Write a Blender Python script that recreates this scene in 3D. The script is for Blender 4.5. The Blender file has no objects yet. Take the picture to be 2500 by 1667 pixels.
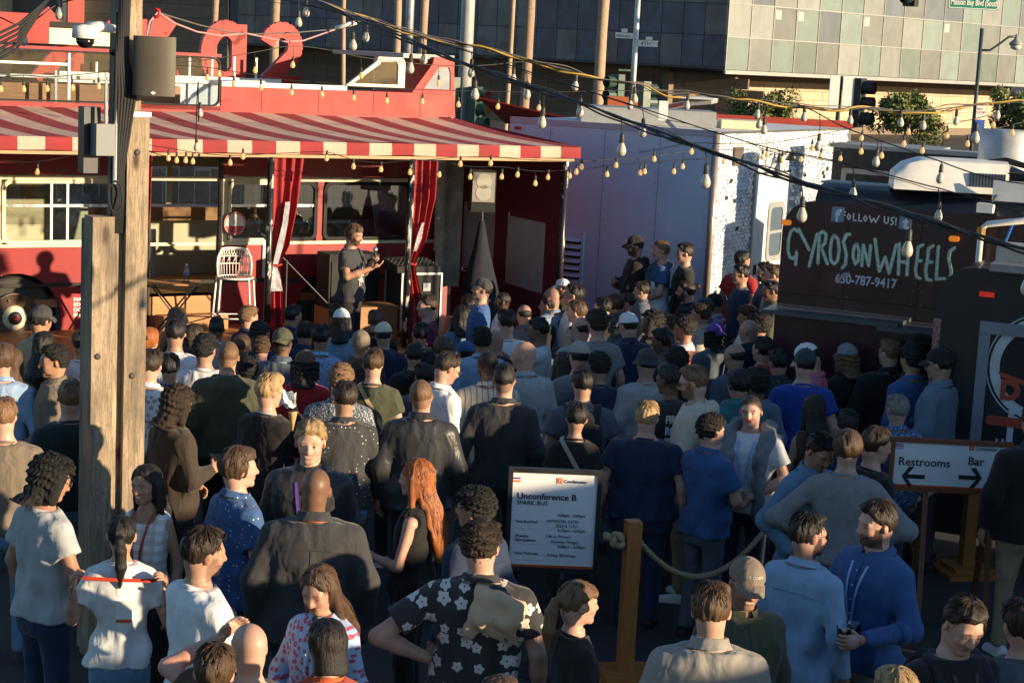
import bpy, math, random
import numpy as np
from mathutils import Vector, Matrix
random.seed(7); RNG = np.random.RandomState(11)
S = bpy.context.scene; COL = S.collection
rad = math.radians
# ---------------------------------------------------------------- camera
F, PW, PH, CH = 4390., 2500., 1667., 4.1
TH = math.atan((833.5-130)/F); RO = rad(2.86)
Fw = np.array([0, math.cos(TH), -math.sin(TH)]); R0 = np.array([1., 0, 0]); U0 = np.array([0, math.sin(TH), math.cos(TH)])
CXv = math.cos(RO)*R0+math.sin(RO)*U0; CYv = -math.sin(RO)*R0+math.cos(RO)*U0; CP = np.array([0, 0, CH])
cam = bpy.data.cameras.new('camera'); camo = bpy.data.objects.new('camera', cam); COL.objects.link(camo)
m = Matrix.Identity(4)
for i in range(3):
    m[i][0] = CXv[i]; m[i][1] = CYv[i]; m[i][2] = -Fw[i]; m[i][3] = CP[i]
camo.matrix_world = m
cam.sensor_width = 36; cam.lens = F/PW*36; cam.clip_start = .1; cam.clip_end = 1500
S.camera = camo
# ---------------------------------------------------------------- sky, sun, exposure
SUN_AZ, SUN_EL = 64., 9.3   # degrees to the right of straight behind the camera / above the horizon
sa, se = rad(SUN_AZ), rad(SUN_EL)
SUN = Vector((math.sin(sa)*math.cos(se), -math.cos(sa)*math.cos(se), math.sin(se)))
W = bpy.data.worlds.new('World'); S.world = W; W.use_nodes = True
wn = W.node_tree.nodes; wn.clear()
sky = wn.new('ShaderNodeTexSky'); sky.sky_type = 'NISHITA'; sky.sun_disc = False
sky.sun_elevation = se; sky.sun_rotation = math.atan2(SUN.x, SUN.y); sky.altitude = 10; sky.air_density = 1.0; sky.dust_density = .3; sky.ozone_density = 3.
bg = wn.new('ShaderNodeBackground'); bg.inputs[1].default_value = .105
wo = wn.new('ShaderNodeOutputWorld')
W.node_tree.links.new(sky.outputs[0], bg.inputs[0]); W.node_tree.links.new(bg.outputs[0], wo.inputs[0])
sl = bpy.data.lights.new('sun', 'SUN'); sl.energy = 5.0; sl.angle = rad(.55); sl.color = (1, .78, .50)
so = bpy.data.objects.new('sun', sl); COL.objects.link(so)
so.rotation_euler = (-SUN).to_track_quat('-Z', 'Y').to_euler()
S.view_settings.view_transform = 'Standard'; S.view_settings.look = 'None'
S.view_settings.exposure = 0.92; S.view_settings.gamma = 1; S.view_settings.use_curve_mapping = False
S.cycles.max_bounces = 6; S.cycles.diffuse_bounces = 3; S.cycles.glossy_bounces = 3; S.cycles.transmission_bounces = 4
S.cycles.transparent_max_bounces = 12; S.cycles.caustics_reflective = False; S.cycles.caustics_refractive = False
S.cycles.use_denoising = True
# ---------------------------------------------------------------- picking points of the place from the survey of the photograph
def ray(x, y): return Fw+(x-1250)/F*CXv-(y-833.5)/F*CYv
def pd(x, y, Z): return CP+ray(x, y)*Z
def pz(x, y, z):
    r = ray(x, y); return CP+r*((z-CH)/r[2])
class Fr:                                   # an upright frame: x along a wall, y into the wall, z up
    def __init__(s, P, deg):
        a = rad(deg); s.P = np.array([P[0], P[1], 0.]); s.deg = deg
        s.a = np.array([math.cos(a), math.sin(a), 0]); s.b = np.array([-math.sin(a), math.cos(a), 0])
    def __call__(s, x, y, w=0.):
        r = ray(x, y); t = (w-(CP-s.P)@s.b)/(r@s.b); p = CP+r*t-s.P
        return (float(p@s.a), float(p[2]))
    def wld(s, u, w, z): return s.P+s.a*u+s.b*w+np.array([0, 0, z])
# ---------------------------------------------------------------- materials
MATS = {}
def srgb(h):
    h = h.lstrip('#'); c = [int(h[i:i+2], 16)/255 for i in (0, 2, 4)]
    return tuple(x/12.92 if x <= .04045 else ((x+.055)/1.055)**2.4 for x in c)
def nodes(name):
    M = bpy.data.materials.new(name); M.use_nodes = True; t = M.node_tree; t.nodes.clear()
    o = t.nodes.new('ShaderNodeOutputMaterial'); b = t.nodes.new('ShaderNodeBsdfPrincipled')
    t.links.new(b.outputs[0], o.inputs[0]); MATS[name] = M
    return M, t, b
def N(t, kind, **kw):
    n = t.nodes.new(kind)
    for k, v in kw.items():
        if k in n.inputs.keys(): n.inputs[k].default_value = v
        else: setattr(n, k, v)
    return n
def mixc(t, a, b, fac, mode='MIX'):
    n = t.nodes.new('ShaderNodeMix'); n.data_type = 'RGBA'; n.blend_type = mode
    for i, v in ((6, a), (7, b), (0, fac)):
        if hasattr(v, 'default_value') or hasattr(v, 'is_linked'): t.links.new(v, n.inputs[i])
        elif i == 0: n.inputs[0].default_value = v
        else: n.inputs[i].default_value = (*v[:3], 1)
    return n.outputs[2]
def ramp(t, fac, stops):
    n = t.nodes.new('ShaderNodeValToRGB'); t.links.new(fac, n.inputs[0])
    e = n.color_ramp.elements
    while len(e) < len(stops): e.new(.5)
    for i, (p, c) in enumerate(stops): e[i].position = p; e[i].color = (*c[:3], 1) if hasattr(c, '__len__') else (c, c, c, 1)
    return n.outputs[0]
def coords(t, scale=(1, 1, 1), kind='Object'):
    tc = t.nodes.new('ShaderNodeTexCoord'); mp = t.nodes.new('ShaderNodeMapping'); mp.inputs['Scale'].default_value = scale
    t.links.new(tc.outputs[kind], mp.inputs[0]); return mp.outputs[0]
def bump(t, b, h, dist=.004, strength=.6):
    n = t.nodes.new('ShaderNodeBump'); n.inputs['Distance'].default_value = dist; n.inputs['Strength'].default_value = strength
    t.links.new(h, n.inputs['Height']); t.links.new(n.outputs[0], b.inputs['Normal'])
def mat(name, col, rough=.6, metal=0., var=.12, scale=6., bmp=0., spec=.5, coat=0., emit=None, es=0., dirt=0.):
    """plain surface with soft wear: noise-broken colour and roughness"""
    if name in MATS: return MATS[name]
    M, t, b = nodes(name)
    c = srgb(col) if isinstance(col, str) else col
    co = coords(t); nz = N(t, 'ShaderNodeTexNoise', Scale=scale, Detail=6., Roughness=.65); t.links.new(co, nz.inputs[0])
    lo = tuple(max(0, x*(1-var)) for x in c); hi = tuple(min(1, x*(1+var)) for x in c)
    r = ramp(t, nz.outputs[0], [(.3, lo), (.7, hi)])
    if dirt:
        n2 = N(t, 'ShaderNodeTexNoise', Scale=scale*.4, Detail=8., Roughness=.75); t.links.new(co, n2.inputs[0])
        f = ramp(t, n2.outputs[0], [(.5, 0.), (.72, dirt)])
        r = mixc(t, r, (.06, .05, .045), f)
    t.links.new(r, b.inputs['Base Color'])
    rr = N(t, 'ShaderNodeMapRange'); rr.inputs[1].default_value = .3; rr.inputs[2].default_value = .7
    rr.inputs[3].default_value = max(.03, rough-.08); rr.inputs[4].default_value = min(1, rough+.08)
    t.links.new(nz.outputs[0], rr.inputs[0]); t.links.new(rr.outputs[0], b.inputs['Roughness'])
    b.inputs['Metallic'].default_value = metal; b.inputs['Specular IOR Level'].default_value = spec
    b.inputs['Coat Weight'].default_value = coat; b.inputs['Coat Roughness'].default_value = .08
    if emit: b.inputs['Emission Color'].default_value = (*emit, 1); b.inputs['Emission Strength'].default_value = es
    if bmp:
        n3 = N(t, 'ShaderNodeTexNoise', Scale=scale*14, Detail=4.); t.links.new(co, n3.inputs[0]); bump(t, b, n3.outputs[0], bmp)
    return M
def glassmat(name, tint=(.9, .95, .97), refl=.12, rough=.02, dark=0., ior=1.5):
    if name in MATS: return MATS[name]
    M, t, b = nodes(name); t.nodes.remove(b)
    o = [n for n in t.nodes if n.type == 'OUTPUT_MATERIAL'][0]
    tr = N(t, 'ShaderNodeBsdfTransparent'); tr.inputs[0].default_value = (*[x*(1-dark) for x in tint], 1)
    gl = N(t, 'ShaderNodeBsdfGlossy'); gl.inputs['Roughness'].default_value = rough
    lw = N(t, 'ShaderNodeFresnel'); lw.inputs[0].default_value = ior
    ad = N(t, 'ShaderNodeMath', operation='ADD'); ad.inputs[1].default_value = refl
    t.links.new(lw.outputs[0], ad.inputs[0])
    mx = N(t, 'ShaderNodeMixShader'); t.links.new(ad.outputs[0], mx.inputs[0]); t.links.new(tr.outputs[0], mx.inputs[1]); t.links.new(gl.outputs[0], mx.inputs[2])
    t.links.new(mx.outputs[0], o.inputs[0]); return M
def woodmat(name, c1, c2, sc=(14, 14, 1.2), rough=.75, dark=.55, bmp=.004):
    if name in MATS: return MATS[name]
    M, t, b = nodes(name)
    co = coords(t, sc)
    n1 = N(t, 'ShaderNodeTexNoise', Scale=3., Detail=8., Roughness=.7, Distortion=.6); t.links.new(co, n1.inputs[0])
    n2 = N(t, 'ShaderNodeTexNoise', Scale=.9, Detail=3.); t.links.new(co, n2.inputs[0])
    n3 = N(t, 'ShaderNodeTexNoise', Scale=14., Detail=5., Roughness=.8); t.links.new(co, n3.inputs[0])
    c = ramp(t, n1.outputs[0], [(.3, c1), (.68, c2)])
    c = mixc(t, c, tuple(x*dark for x in c1), ramp(t, n3.outputs[0], [(.52, 0.), (.64, .8)]))
    c = mixc(t, c, tuple(x*.6 for x in c2), ramp(t, n2.outputs[0], [(.45, 0.), (.7, .5)]))
    oi = N(t, 'ShaderNodeObjectInfo'); hv = N(t, 'ShaderNodeHueSaturation'); mr = N(t, 'ShaderNodeMapRange')
    mr.inputs[3].default_value = .82; mr.inputs[4].default_value = 1.15; t.links.new(oi.outputs['Random'], mr.inputs[0]); t.links.new(mr.outputs[0], hv.inputs['Value']); t.links.new(c, hv.inputs['Color'])
    t.links.new(hv.outputs[0], b.inputs['Base Color']); b.inputs['Roughness'].default_value = rough
    bump(t, b, n1.outputs[0], bmp); return M
# ---------------------------------------------------------------- mesh builder
class MB:
    def __init__(s): s.v = []; s.f = []; s.m = []; s.cur = 0
    def add(s, vs, fs, m=None):
        k = len(s.v); s.v += [tuple(map(float, v)) for v in vs]; s.f += [tuple(i+k for i in f) for f in fs]; s.m += [s.cur if m is None else m]*len(fs); return s
    def box(s, c, d, rot=None, m=None):
        x, y, z = [q/2 for q in d]
        vs = [Vector((i*x, j*y, k*z)) for i in (-1, 1) for j in (-1, 1) for k in (-1, 1)]
        if rot is not None: vs = [rot @ v for v in vs]
        vs = [v+Vector(c) for v in vs]
        return s.add(vs, [(0, 1, 3, 2), (4, 6, 7, 5), (0, 4, 5, 1), (2, 3, 7, 6), (0, 2, 6, 4), (1, 5, 7, 3)], m)
    def b2(s, x0, x1, y0, y1, z0, z1, m=None): return s.box(((x0+x1)/2, (y0+y1)/2, (z0+z1)/2), (abs(x1-x0), abs(y1-y0), abs(z1-z0)), None, m)
    def bar(s, a, b, w, h, m=None):
        a, b = Vector(a), Vector(b); d = b-a
        q = d.to_track_quat('X', 'Z').to_matrix(); return s.box((a+b)/2, (d.length, w, h), q, m)
    def tube(s, pts, r, n=8, cap=True, m=None, closed=False):
        pts = [Vector(p) for p in pts]; L = len(pts); rs = r if hasattr(r, '__len__') else [r]*L
        vs = []; up = None
        for i, p in enumerate(pts):
            if closed: d = pts[(i+1) % L]-pts[i-1]
            else: d = pts[min(i+1, L-1)]-pts[max(i-1, 0)]
            d.normalize()
            if up is None: up = Vector((0, 0, 1)) if abs(d.z) < .9 else Vector((0, 1, 0))
            sx = d.cross(up)
            if sx.length < 1e-4: sx = d.cross(Vector((1, 0, 0)))
            sx.normalize(); up = sx.cross(d)
            for k in range(n):
                a = 2*math.pi*k/n; vs.append(p+(sx*math.cos(a)+up*math.sin(a))*rs[i])
        fs = []
        for i in range(L if closed else L-1):
            j = (i+1) % L
            for k in range(n): fs.append((i*n+k, i*n+(k+1) % n, j*n+(k+1) % n, j*n+k))
        if cap and not closed: fs += [tuple(range(n))[::-1], tuple((L-1)*n+k for k in range(n))]
        return s.add(vs, fs, m)
    def lathe(s, prof, o=(0, 0, 0), n=16, axis='Z', m=None):
        vs = []
        for r, z in prof:
            for k in range(n):
                a = 2*math.pi*k/n; x, y = r*math.cos(a), r*math.sin(a)
                p = (x, y, z) if axis == 'Z' else ((x, z, y) if axis == 'Y' else (z, x, y)); vs.append((p[0]+o[0], p[1]+o[1], p[2]+o[2]))
        fs = [(i*n+k, i*n+(k+1) % n, (i+1)*n+(k+1) % n, (i+1)*n+k) for i in range(len(prof)-1) for k in range(n)]
        fs += [tuple(range(n))[::-1], tuple((len(prof)-1)*n+k for k in range(n))]
        return s.add(vs, fs, m)
    def prism(s, poly, fn, d0, d1, m=None):     # poly of (u,z), fn(u,w,z)->xyz
        n = len(poly); vs = [fn(u, d0, z) for u, z in poly]+[fn(u, d1, z) for u, z in poly]
        return s.add(vs, [tuple(range(n)), tuple(range(2*n-1, n-1, -1))]+[(i, i+n, (i+1) % n+n, (i+1) % n) for i in range(n)], m)
    def ring(s, outer, inner, fn, d0, d1, m=None):
        n = len(outer); vs = [fn(u, d0, z) for u, z in outer]+[fn(u, d0, z) for u, z in inner]+[fn(u, d1, z) for u, z in outer]+[fn(u, d1, z) for u, z in inner]
        fs = []
        for i in range(n):
            j = (i+1) % n; fs += [(i, j, n+j, n+i), (2*n+i, 3*n+i, 3*n+j, 2*n+j), (i, 2*n+i, 2*n+j, j), (n+i, n+j, 3*n+j, 3*n+i)]
        return s.add(vs, fs, m)
    def grid(s, P, m=None, thick=0):           # P[i][j] points
        a, b = len(P), len(P[0]); vs = [p for r in P for p in r]
        return s.add(vs, [(i*b+j, i*b+j+1, (i+1)*b+j+1, (i+1)*b+j) for i in range(a-1) for j in range(b-1)], m)
    def build(s, name, mats, parent=None, smooth=False, fix=True):
        me = bpy.data.meshes.new(name); me.from_pydata(s.v, [], s.f)
        mats = mats if isinstance(mats, (list, tuple)) else [mats]
        for mm in mats: me.materials.append(mm)
        if len(mats) > 1: me.polygons.foreach_set('material_index', s.m)
        if smooth: me.polygons.foreach_set('use_smooth', [True]*len(me.polygons))
        if fix:
            import bmesh
            bm = bmesh.new(); bm.from_mesh(me); bmesh.ops.recalc_face_normals(bm, faces=bm.faces); bm.to_mesh(me); bm.free()
        if smooth == 'auto':
            me.set_sharp_from_angle(angle=rad(40))
        return link(name, me, parent)
def link(name, me, parent=None):
    o = bpy.data.objects.new(name, me); COL.objects.link(o)
    if parent is not None: o.parent = parent
    return o
def tag(o, label=None, cat=None, group=None, kind=None):
    for k, v in (('label', label), ('category', cat), ('group', group), ('kind', kind)):
        if v: o[k] = v
    return o
def thing(name, label, cat, loc=(0, 0, 0), rz=0., group=None):
    o = bpy.data.objects.new(name, None); COL.objects.link(o); o.location = loc; o.rotation_euler = (0, 0, rz); o.empty_display_size = .2
    return tag(o, label, cat, group)
def frthing(fr, name, label, cat, group=None): return thing(name, label, cat, fr.P, rad(fr.deg), group)
def rrect(u0, u1, z0, z1, r, n=4):
    out = []
    for cx, cz, a0 in ((u1-r, z1-r, 0), (u0+r, z1-r, 90), (u0+r, z0+r, 180), (u1-r, z0+r, 270)):
        for k in range(n+1):
            a = rad(a0+90*k/n); out.append((cx+r*math.cos(a), cz+r*math.sin(a)))
    return out
idf = lambda u, w, z: (u, w, z)
def text(txt, size, x, z, w=-.004, mat=None, parent=None, name='lettering', align='LEFT', shear=0., ex=.001, sx=1., bold=0.):
    cu = bpy.data.curves.new(name, 'FONT'); cu.body = txt; cu.size = size; cu.align_x = align; cu.extrude = ex; cu.shear = shear; cu.offset = bold
    cu.resolution_u = 3
    o = bpy.data.objects.new(name, cu); COL.objects.link(o)
    dg = bpy.context.evaluated_depsgraph_get(); me = bpy.data.meshes.new_from_object(o.evaluated_get(dg))
    bpy.data.objects.remove(o)
    me.transform(Matrix(((sx, 0, 0, x), (0, 0, 1, w), (0, 1, 0, z), (0, 0, 0, 1))))
    me.materials.clear(); me.materials.append(mat)
    return link(name, me, parent)
def strokes(paths, width, w, mat, parent, name, dz=.002):   # painted strokes: flat ribbons in a wall plane, rounded by dense joints
    b = MB()
    for k, P in enumerate(paths):
        for i in range(len(P)-1):
            a, c = np.array(P[i]), np.array(P[i+1]); d = c-a; L = np.hypot(*d)
            if L < 1e-6: continue
            nrm = np.array([-d[1], d[0]])/L*width/2
            b.prism([tuple(a+nrm), tuple(a-nrm), tuple(c-nrm), tuple(c+nrm)], idf, w-dz-1e-4*(i % 2)-2e-4*(k % 3), w)
        for q in P:
            b.prism([(q[0]+width/2*math.cos(t), q[1]+width/2*math.sin(t)) for t in np.linspace(0, 2*math.pi, 9)[:-1]], idf, w-dz-6e-4, w)
    return tag(b.build(name, mat, parent), kind='stuff')
# ================================================================ materials of the setting
red = mat('red_paint', (.40, .024, .020), .5, var=.2, scale=2.2, coat=.06, dirt=.22, spec=.3)
red2 = mat('red_panel', (.30, .020, .024), .5, var=.2, scale=3., coat=.08, dirt=.3, spec=.35)
maroon = mat('maroon_cloth', (.13, .008, .012), .85, var=.2, scale=5.)
cream = mat('cream_paint', (.72, .66, .46), .5, var=.1, dirt=.12)
white = mat('white_paint', (.78, .77, .72), .5, var=.06, dirt=.1)
black = mat('black_metal', (.02, .02, .022), .45, var=.3)
blackm = mat('black_matte', (.015, .015, .017), .8, var=.3)
steel = mat('steel', (.55, .56, .58), .3, metal=.9, var=.15)
galv = mat('galvanised', (.42, .43, .44), .45, metal=.6, var=.2)
greyp = mat('grey_paint', (.30, .31, .31), .55, var=.12)
rubber = mat('tyre_rubber', (.045, .043, .038), .8, var=.25, scale=10, bmp=.003)
darkin = mat('dark_interior', (.03, .026, .022), .8, var=.3)
deckw = woodmat('deck_wood', (.36, .15, .045), (.55, .26, .09), (1.2, 14, 14), .55)
postw = woodmat('weathered_timber', (.15, .11, .072), (.50, .385, .265), (13, 13, 1.3), .88, dark=.25, bmp=.016)
_t = postw.node_tree; _b = [n for n in _t.nodes if n.type == 'BSDF_PRINCIPLED'][0]; _src = _b.inputs['Base Color'].links[0].from_socket
_v = N(_t, 'ShaderNodeTexVoronoi', Scale=1.); _t.links.new(coords(_t, (7., 7., 2.6)), _v.inputs['Vector']); _n = N(_t, 'ShaderNodeTexNoise', Scale=1.3, Detail=4.); _t.links.new(coords(_t, (3, 3, 1)), _n.inputs[0])
_c = mixc(_t, _src, (.06, .04, .025), ramp(_t, _v.outputs['Distance'], [(.10, 1.), (.24, 0.)])); _c = mixc(_t, _c, (.10, .08, .06), ramp(_t, _n.outputs[0], [(.46, 0.), (.66, .75)])); _t.links.new(_c, _b.inputs['Base Color'])
postd = woodmat('weathered_timber_shade', (.36, .27, .17), (.60, .48, .33), (11, 11, .9), .85, dark=.45, bmp=.006)
counterw = woodmat('counter_wood', (.34, .15, .05), (.50, .25, .10), (1.2, 10, 10), .55)
orangew = woodmat('stained_post_wood', (.34, .13, .03), (.50, .21, .05), (16, 16, 1.), .45)
glass = glassmat('window_glass', (.86, .9, .9), .10)
vinyl = glassmat('clear_vinyl', (.8, .8, .8), .22, .18)
blueglass = mat('tinted_pane', (.10, .14, .19), .15, var=.1)
# asphalt
M, t, b = nodes('asphalt'); co = coords(t)
n1 = N(t, 'ShaderNodeTexNoise', Scale=60., Detail=8., Roughness=.8); n2 = N(t, 'ShaderNodeTexNoise', Scale=.7, Detail=5.)
t.links.new(co, n1.inputs[0]); t.links.new(co, n2.inputs[0])
c = ramp(t, n1.outputs[0], [(.3, (.022, .022, .024)), (.7, (.07, .068, .066))]); c = mixc(t, c, (.03, .03, .032), ramp(t, n2.outputs[0], [(.4, 0.), (.6, .7)]))
t.links.new(c, b.inputs['Base Color']); b.inputs['Roughness'].default_value = .85; bump(t, b, n1.outputs[0], .01); asphalt = M
# ================================================================ ground
g = MB(); g.grid([[(-700, -60, 0), (700, -60, 0)], [(-700, 1200, 0), (700, 1200, 0)]]); tag(g.build('ground', asphalt), kind='structure')
# ================================================================ red double decker bus
B = Fr((-6.0715, 21.6702), 31)
bus = frthing(B, 'double_decker_bus', 'red open top double decker bus with cream window bands behind the stage', 'bus')
U0b, U1b, DEP = -3.2, 5.75, 2.4
def arch(uc, zc, r, n=12): return [(uc+r*math.cos(a), zc+r*math.sin(a)) for a in np.linspace(math.pi, 0, n)]
def shell(poly, w0, w1, name, mt, par=None):
    return MB().prism(poly, idf, w0, w1).build(name, mt, par or bus)
for (u0, u1, ac, nm) in ((U0b, 1.66, [(0., .6, .56)], 1), (2.63, U1b, [(4.27, .56, .56)], 2)):
    P = [(u0, .42)]
    for (uc, zc, r) in ac:
        P += [(uc-r, .42)]+arch(uc, zc, r)+[(uc+r, .42)]
    P += [(u1, .42), (u1, 1.47), (u0, 1.47)]
    shell(P, 0, .04, 'lower_panel', red2)
    shell([(u0, 2.36), (u1, 2.36), (u1, 2.62), (u0, 2.62)], 0, .04, 'upper_band', red2)
shell([(U0b, 2.622), (U1b, 2.622), (U1b, 3.19), (U0b, 3.19)], -.004, .04, 'deck_band', red2)
MB().b2(U0b, U1b, -.012, 0, .985, 1.03).build('rub_rail', darkin, bus)
MB().b2(U0b, U1b, -.018, 0, 1.475, 1.515).build('waist_rail', cream, bus)
MB().b2(U0b, U1b, -.018, 0, 2.30, 2.35).build('cant_rail', cream, bus)
wins = [(-2.9, -.30), (-.17, 1.45), (2.72, 3.38), (3.46, 3.98), (4.07, 5.37)]
edges = [(U0b, -2.9), (-.30, -.17), (1.45, 1.66), (2.63, 2.72), (3.38, 3.46), (3.98, 4.07), (5.37, U1b)]
for a, c in edges: MB().b2(a, c, 0, .04, 1.515, 2.30).build('window_pillar', cream if a < 3.9 else red2, bus)
for k, (a, c) in enumerate(wins):
    w = MB().ring(rrect(a, c, 1.517, 2.298, .1), rrect(a+.045, c-.045, 1.56, 2.255, .08), idf, -.022, .03).build('window', cream if k < 3 else blackm, bus)
    MB().b2(a+.04, c-.04, .008, .014, 1.555, 2.26).build('pane', glass, w)
    if k < 4:
        MB().b2(a+.045, c-.045, -.008, .006, 1.965, 2.0).build('glazing_bar', steel if k else white, w)
    if k == 1:
        for uu in (.42, .62): MB().b2(uu, uu+.03, -.006, .006, 1.56, 2.255).build('glazing_bar', white, w)
# far side, floors and ends
for (z0, z1) in ((.42, 1.5), (2.3, 3.19)): MB().b2(U0b, U1b, DEP-.05, DEP, z0, z1).build('far_side', cream, bus)
MB().b2(-1.9, 1.15, DEP-.05, DEP-.01, 1.502, 2.298).build('far_window_blind', mat('blind_olive', (.40, .37, .24), .7), bus)
for a in (-2.0, 1.2, 2.75, 4.2, 5.6): MB().b2(a, a+.08, DEP-.05, DEP, 1.5, 2.3).build('far_pillar', cream, bus)
MB().b2(U0b, U1b, .04, DEP-.05, .72, .82).build('lower_floor', counterw, bus)
MB().b2(U0b, U1b, .04, DEP-.05, 2.62, 2.72).build('ceiling', cream, bus)
MB().b2(U0b, U0b+.05, .04, DEP-.05, .82, 2.62).build('end_wall', cream, bus)
MB().b2(U1b-.05, U1b, .04, DEP-.05, .82, 2.62).build('end_wall', red2, bus)
# partitions and counters seen through the windows and the doorway
MB().b2(-2.4, 1.5, 1.5, 1.56, .82, 1.35).build('seat_back', mat('seat_cloth', (.10, .09, .07), .9), bus)
for u in (-1.9, -.6, .55): MB().b2(u, u+.5, .5, .62, .82, 1.95).build('partition', cream, bus)
MB().b2(1.5, 5.6, 1.65, 2.1, 1.62, 1.80).build('counter', counterw, bus)
MB().b2(1.5, 3.4, 2.1, 2.16, .82, 1.62).build('counter_front', cream, bus)
MB().b2(2.14, 2.2, 1.2, 1.26, .82, 1.55).build('newel', galv, bus)
for j in range(2): MB().b2(1.69, 2.6, -.25-.3*j+.28, .02-.3*j+.28, .45, .82-.0*j).build('door_step', deckw, bus) if j == 0 else MB().b2(1.69, 2.6, -.42, -.252, .45, .64).build('door_step', deckw, bus)
for u in (1.655, 2.61): MB().tube([(u, -.03, .46), (u, -.03, 2.6)], .035).build('door_post', black, bus)
# wheels
def wheel(u, z, r):
    wb = bus
    ty = MB().lathe([(.30, .02), (r-.05, .0), (r-.01, .03), (r, .08), (r, .26), (r-.03, .3), (.3, .3)], (u, .04, z), 40, 'Y').build('tyre', rubber, wb, True)
    rim = MB().lathe([(.31, .0), (.30, -.015), (.27, .02), (.24, .03), (.2, .07), (.155, .07)], (u, .03, z), 32, 'Y').build('rim', mat('rim_paint', (.13, .09, .075), .6, var=.3, dirt=.3), wb, True)
    MB().lathe([(.155, .06), (.15, -.01), (.11, -.03), (.085, -.03)], (u, .03, z), 28, 'Y').build('hub', cream, rim, True)
    MB().lathe([(.085, -.02), (.08, -.05), (.05, -.06), (.02, -.07)], (u, .03, z), 24, 'Y').build('hub_cap', black, rim, True)
    MB().lathe([(.04, -.06), (.03, -.085), (.01, -.09)], (u, .03, z), 16, 'Y').build('hub_badge', red, rim, True)
    nb = MB()
    for k in range(10):
        a = 2*math.pi*k/10; nb.lathe([(.02, .03), (.02, -.02), (.012, -.025)], (u+.225*math.cos(a), .03, z+.225*math.sin(a)), 6, 'Y')
    tag(nb.build('wheel_nuts', mat('rust_nut', (.16, .09, .06), .7), rim), kind='stuff')
wheel(0, .607, .5); wheel(4.27, .56, .5)
for uc, zc in ((0, .607), (4.27, .56)): MB().b2(uc-.6, uc+.6, .35, .42, .1, 1.2).build('wheel_well', darkin, bus)
# painted name lines on the lower panel
wt = mat('white_print', (.8, .78, .74), .6, var=.05)
for k, (s, z) in enumerate((('MAC TOUR', .80), ('EDINBURGH', .735), ('DOCKSTA', .67), ('EH22 OP', .605))): text(s, .062, .72, z, -.004, wt, bus, 'lettering', sx=1.15, bold=.002)
# upper deck
MB().b2(1.55, 2.6, 0, .04, 3.19, 3.25).build('deck_sill', red, bus)
shell([(2.6, 3.19), (6.0, 3.19), (5.97, 3.5), (2.6, 3.5)], 0, .05, 'upper_panel', red)
MB().b2(U0b, 2.6, 0, .05, 3.19, 3.235).build('upper_sill', red2, bus)
MB().b2(2.6, 4.35, -.012, .06, 3.5, 3.56).build('white_rail', white, bus)
for (a, c, nm) in ((-1.6, 1.42, 0), (1.5, 2.585, 1)):
    w = MB().ring(rrect(a, c, 3.24, 3.86, .1), rrect(a+.022, c-.022, 3.262, 3.838, .08), idf, -.015, .03).build('window', blackm, bus)
    MB().b2(a+.03, c-.03, .005, .01, 3.265, 3.835).build('pane', glassmat('pale_glass', (.80, .84, .88), .03, .05, 0., 1.25), w)
MB().b2(.62, .65, -.012, .02, 3.27, 3.83).build('glazing_bar', white, bus)
MB().b2(-.2, .62, -.008, .02, 3.68, 3.71).build('glazing_bar', white, bus)
MB().b2(U0b, 2.585, -.02, .05, 3.862, 3.90).build('upper_rail', red2, bus)
for k in range(14):
    u = 1.7+.33*k
    if u < 4.3: MB().b2(u, u+.03, DEP-.1, DEP-.07, 2.75, 3.85 if u > 2.5 else 3.7).build('rail_post', white, bus)
MB().b2(1.2, 4.4, DEP-.12, DEP-.06, 3.46, 3.56).build('far_rail', white, bus)
MB().b2(1.2, 5.9, DEP-.06, DEP, 2.75, 3.45).build('far_panel', white, bus)
MB().b2(-.1, 2.5, 1.2, 1.5, 3.16, 3.44).build('bench', counterw, bus)
for u in (.7, 1.35): MB().b2(u, u+.03, .8, .83, 2.75, 3.6).build('rail_post', white, bus)
MB().b2(-.2, 2.4, .8, .83, 3.5, 3.54).build('hand_rail', white, bus)
# covered rear roof at the left
MB().b2(U0b, .42, .1, DEP, 3.93, 4.28).build('rear_roof', red, bus)
MB().b2(.422, 1.5, .3, DEP, 3.93, 4.13).build('roof_liner', cream, bus)
MB().b2(.45, 1.62, .25, DEP+.1, 4.132, 4.2).build('roof_edge', blackm, bus)
# front cab of the upper deck
o = [(4.33, 3.562), (4.78, 3.9), (4.80, 3.96), (5.16, 3.96), (5.2, 3.9), (5.2, 3.562)]
i_ = [(4.44, 3.60), (4.82, 3.86), (4.84, 3.90), (5.07, 3.90), (5.1, 3.86), (5.1, 3.60)]
cw = MB().ring(o, i_, idf, -.01, .05).build('cab_window', cream, bus)
MB().prism(i_, idf, .015, .02).build('pane', MATS['pale_glass'], cw)
MB().b2(5.2, 5.58, .9, .95, 3.5, 3.98).build('cab_bulkhead', greyp, bus)
MB().b2(5.2, 5.98, .06, DEP-.1, 3.96, 4.02).build('cab_roof', greyp, bus)
o = [(5.32, 3.502), (5.62, 3.9), (5.64, 3.99), (5.93, 3.99), (5.95, 3.9), (5.97, 3.502)]
i_ = [(5.50, 3.56), (5.68, 3.80), (5.71, 3.86), (5.87, 3.86), (5.9, 3.80), (5.91, 3.56)]
cw = MB().ring(o, i_, idf, 0, .05).build('front_quarter', red, bus)
MB().prism(i_, idf, .015, .02).build('pane', mat('grey_pane', (.22, .25, .3), .15, var=.05), cw)
MB().b2(5.9, 5.98, .05, DEP-.05, 3.19, 3.96).build('front_face', red, bus)
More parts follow.
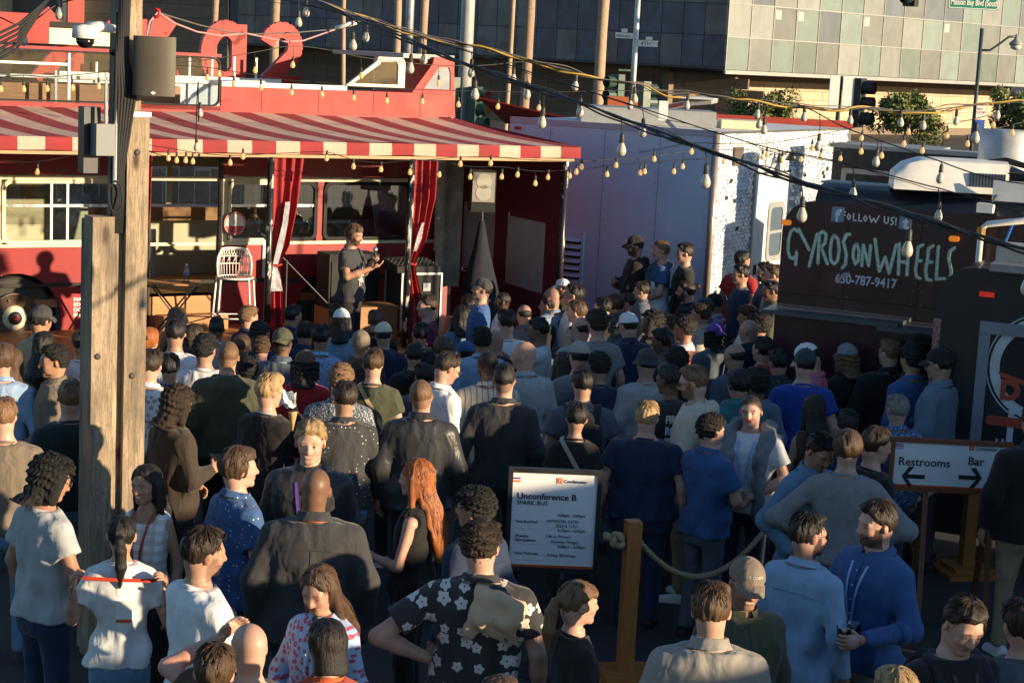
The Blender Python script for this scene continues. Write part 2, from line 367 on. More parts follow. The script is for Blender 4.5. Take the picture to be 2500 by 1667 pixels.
# bonnet nose
pts = [[(5.75+.28*math.sin(a), y, .45+.85*1.0+.0) for a in (0,)] for y in (0, 1)]
pr = [(5.75, .42), (6.05, .42), (6.05, 1.05), (6.02, 1.2), (5.95, 1.3), (5.75, 1.36)]
shell(pr, .1, DEP-.1, 'bonnet', mat('dark_red_paint', (.20, .014, .022), .4, coat=.2))
seam_m = mat('panel_joint', (.10, .012, .014), .7)
for u in (3.15, 3.95, 4.75, 5.45): MB().b2(u-.004, u+.004, -.003, -.0005, 3.195, 3.495).build('panel_joint', seam_m, bus)
for u in (.95, 1.35, 2.95, 3.4, 5.0, 5.4): MB().b2(u-.004, u+.004, -.003, -.0005, 1.04, 1.47).build('panel_joint', seam_m, bus)
MB().b2(2.9, 3.08, -.006, -.0005, .985+.1, 1.03+.1).build('side_light', darkin, bus); MB().b2(3.6, 3.75, -.006, -.0005, .96, 1.0).build('side_light', darkin, bus)
# letter sign on the far side, seen from behind
lset = frthing(B, 'letter_sign', 'red plank letters standing along the upper deck seen from behind', 'sign')
def letter(u0, w, z0, h, paths, th):
    b = MB()
    for P in paths:
        for i in range(len(P)-1):
            a = np.array([u0+P[i][0]*w, z0+P[i][1]*h]); c = np.array([u0+P[i+1][0]*w, z0+P[i+1][1]*h]); d = c-a; L = np.hypot(*d); nn = np.array([-d[1], d[0]])/L*th/2; e = d/L*th*.25
            j = .002*(i % 3)
            b.prism([tuple(a-e+nn), tuple(a-e-nn), tuple(c+e-nn), tuple(c+e+nn)], idf, DEP+.12-j, DEP+.22+j)
    return b.build('letter', red, lset)
def arcp(cx, cy, rx, ry, a0, a1, n=12): return [(cx+rx*math.cos(a), cy+ry*math.sin(a)) for a in np.linspace(rad(a0), rad(a1), n)]
zl, hl = 3.47, .82
letter(.95, .6, zl, hl, [[(.9, .0), (.9, 1.3)], [(.85, .45), (.2, 1.)], [(.75, .55), (.1, 0)]], .22)
letter(1.95, .45, zl, hl, [[(.95, 0), (.95, .95)], arcp(.45, .55, .5, .38, 0, 170)], .22)
letter(2.55, .55, zl, hl, [[(.2, .98), (.25, .5), (.62, .0)], arcp(.3, .5, .35, .46, 60, 300)], .22)
letter(3.3, .55, zl, hl, [[(1., 0), (1., .95)], arcp(.62, .5, .46, .44, 40, 320, 18)], .22)
letter(4.25, .5, zl, hl, [arcp(.5, .68, .42, .28, 160, -60, 12)+[(.15, .1), (.1, .02)], [(.1, .04), (1., .04)]], .22)
# ================================================================ stage deck
st = frthing(B, 'stage', 'low wooden stage of orange brown planks in front of the red bus', 'stage')
DF = -3.45
MB().b2(-3.4, 6.3, DF+.03, -.03, .05, .405).build('stage_base', darkin, st)
pl = None
for k in range(24):
    y = DF+.142*k
    o = MB().b2(-3.4, 6.3, y+.003, y+.139, .41, .45)
    o.build('plank', deckw, st)
for k in range(8): MB().b2(-3.4+1.22*k, -3.4+1.22*k+1.212, DF-.02, DF+.0, .06, .44).build('fascia_board', deckw, st)
# ================================================================ striped awning
aw = frthing(B, 'striped_awning', 'red and cream striped awning with valance over the stage', 'awning')
cl1 = mat('awning_red', (.27, .026, .03), .85, var=.18, scale=3., dirt=.12); cl2 = mat('awning_cream', (.54, .36, .28), .85, var=.14, scale=3., dirt=.15)
cb, vb = MB(), MB(); ns = 34
for k in range(ns):
    cols = []
    for f in (0, 1):
        s = k+f; uf = 6.58-.3*s; ub = 5.99-.3*s if s else 5.99
        row = []
        for q in np.linspace(0, 1, 9):
            sag = -.05*math.sin(math.pi*q)+.012*math.sin(uf*2.1)
            row.append((ub+(uf-ub)*q, -.03-2.27*q, 3.17-.215*q+sag*.8))
        cols.append(row)
    cb.grid(cols, m=k % 2)
    for a, c in ((6.58-.3*k, 6.58-.3*(k+1)),):
        dz = .006*math.sin(k*1.7); vb.grid([[(a, -2.302, 2.955), (a, -2.315, 2.88), (a, -2.31, 2.81+dz)], [(c, -2.302, 2.955), (c, -2.315, 2.88), (c, -2.31, 2.81+.006*math.sin((k+1)*1.7))]], m=k % 2)
cb.build('canopy', [cl1, cl2], aw, True, fix=False); vb.build('valance', [cl1, cl2], aw, fix=False)
sv = MB(); q = np.linspace(0, 1, 12)
sv.grid([[(5.99+.59*x, -.03-2.27*x, 3.17-.215*x) for x in q], [(6.0+.59*x, -.03-2.27*x, 3.03-.215*x) for x in q]]); sv.build('side_valance', cl1, aw, fix=False)
MB().b2(-3.6, 6.5, -2.29, -2.25, 2.765, 2.80).build('front_beam', mat('beam_wood', (.42, .25, .13), .6), aw)
polem = mat('pole_flaking', (.03, .03, .032), .3, var=.4, coat=.4)
MW, tW, bW = nodes('pole_paint'); cW = coords(tW, (1, 1, .35)); nW = N(tW, 'ShaderNodeTexNoise', Scale=14., Detail=6.); tW.links.new(cW, nW.inputs[0])
tW.links.new(ramp(tW, nW.outputs[0], [(.57, (.02, .02, .022)), (.63, (.6, .58, .5))]), bW.inputs['Base Color']); bW.inputs['Roughness'].default_value = .3
for u in (-1.2, .72, 2.34, 4.18, 6.39): MB().tube([(u, -2.27, .45), (u, -2.27, 2.77)], .04, 12).build('pole', MW, aw, True)
for u in (-1.2, .72, 2.34, 4.18): MB().b2(u-.02, u+.02, -2.25, -.05, 2.82, 2.86).build('rafter', mat('beam_wood', (.42, .25, .13), .6), aw)
# end wall cloth with vinyl windows
ew = MB(); 
def endp(q, z, off=0.): return (6.02+.37*q+off, -.05-2.2*q, z)
wn_ = [(.10, .40), (.52, .86)]
zs = [.46, 1.12, 2.02, 2.98]
qs = [0, .10, .40, .52, .86, 1.]
for i in range(5):
    for j in range(3):
        if j == 1 and i in (1, 3): continue
        ew.add([endp(qs[i], zs[j]), endp(qs[i+1], zs[j]), endp(qs[i+1], zs[j+1]-(.02 if j == 2 else 0)), endp(qs[i], zs[j+1]-(.02 if j == 2 else 0))], [(0, 1, 2, 3)])
ewo = ew.build('end_curtain', maroon, aw, fix=False)
fv = mat('frosted_vinyl', (.33, .30, .30), .35, var=.15, scale=3)
for i in (1, 3):
    dz = -.05 if i == 3 else .05
    MB().add([endp(qs[i], zs[1]+dz, -.004), endp(qs[i+1], zs[1]+dz-.05, -.004), endp(qs[i+1], zs[2]+dz-.03, -.004), endp(qs[i], zs[2]+dz, -.004)], [(0, 1, 2, 3)]).build('vinyl_window', fv, ewo, fix=False)
    MB().add([endp(qs[i], zs[1], .02), endp(qs[i+1], zs[1], .02), endp(qs[i+1], zs[2], .02), endp(qs[i], zs[2], .02)], [(0, 1, 2, 3)]).build('vinyl_lining', maroon, ewo, fix=False)
# tied curtains
cur = mat('red_curtain', (.30, .022, .025), .85, var=.25, scale=4.)
silver = mat('crinkled_vinyl', (.62, .60, .62), .12, metal=.5, var=.35, scale=20, bmp=.02)
def curtain(prof, lab):
    t_ = frthing(B, 'tied_curtain', lab, 'curtain', 'curtains tied back at the awning poles')
    rows = []; n = 40
    for (z, a, c, amp) in prof:
        rows.append([(a+(c-a)*k/n, -2.22+amp*math.sin(k*2*math.pi/n*3.2+z*1.9)*.8+amp*.45*math.sin(k*.62+z*3.1), z) for k in range(n+1)])
    R2 = []
    for i in range(len(rows)-1):
        for q in np.linspace(0, 1, 6)[:-1]:
            qq = q*q*(3-2*q); R2.append([tuple(np.array(p)*(1-qq)+np.array(r)*qq) for p, r in zip(rows[i], rows[i+1])])
    R2.append(rows[-1]); MB().grid(R2).build('cloth', cur, t_, True, fix=False); return t_, R2
p1 = [(2.79, 2.37, 2.79, .035), (2.2, 2.37, 2.70, .045), (1.75, 2.36, 2.60, .05), (1.52, 2.36, 2.50, .03), (1.40, 2.34, 2.50, .05), (1.20, 2.34, 2.55, .05), (.48, 2.34, 2.6, .06)]
c1, R1 = curtain(p1, 'red curtain tied to the pole left of the speaker')
MB().grid([[(a-.0, -2.30, z) for a in (x0, (x0+x1)/2, x1)] for z, x0, x1 in ((2.25, 2.52, 2.58), (2.0, 2.49, 2.56), (1.7, 2.42, 2.5), (1.52, 2.385, 2.45))]).build('vinyl_strip', silver, c1, True, fix=False)
MB().grid([[(a, -2.30+.015*math.sin(a*60), z) for a in np.linspace(x0, x1, 9)] for z, x0, x1 in ((1.5, 2.375, 2.44), (1.4, 2.37, 2.47), (1.2, 2.36, 2.52))]).build('vinyl_strip', silver, c1, True, fix=False)
MB().tube([(2.345, -2.29, 1.52), (2.43, -2.315, 1.50), (2.51, -2.26, 1.51)], .014).build('tie', cur, c1)
p2 = [(2.79, 4.22, 4.58, .035), (2.3, 4.22, 4.54, .05), (1.8, 4.21, 4.42, .05), (1.5, 4.19, 4.29, .03), (1.40, 4.19, 4.30, .05), (1.0, 4.19, 4.44, .05), (.48, 4.17, 4.46, .06)]
c2, R2_ = curtain(p2, 'red curtain tied to the pole right of the speaker')
MB().grid([[(a, -2.31, z) for a in (x0, (x0+x1)/2, x1)] for z, x0, x1 in ((2.0, 4.33, 4.36), (1.8, 4.26, 4.33), (1.65, 4.23, 4.27))]).build('vinyl_strip', silver, c2, True, fix=False)
MB().tube([(4.185, -2.29, 1.5), (4.25, -2.315, 1.48), (4.3, -2.26, 1.49)], .014).build('tie', cur, c2)
p3 = [(2.79, .74, .93, .035), (2.2, .74, .90, .045), (1.6, .74, .86, .04), (1.45, .74, .83, .03), (1.3, .74, .86, .04), (.48, .74, .86, .04)]
curtain(p3, 'red curtain tied to the pole behind the timber post')
# clear vinyl and planting seen at the nose of the bus
vn = frthing(B, 'vinyl_screen', 'clear crinkled vinyl screen hanging beside the bus nose', 'screen')
MB().grid([[(5.62+.06*k+.0, -.3-.05*math.sin(k*1.3), z) for k in range(7)] for z in (.9, 1.4, 1.9, 2.4, 2.8)]).build('sheet', mat('milky_vinyl', (.42, .36, .28), .25, var=.4, scale=3), vn, True, fix=False)
# ================================================================ things on the stage
def stage_thing(name, lab, cat, px, py, z, Z=None, rz=0.): 
    p = pd(px, py, Z) if Z else pz(px, py, z); return thing(name, lab, cat, (p[0], p[1], z), rad(rz))
# white wire bar stool
cx = B.wld(2.42, -1.05, .45); stl = thing('bar_stool', 'white wire bar stool with an open wire back on the stage', 'stool', cx, rad(18))
sw = mat('white_wire', (.78, .77, .74), .4)
def wstool():
    b = MB(); 
    for sx in (-1, 1):
        for sy in (-1, 1):
            MB().tube([(sx*.2, sy*.17, .74), (sx*.25, sy*.22, 0)], .013, 8).build('leg', sw, stl, True)
    b.tube([(.235, .2, .26), (-.235, .2, .26), (-.235, -.2, .26), (.235, -.2, .26)], .01, 6, closed=True); b.build('foot_ring', sw, stl, True)
    s = MB(); s.tube([(.22*math.cos(a), .2*math.sin(a), .75) for a in np.linspace(0, 2*math.pi, 20)[:-1]], .013, 6, closed=True)
    for k in range(-6, 7): 
        x = k*.033; y = .19*math.sqrt(max(0, 1-(x/.22)**2)); s.tube([(x, -y, .75), (x, 0, .735), (x, y, .75)], .005, 4)
    s.build('seat', sw, stl, True)
    k_ = MB(); arcs = lambda z, r, yy: [(r*math.sin(a), yy+.18*math.cos(a), z) for a in np.linspace(-1.25, 1.25, 15)]
    A0, A1, A2, A3 = arcs(.77, .215, .0), arcs(.90, .225, .01), arcs(.99, .215, .02), arcs(1.09, .165, .03)
    for A, r in ((A1, .007), (A2, .007), (A3, .014)): k_.tube(A, r, 5)
    for i in range(15):
        k_.tube([A0[i], A1[i]], .005, 4)
        if i < 14: k_.tube([A1[i], A2[i+1 if i % 2 else i]], .005, 4); k_.tube([A2[i], A3[i+1]], .005, 4); k_.tube([A2[i+1], A3[i]], .005, 4)
    k_.tube([A0[0], A1[0], A2[0], A3[0]], .014, 6); k_.tube([A0[-1], A1[-1], A2[-1], A3[-1]], .014, 6)
    k_.build('backrest', sw, stl, True)
wstool()
# folding table with a bottle
tp = B.wld(1.62, -1.1, .45); tb = thing('folding_table', 'small slatted wooden folding table with thin crossed metal legs on the stage', 'table', tp, rad(12))
for k in range(7): MB().b2(-.32, .32, -.22+.063*k, -.17+.063*k, .70, .72).build('slat', counterw, tb)
for sy in (-.2, .2):
    MB().tube([(-.27, sy, .69), (.27, sy, 0)], .012, 6).build('leg', black, tb); MB().tube([(.27, sy*.92, .69), (-.27, sy*.92, 0)], .012, 6).build('leg', black, tb)
bt = thing('water_bottle', 'clear plastic water bottle with blue label on the folding table', 'bottle', (tp[0]+.14, tp[1]+.02, 1.17))
MB().lathe([(.032, 0), (.034, .02), (.034, .13), (.03, .16), (.014, .19), (.014, .205)], n=14).build('bottle_body', glassmat('clear_plastic', (.92, .94, .97), .12, .08), bt, True)
MB().lathe([(.016, .2), (.016, .222)], n=10).build('cap', white, bt); MB().lathe([(.0348, .08), (.0348, .12)], n=14).build('paper_label', mat('label_blue', (.12, .2, .45), .5), bt)
# black wire stool at the far left
def copy_tree(o, parent=None, root=None):
    c = o.copy(); COL.objects.link(c)
    if parent is not None: c.parent = parent
    for ch in list(o.children): copy_tree(ch, c)
    return c
# microphone stand
mp = B.wld(3.02, -1.25, .45); ms = thing('microphone_stand', 'black boom microphone stand beside the white bar stool', 'stand', mp, rad(20))
MB().tube([(0, 0, 0), (0, 0, .98)], .012, 8).build('upright', black, ms); MB().tube([(-.34, 0, 1.3), (0, 0, .96), (.55, 0, .42)], .009, 8).build('boom', black, ms)
MB().tube([(-.34, 0, 1.3), (-.2, 0, 1.22)], .02, 8).build('microphone', blackm, ms)
MB().lathe([(.15, 0), (.15, .02), (.05, .03)], n=20).build('base', black, ms)
# round sign hung on the bus
rs = frthing(B, 'round_sign', 'round white and red disc sign hung on the bus window', 'sign')
du, dz = B(573, 546, -.06)
MB().lathe([(.15, 0), (.155, .01), (.15, .02)], (du, -.07, dz), 28, 'Y').build('disc', mat('disc_salmon', (.60, .20, .15), .5), rs)
MB().lathe([(.125, -.004), (.125, .0)], (du, -.07, dz), 28, 'Y').build('face', white, rs)
MB().prism([(du-.12, dz-.03)]+[(du+.123*math.cos(a), dz+.123*math.sin(a)) for a in np.linspace(math.pi*1.08, math.pi*1.92, 10)], idf, -.08, -.0745).build('stripe', mat('disc_red', (.42, .03, .05), .5), rs)
MB().lathe([(.02, -.006), (.02, 0)], (du, -.075, dz+.02), 10, 'Y').build('boss', cream, rs)
pb = frthing(B, 'paper_notice', 'white notice hung on the bus beside the curtain', 'notice')
u_, z_ = B(650, 628, -.02); MB().b2(u_-.05, u_+.05, -.022, -.015, z_-.27, z_+.27).build('sheet', white, pb)
# loudspeaker on skirted tripod
P_ = B.wld(5.55, -1.65, .45); sk = thing('speaker_stand', 'tripod speaker stand under a black cloth skirt', 'stand', P_)
prof = [(.34, 0), (.30, .3), (.2, .75), (.10, 1.15), (.05, 1.42), (.03, 1.5)]
vs = []; n = 24
b = MB()
for r, z in prof:
    for k in range(n):
        a = 2*math.pi*k/n; rr = r*(1+.10*math.cos(3*a)*(1-z/1.6)+.04*math.cos(9*a)); vs.append((rr*math.cos(a), rr*math.sin(a), z))
b.add(vs, [(i*n+k, i*n+(k+1) % n, (i+1)*n+(k+1) % n, (i+1)*n+k) for i in range(5) for k in range(n)]); b.build('skirt', mat('navy_black_cloth', (.012, .014, .022), .9, var=.2), sk, True)
MB().tube([(0, 0, 1.4), (0, 0, 1.62)], .02).build('pole', black, sk)
pa = thing('loudspeaker', 'grey fronted loudspeaker on the skirted tripod beside the stage', 'speaker', (P_[0], P_[1], 2.06), rad(8))
MB().b2(-.16, .16, -.02, .28, 0, .53).build('cabinet', blackm, pa); MB().b2(-.145, .145, -.035, -.021, .13, .51).build('grille', mat('grille_grey', (.33, .31, .27), .5, metal=.3), pa)
for z_ in (.25, .40): MB().lathe([(.1, 0), (.1, .004), (.09, .006)], (0, -.04, z_), 24, 'Y').build('driver_ring', mat('grille_ring', (.42, .40, .36), .5), pa)
MB().b2(-.15, .15, -.03, -.021, .02, .12).build('baffle', blackm, pa)
# road case with mixer, wooden box
rc = thing('road_case', 'black road case with silver edges beside the right curtain', 'case', B.wld(4.75, -1.35, .45), rad(28))
MB().b2(-.27, .27, -.25, .25, .1, .82).build('case_body', blackm, rc)
for sx in (-.275, .275):
    for sy in (-.255, .255): MB().b2(sx-.011, sx+.011, sy-.011, sy+.011, .09, .83).build('edge_strip', galv, rc)
for z in (.1, .82):
    for sy in (-.255, .255): MB().b2(-.26, .26, sy-.013, sy+.013, z-.013, z+.013).build('edge_strip', galv, rc)
for sx in (-.2, .2):
    for sy in (-.2, .2): MB().lathe([(.045, -.02), (.045, .02)], (sx, sy, .045), 12, 'Y').build('caster', rubber, rc)
MB().b2(.02, .12, -.264, -.257, .6, .7).build('badge', mat('case_label', (.45, .47, .5), .5), rc)
bar = MB()
for k in range(34): 
    a, r = RNG.uniform(0, 6.28), RNG.uniform(.0, 1)
    bar.box((.12+.09*r*math.cos(a), -.2585, .28+.08*r*math.sin(a)), (.018, .003, .008), Matrix.Rotation(RNG.uniform(0, 3), 3, 'Y'))
tag(bar.build('sticker', wt, rc), kind='stuff')
mx = thing('mixing_desk', 'black mixing desk lying on the road case', 'mixer', B.wld(4.7, -1.35, 1.285), rad(28))
MB().prism([(-.26, 0), (.26, 0), (.26, .14), (-.26, .08)], lambda u, w, z: (w, u, z), -.3, .3).build('desk', blackm, mx)
kb = MB()
for k in range(40): kb.box((-.27+.06*(k % 10), -.2+.1*(k//10), .10+.012*(k//10)), (.012, .014, .012))
tag(kb.build('knobs', black, mx), kind='stuff')
am = thing('amplifier', 'black amplifier combo on the stage beside the road case', 'amplifier', B.wld(4.1, -.75, .45), rad(30)); MB().b2(-.35, .35, -.2, .2, .3, 1.0).build('cabinet', blackm, am); MB().b2(-.32, .32, -.215, -.202, .34, .9).build('grille', mat('grille_dark', (.03, .03, .03), .9), am); MB().b2(-.36, .36, -.22, .22, .0, .298).build('riser', counterw, am)
wb_ = thing('wooden_box', 'orange brown wooden box standing on the stage', 'box', B.wld(3.95, -1.75, .45), rad(28)); 
MB().b2(-.28, .28, -.2, .2, 0, .44).build('carcass', counterw, wb_); MB().b2(-.3, .3, -.22, .22, .442, .47).build('lid', counterw, wb_)
# ================================================================ food trucks on the right
T = Fr((2.5522, 23.7068), -30); tr = frthing(T, 'box_truck', 'large box truck with pale purple end and white sequinned side', 'truck')
purp = mat('purple_gloss', (.44, .58, .74), .22, var=.06, scale=1.5, coat=.25)
XE = -3.15
MB().b2(XE, -.04, 0, .05, .55, 3.14).build('end_panel', purp, tr)
MB().b2(XE, 0, -.012, .06, 3.142, 3.22).build('top_rail', mat('grey_lilac', (.40, .38, .46), .4), tr)
MB().tube([(0, 0, .55), (0, 0, 3.22)], .04, 10).build('corner_trim', mat('trim_bronze', (.45, .36, .30), .3, metal=.5), tr, True)
SD = Fr(T.P[:2], 60)
MB().b2(XE, -.02, .06, 5.0, 3.16, 3.2).build('roof', white, tr)
lv = MB()
MB().b2(-2.30, -1.88, -.02, 0, .62, 1.72).build('vent_plate', purp, tr)
for k in range(10): MB().prism([(0, 0), (.05, -.035), (.05, -.03), (0, .006)], lambda u, w, z, k=k: (w, -.022-u, .70+.098*k+z+.035), -2.26, -1.92).build('louvre', purp, tr); MB().b2(-2.26, -1.92, -.0225, -.0205, .66+.098*k, .705+.098*k).build('louvre_gap', blackm, tr)
MB().b2(XE+.08, XE+.18, -.02, 0, 3.05, 3.09).build('marker_light', mat('marker_red', (.4, .02, .02), .3), tr)
MB().b2(XE, -.04, .01, 4.9, .5, .548).build('chassis', blackm, tr)
sq = mat('sequin_white', (.80, .80, .82), .18, var=.25, scale=40, coat=.3)
side = frthing(SD, 'truck_side', 'white shimmering sequin wall on the side of the box truck', 'panel')
# side shell
MB().b2(.0, 5.0, .02, .06, .5, 3.2).build('backing', mat('sequin_backing', (.03, .035, .04), .6), side)
me_s = MB().prism([(-.05, -.026), (.05, -.026), (.05, .026), (-.05, .026)], idf, -.004, 0); proto = me_s.build('sequin', sq, side); psm = proto.data; bpy.data.objects.remove(proto)
me2 = psm.copy(); me2.materials.clear(); me2.materials.append(mat('sequin_blue', (.50, .58, .70), .2, var=.25, scale=40))
rest = [MB(), MB()]; cnt = 0
for j in range(47):
    z = .62+.055*j
    for i in range(46):
        u = .07+.108*i+(.054 if j % 2 else 0)
        if u > 4.95: continue
        if 1.36 < u < 2.7 and z < 2.62: continue
        if RNG.rand() < (.5 if z < 1.0 else (.12 if z < 1.3 else .03)): continue
        q = math.sin(u*5.)*math.sin(z*4+u)+RNG.rand()*.9; blue = q > .75 and z < 2.9
        th = RNG.uniform(-.35, .35)
        if cnt < 290 and u < 1.0 and z > 1.2:
            o = bpy.data.objects.new('sequin', me2 if blue else psm); COL.objects.link(o); o.parent = side; o.location = (u, .012-.02*abs(th), z); o.rotation_euler = (th, 0, 0); cnt += 1
        else:
            b = rest[int(blue)]; c_, s_ = math.cos(th), math.sin(th)
            b.add([(u+a, .008-.02*abs(th)-s_*d, z+c_*d) for a, d in ((-.05, -.026), (.05, -.026), (.05, .026), (-.05, .026))], [(0, 1, 2, 3)])
for b, m_ in zip(rest, (sq, me2.materials[0])): tag(b.build('sequin_field', m_, side, fix=False), kind='stuff')
dr = MB().b2(1.38, 2.68, -.01, .03, .6, 2.6).build('door', mat('door_white', (.74, .74, .74), .35), side)
MB().ring(rrect(1.9, 2.5, 1.35, 2.2, .12), rrect(1.98, 2.42, 1.43, 2.12, .09), idf, -.03, -.011).build('door_window', greyp, side)
MB().prism(rrect(1.98, 2.42, 1.43, 2.12, .09), idf, -.016, -.012).build('pane', blueglass, side)
MB().b2(1.98, 2.42, -.028, -.017, 1.75, 1.79).build('glazing_bar', greyp, side); MB().b2(1.34, 1.376, -.025, .02, .6, 2.62).build('door_jamb', galv, side)
MB().b2(1.2, 1.26, -.06, .0, 1.25, 1.5).build('grab_handle', black, side); MB().b2(1.5, 1.6, -.02, -.011, 1.2, 1.34).build('latch', blackm, side)
MB().b2(.55, .85, -.03, .0, 2.75, 3.0).build('fixture', mat('brown_box', (.10, .08, .06), .6), side)
lm = MB(); lm.tube([(1.75, -.02, 2.62), (1.72, -.12, 2.8), (1.8, -.2, 2.9), (2.0, -.24, 2.92)], .014, 6); lm.build('gooseneck', galv, side); MB().lathe([(.03, .06), (.1, -.06)], (2.05, -.25, 2.86), 14).build('lamp_shade', black, side, True)
jm = mat('lilac_joint', (.22, .23, .28), .6)
for u in (-2.5, -1.65, -.82): MB().b2(u-.004, u+.004, -.0025, -.0005, .56, 3.12).build('panel_joint', jm, tr)
rvb = MB()
for u in (-2.54, -2.46, -1.69, -1.61, -.86, -.78, -.12):
    for z in np.arange(.65, 3.1, .14): rvb.box((u, -.002, z), (.012, .005, .012))
tag(rvb.build('rivets', jm, tr), kind='stuff')
# roof furniture on the box truck
rv = thing('roof_vent', 'white pipe and box on the roof of the box truck', 'vent', T.wld(-.95, .3, 3.2)); MB().b2(-.06, .06, -.05, .05, .1, .36).build('white_box', white, rv); MB().tube([(.05, .0, .12), (.35, -.3, -.15)], .04, 8).build('pipe', greyp, rv)
rh = thing('roof_hatch', 'grey roof hatches on the box truck roof', 'hatch', T.wld(-1.6, 1.2, 3.205)); MB().b2(-1., .9, -.5, .5, 0, .22).build('hatch', greyp, rh); MB().b2(1., 1.6, -.3, .3, 0, .12).build('hatch', cream, rh)
# GYROS trailer
G = Fr(pd(1910, 560, 16.7), -26); gt = frthing(G, 'food_trailer', 'dark maroon food trailer painted with chalky green and white lettering', 'trailer')
gz = lambda x, y: G(x, y, 0)
gp = mat('maroon_black', (.050, .017, .021), .32, var=.2, scale=2, coat=.2); gd = mat('trailer_black', (.02, .02, .024), .35, coat=.2)
GL = 2.6; Hg = gz(2050, 470)[1]-.1
pr = [(0, .5)]+[(0, Hg-.28)]+[(.28-.28*math.cos(a), Hg-.28+.28*math.sin(a)) for a in np.linspace(.2, math.pi/2, 6)]+[(GL, Hg), (GL, .5)]
MB().prism(pr, idf, 0, .04).build('side_panel', gp, gt)
rf = MB(); cols = []
for w in (.05, .6): cols.append([(u, w, z) for u, z in pr[1:-1]])
rf.grid(cols); rf.build('roof_skin', gd, gt, True, fix=False)
rr = MB(); rr.grid([[(u, .04+.25*(1-math.cos(a))-.0, Hg-.02+.18*math.sin(a)) for a in np.linspace(0, math.pi/2, 6)] for u in (.28, GL)]); rr.build('roof_edge', gd, gt, True, fix=False)
MB().b2(.25, GL, .28, .6, Hg+.158, Hg+.175).build('roof_top', greyp, gt)
MB().b2(0, .04, .05, .6, .5, Hg-.3).build('end_wall', gp, gt)
zs1, zs2 = gz(1990, 750)[1], gz(2140, 775)[1]
for (x0, z0, z1, d) in ((.02, zs1-.04, zs1, .5), (1.1, zs2-.04, zs2, .55)): MB().b2(x0, x0+1.25, -d, -.002, z0, z1).build('counter_shelf', mat('shelf_grey', (.07, .075, .09), .4), gt); MB().b2(x0+.1, x0+1.2, -d+.08, -.06, .4, z0-.002).build('counter_front', gp, gt)
amber = mat('amber_lens', (.75, .16, .01), .25, emit=(1, .3, .02), es=.25)
for x, y in ((1921, 543), (2330, 583)):
    u, z = gz(x, y); MB().prism(rrect(u-.045, u+.045, z-.025, z+.025, .02), idf, -.02, 0).build('marker_light', amber, gt)
grn = mat('paint_green', (.14, .42, .16), .7); gwt = mat('paint_chalk', (.66, .66, .62), .7, var=.3, scale=50)
def gpath(pts): return [gz(1800+x/3.36, 360+y/3.36) for x, y in pts]
GY = [[(495, 690), (470, 668), (440, 690), (420, 760), (418, 850), (432, 900), (455, 912), (485, 890), (486, 850)], [(486, 850), (480, 962)],
      [(505, 672), (590, 840)], [(655, 712), (590, 975)], [(675, 705), (662, 950)], [(672, 712), (700, 690), (728, 712), (722, 780), (690, 820), (670, 815)], [(690, 820), (740, 955)],
      [(795, 722), (775, 760), (762, 850), (768, 930), (795, 955), (822, 930), (838, 840), (825, 750), (798, 722)], [(920, 712), (895, 715), (870, 770), (885, 830), (895, 880), (888, 960), (862, 988)],
      [(975, 790), (955, 830), (950, 900), (970, 955), (992, 930), (1000, 850), (985, 800), (975, 790)], [(1022, 970), (1035, 800), (1078, 970), (1095, 805)],
      [(1130, 755), (1165, 1015), (1215, 900), (1245, 1030), (1305, 800)], [(1330, 790), (1322, 1040)], [(1405, 840), (1392, 1045)], [(1322, 935), (1400, 945)],
      [(1520, 800), (1485, 820), (1475, 930), (1462, 1000), (1472, 1060), (1500, 1075)], [(1478, 930), (1510, 930)],
      [(1605, 810), (1570, 830), (1560, 930), (1545, 1010), (1555, 1080), (1590, 1090)], [(1560, 940), (1600, 940)], [(1650, 815), (1632, 1080), (1700, 1075)], [(1780, 825), (1745, 850), (1732, 910), (1745, 960), (1755, 1020), (1745, 1075), (1715, 1105)]]
GYp = [gpath(p) for p in GY]
strokes(GYp, .035, 0, grn, gt, 'lettering', .002); strokes(GYp, .024, -.003, gwt, gt, 'lettering', .002)
def hand(lines, width, w, mt, par, name='lettering'): return strokes(lines, width, w, mt, par, name)
FU = [[(885, 530), (868, 535), (866, 592)], [(866, 560), (884, 556)], [(915, 545), (902, 570), (915, 592), (930, 570), (915, 545)], [(955, 545), (952, 598), (975, 600)], [(1000, 548), (997, 602), (1022, 604)], [(1050, 560), (1036, 582), (1050, 606), (1066, 584), (1050, 560)], [(1085, 560), (1100, 612), (1120, 580), (1135, 616), (1165, 562)],
      [(1208, 568), (1206, 610), (1222, 625), (1238, 612), (1240, 575)], [(1285, 575), (1266, 580), (1264, 600), (1280, 612), (1274, 634), (1258, 632)], [(1303, 580), (1301, 618)], [(1300, 632), (1300, 636)]]
strokes([gpath(p) for p in FU], .012, 0, wt, gt, 'lettering')
for x0, ch, dx in ((770, 'f', 0), (1325, 't', 0)):
    u, z = gz(1800+x0/3.36, 360+(605 if ch == 'f' else 665)/3.36); q = mat('badge_blue', (.24, .30, .42), .6)
    MB().prism(rrect(u, u+.115, z, z+.135, .012), idf, -.003, 0).build('badge', q, gt); text(ch, .15, u+.035, z+.005, -.005, wt, gt, bold=.006)
u, z = gz(1800+800/3.36, 360+1105/3.36); text('650-787-9417', .118, u, z, -.004, mat('phone_white', (.55, .57, .62), .6), gt, shear=.0, bold=.003, sx=.86).rotation_euler = (0, 0, 0)
sc = MB()
for k in range(5): sc.prism([(u+.02*k, z+.01+.012*k), (u+.02*k+.01, z+.0+.012*k), (u+.09+.012*k, z+.09), (u+.08+.012*k, z+.10)], idf, -.008-.0004*k, -.006)
sc.build('scribble', mat('scribble', (.35, .34, .33), .8), gt)
jm2 = mat('trailer_joint', (.008, .006, .007), .6)
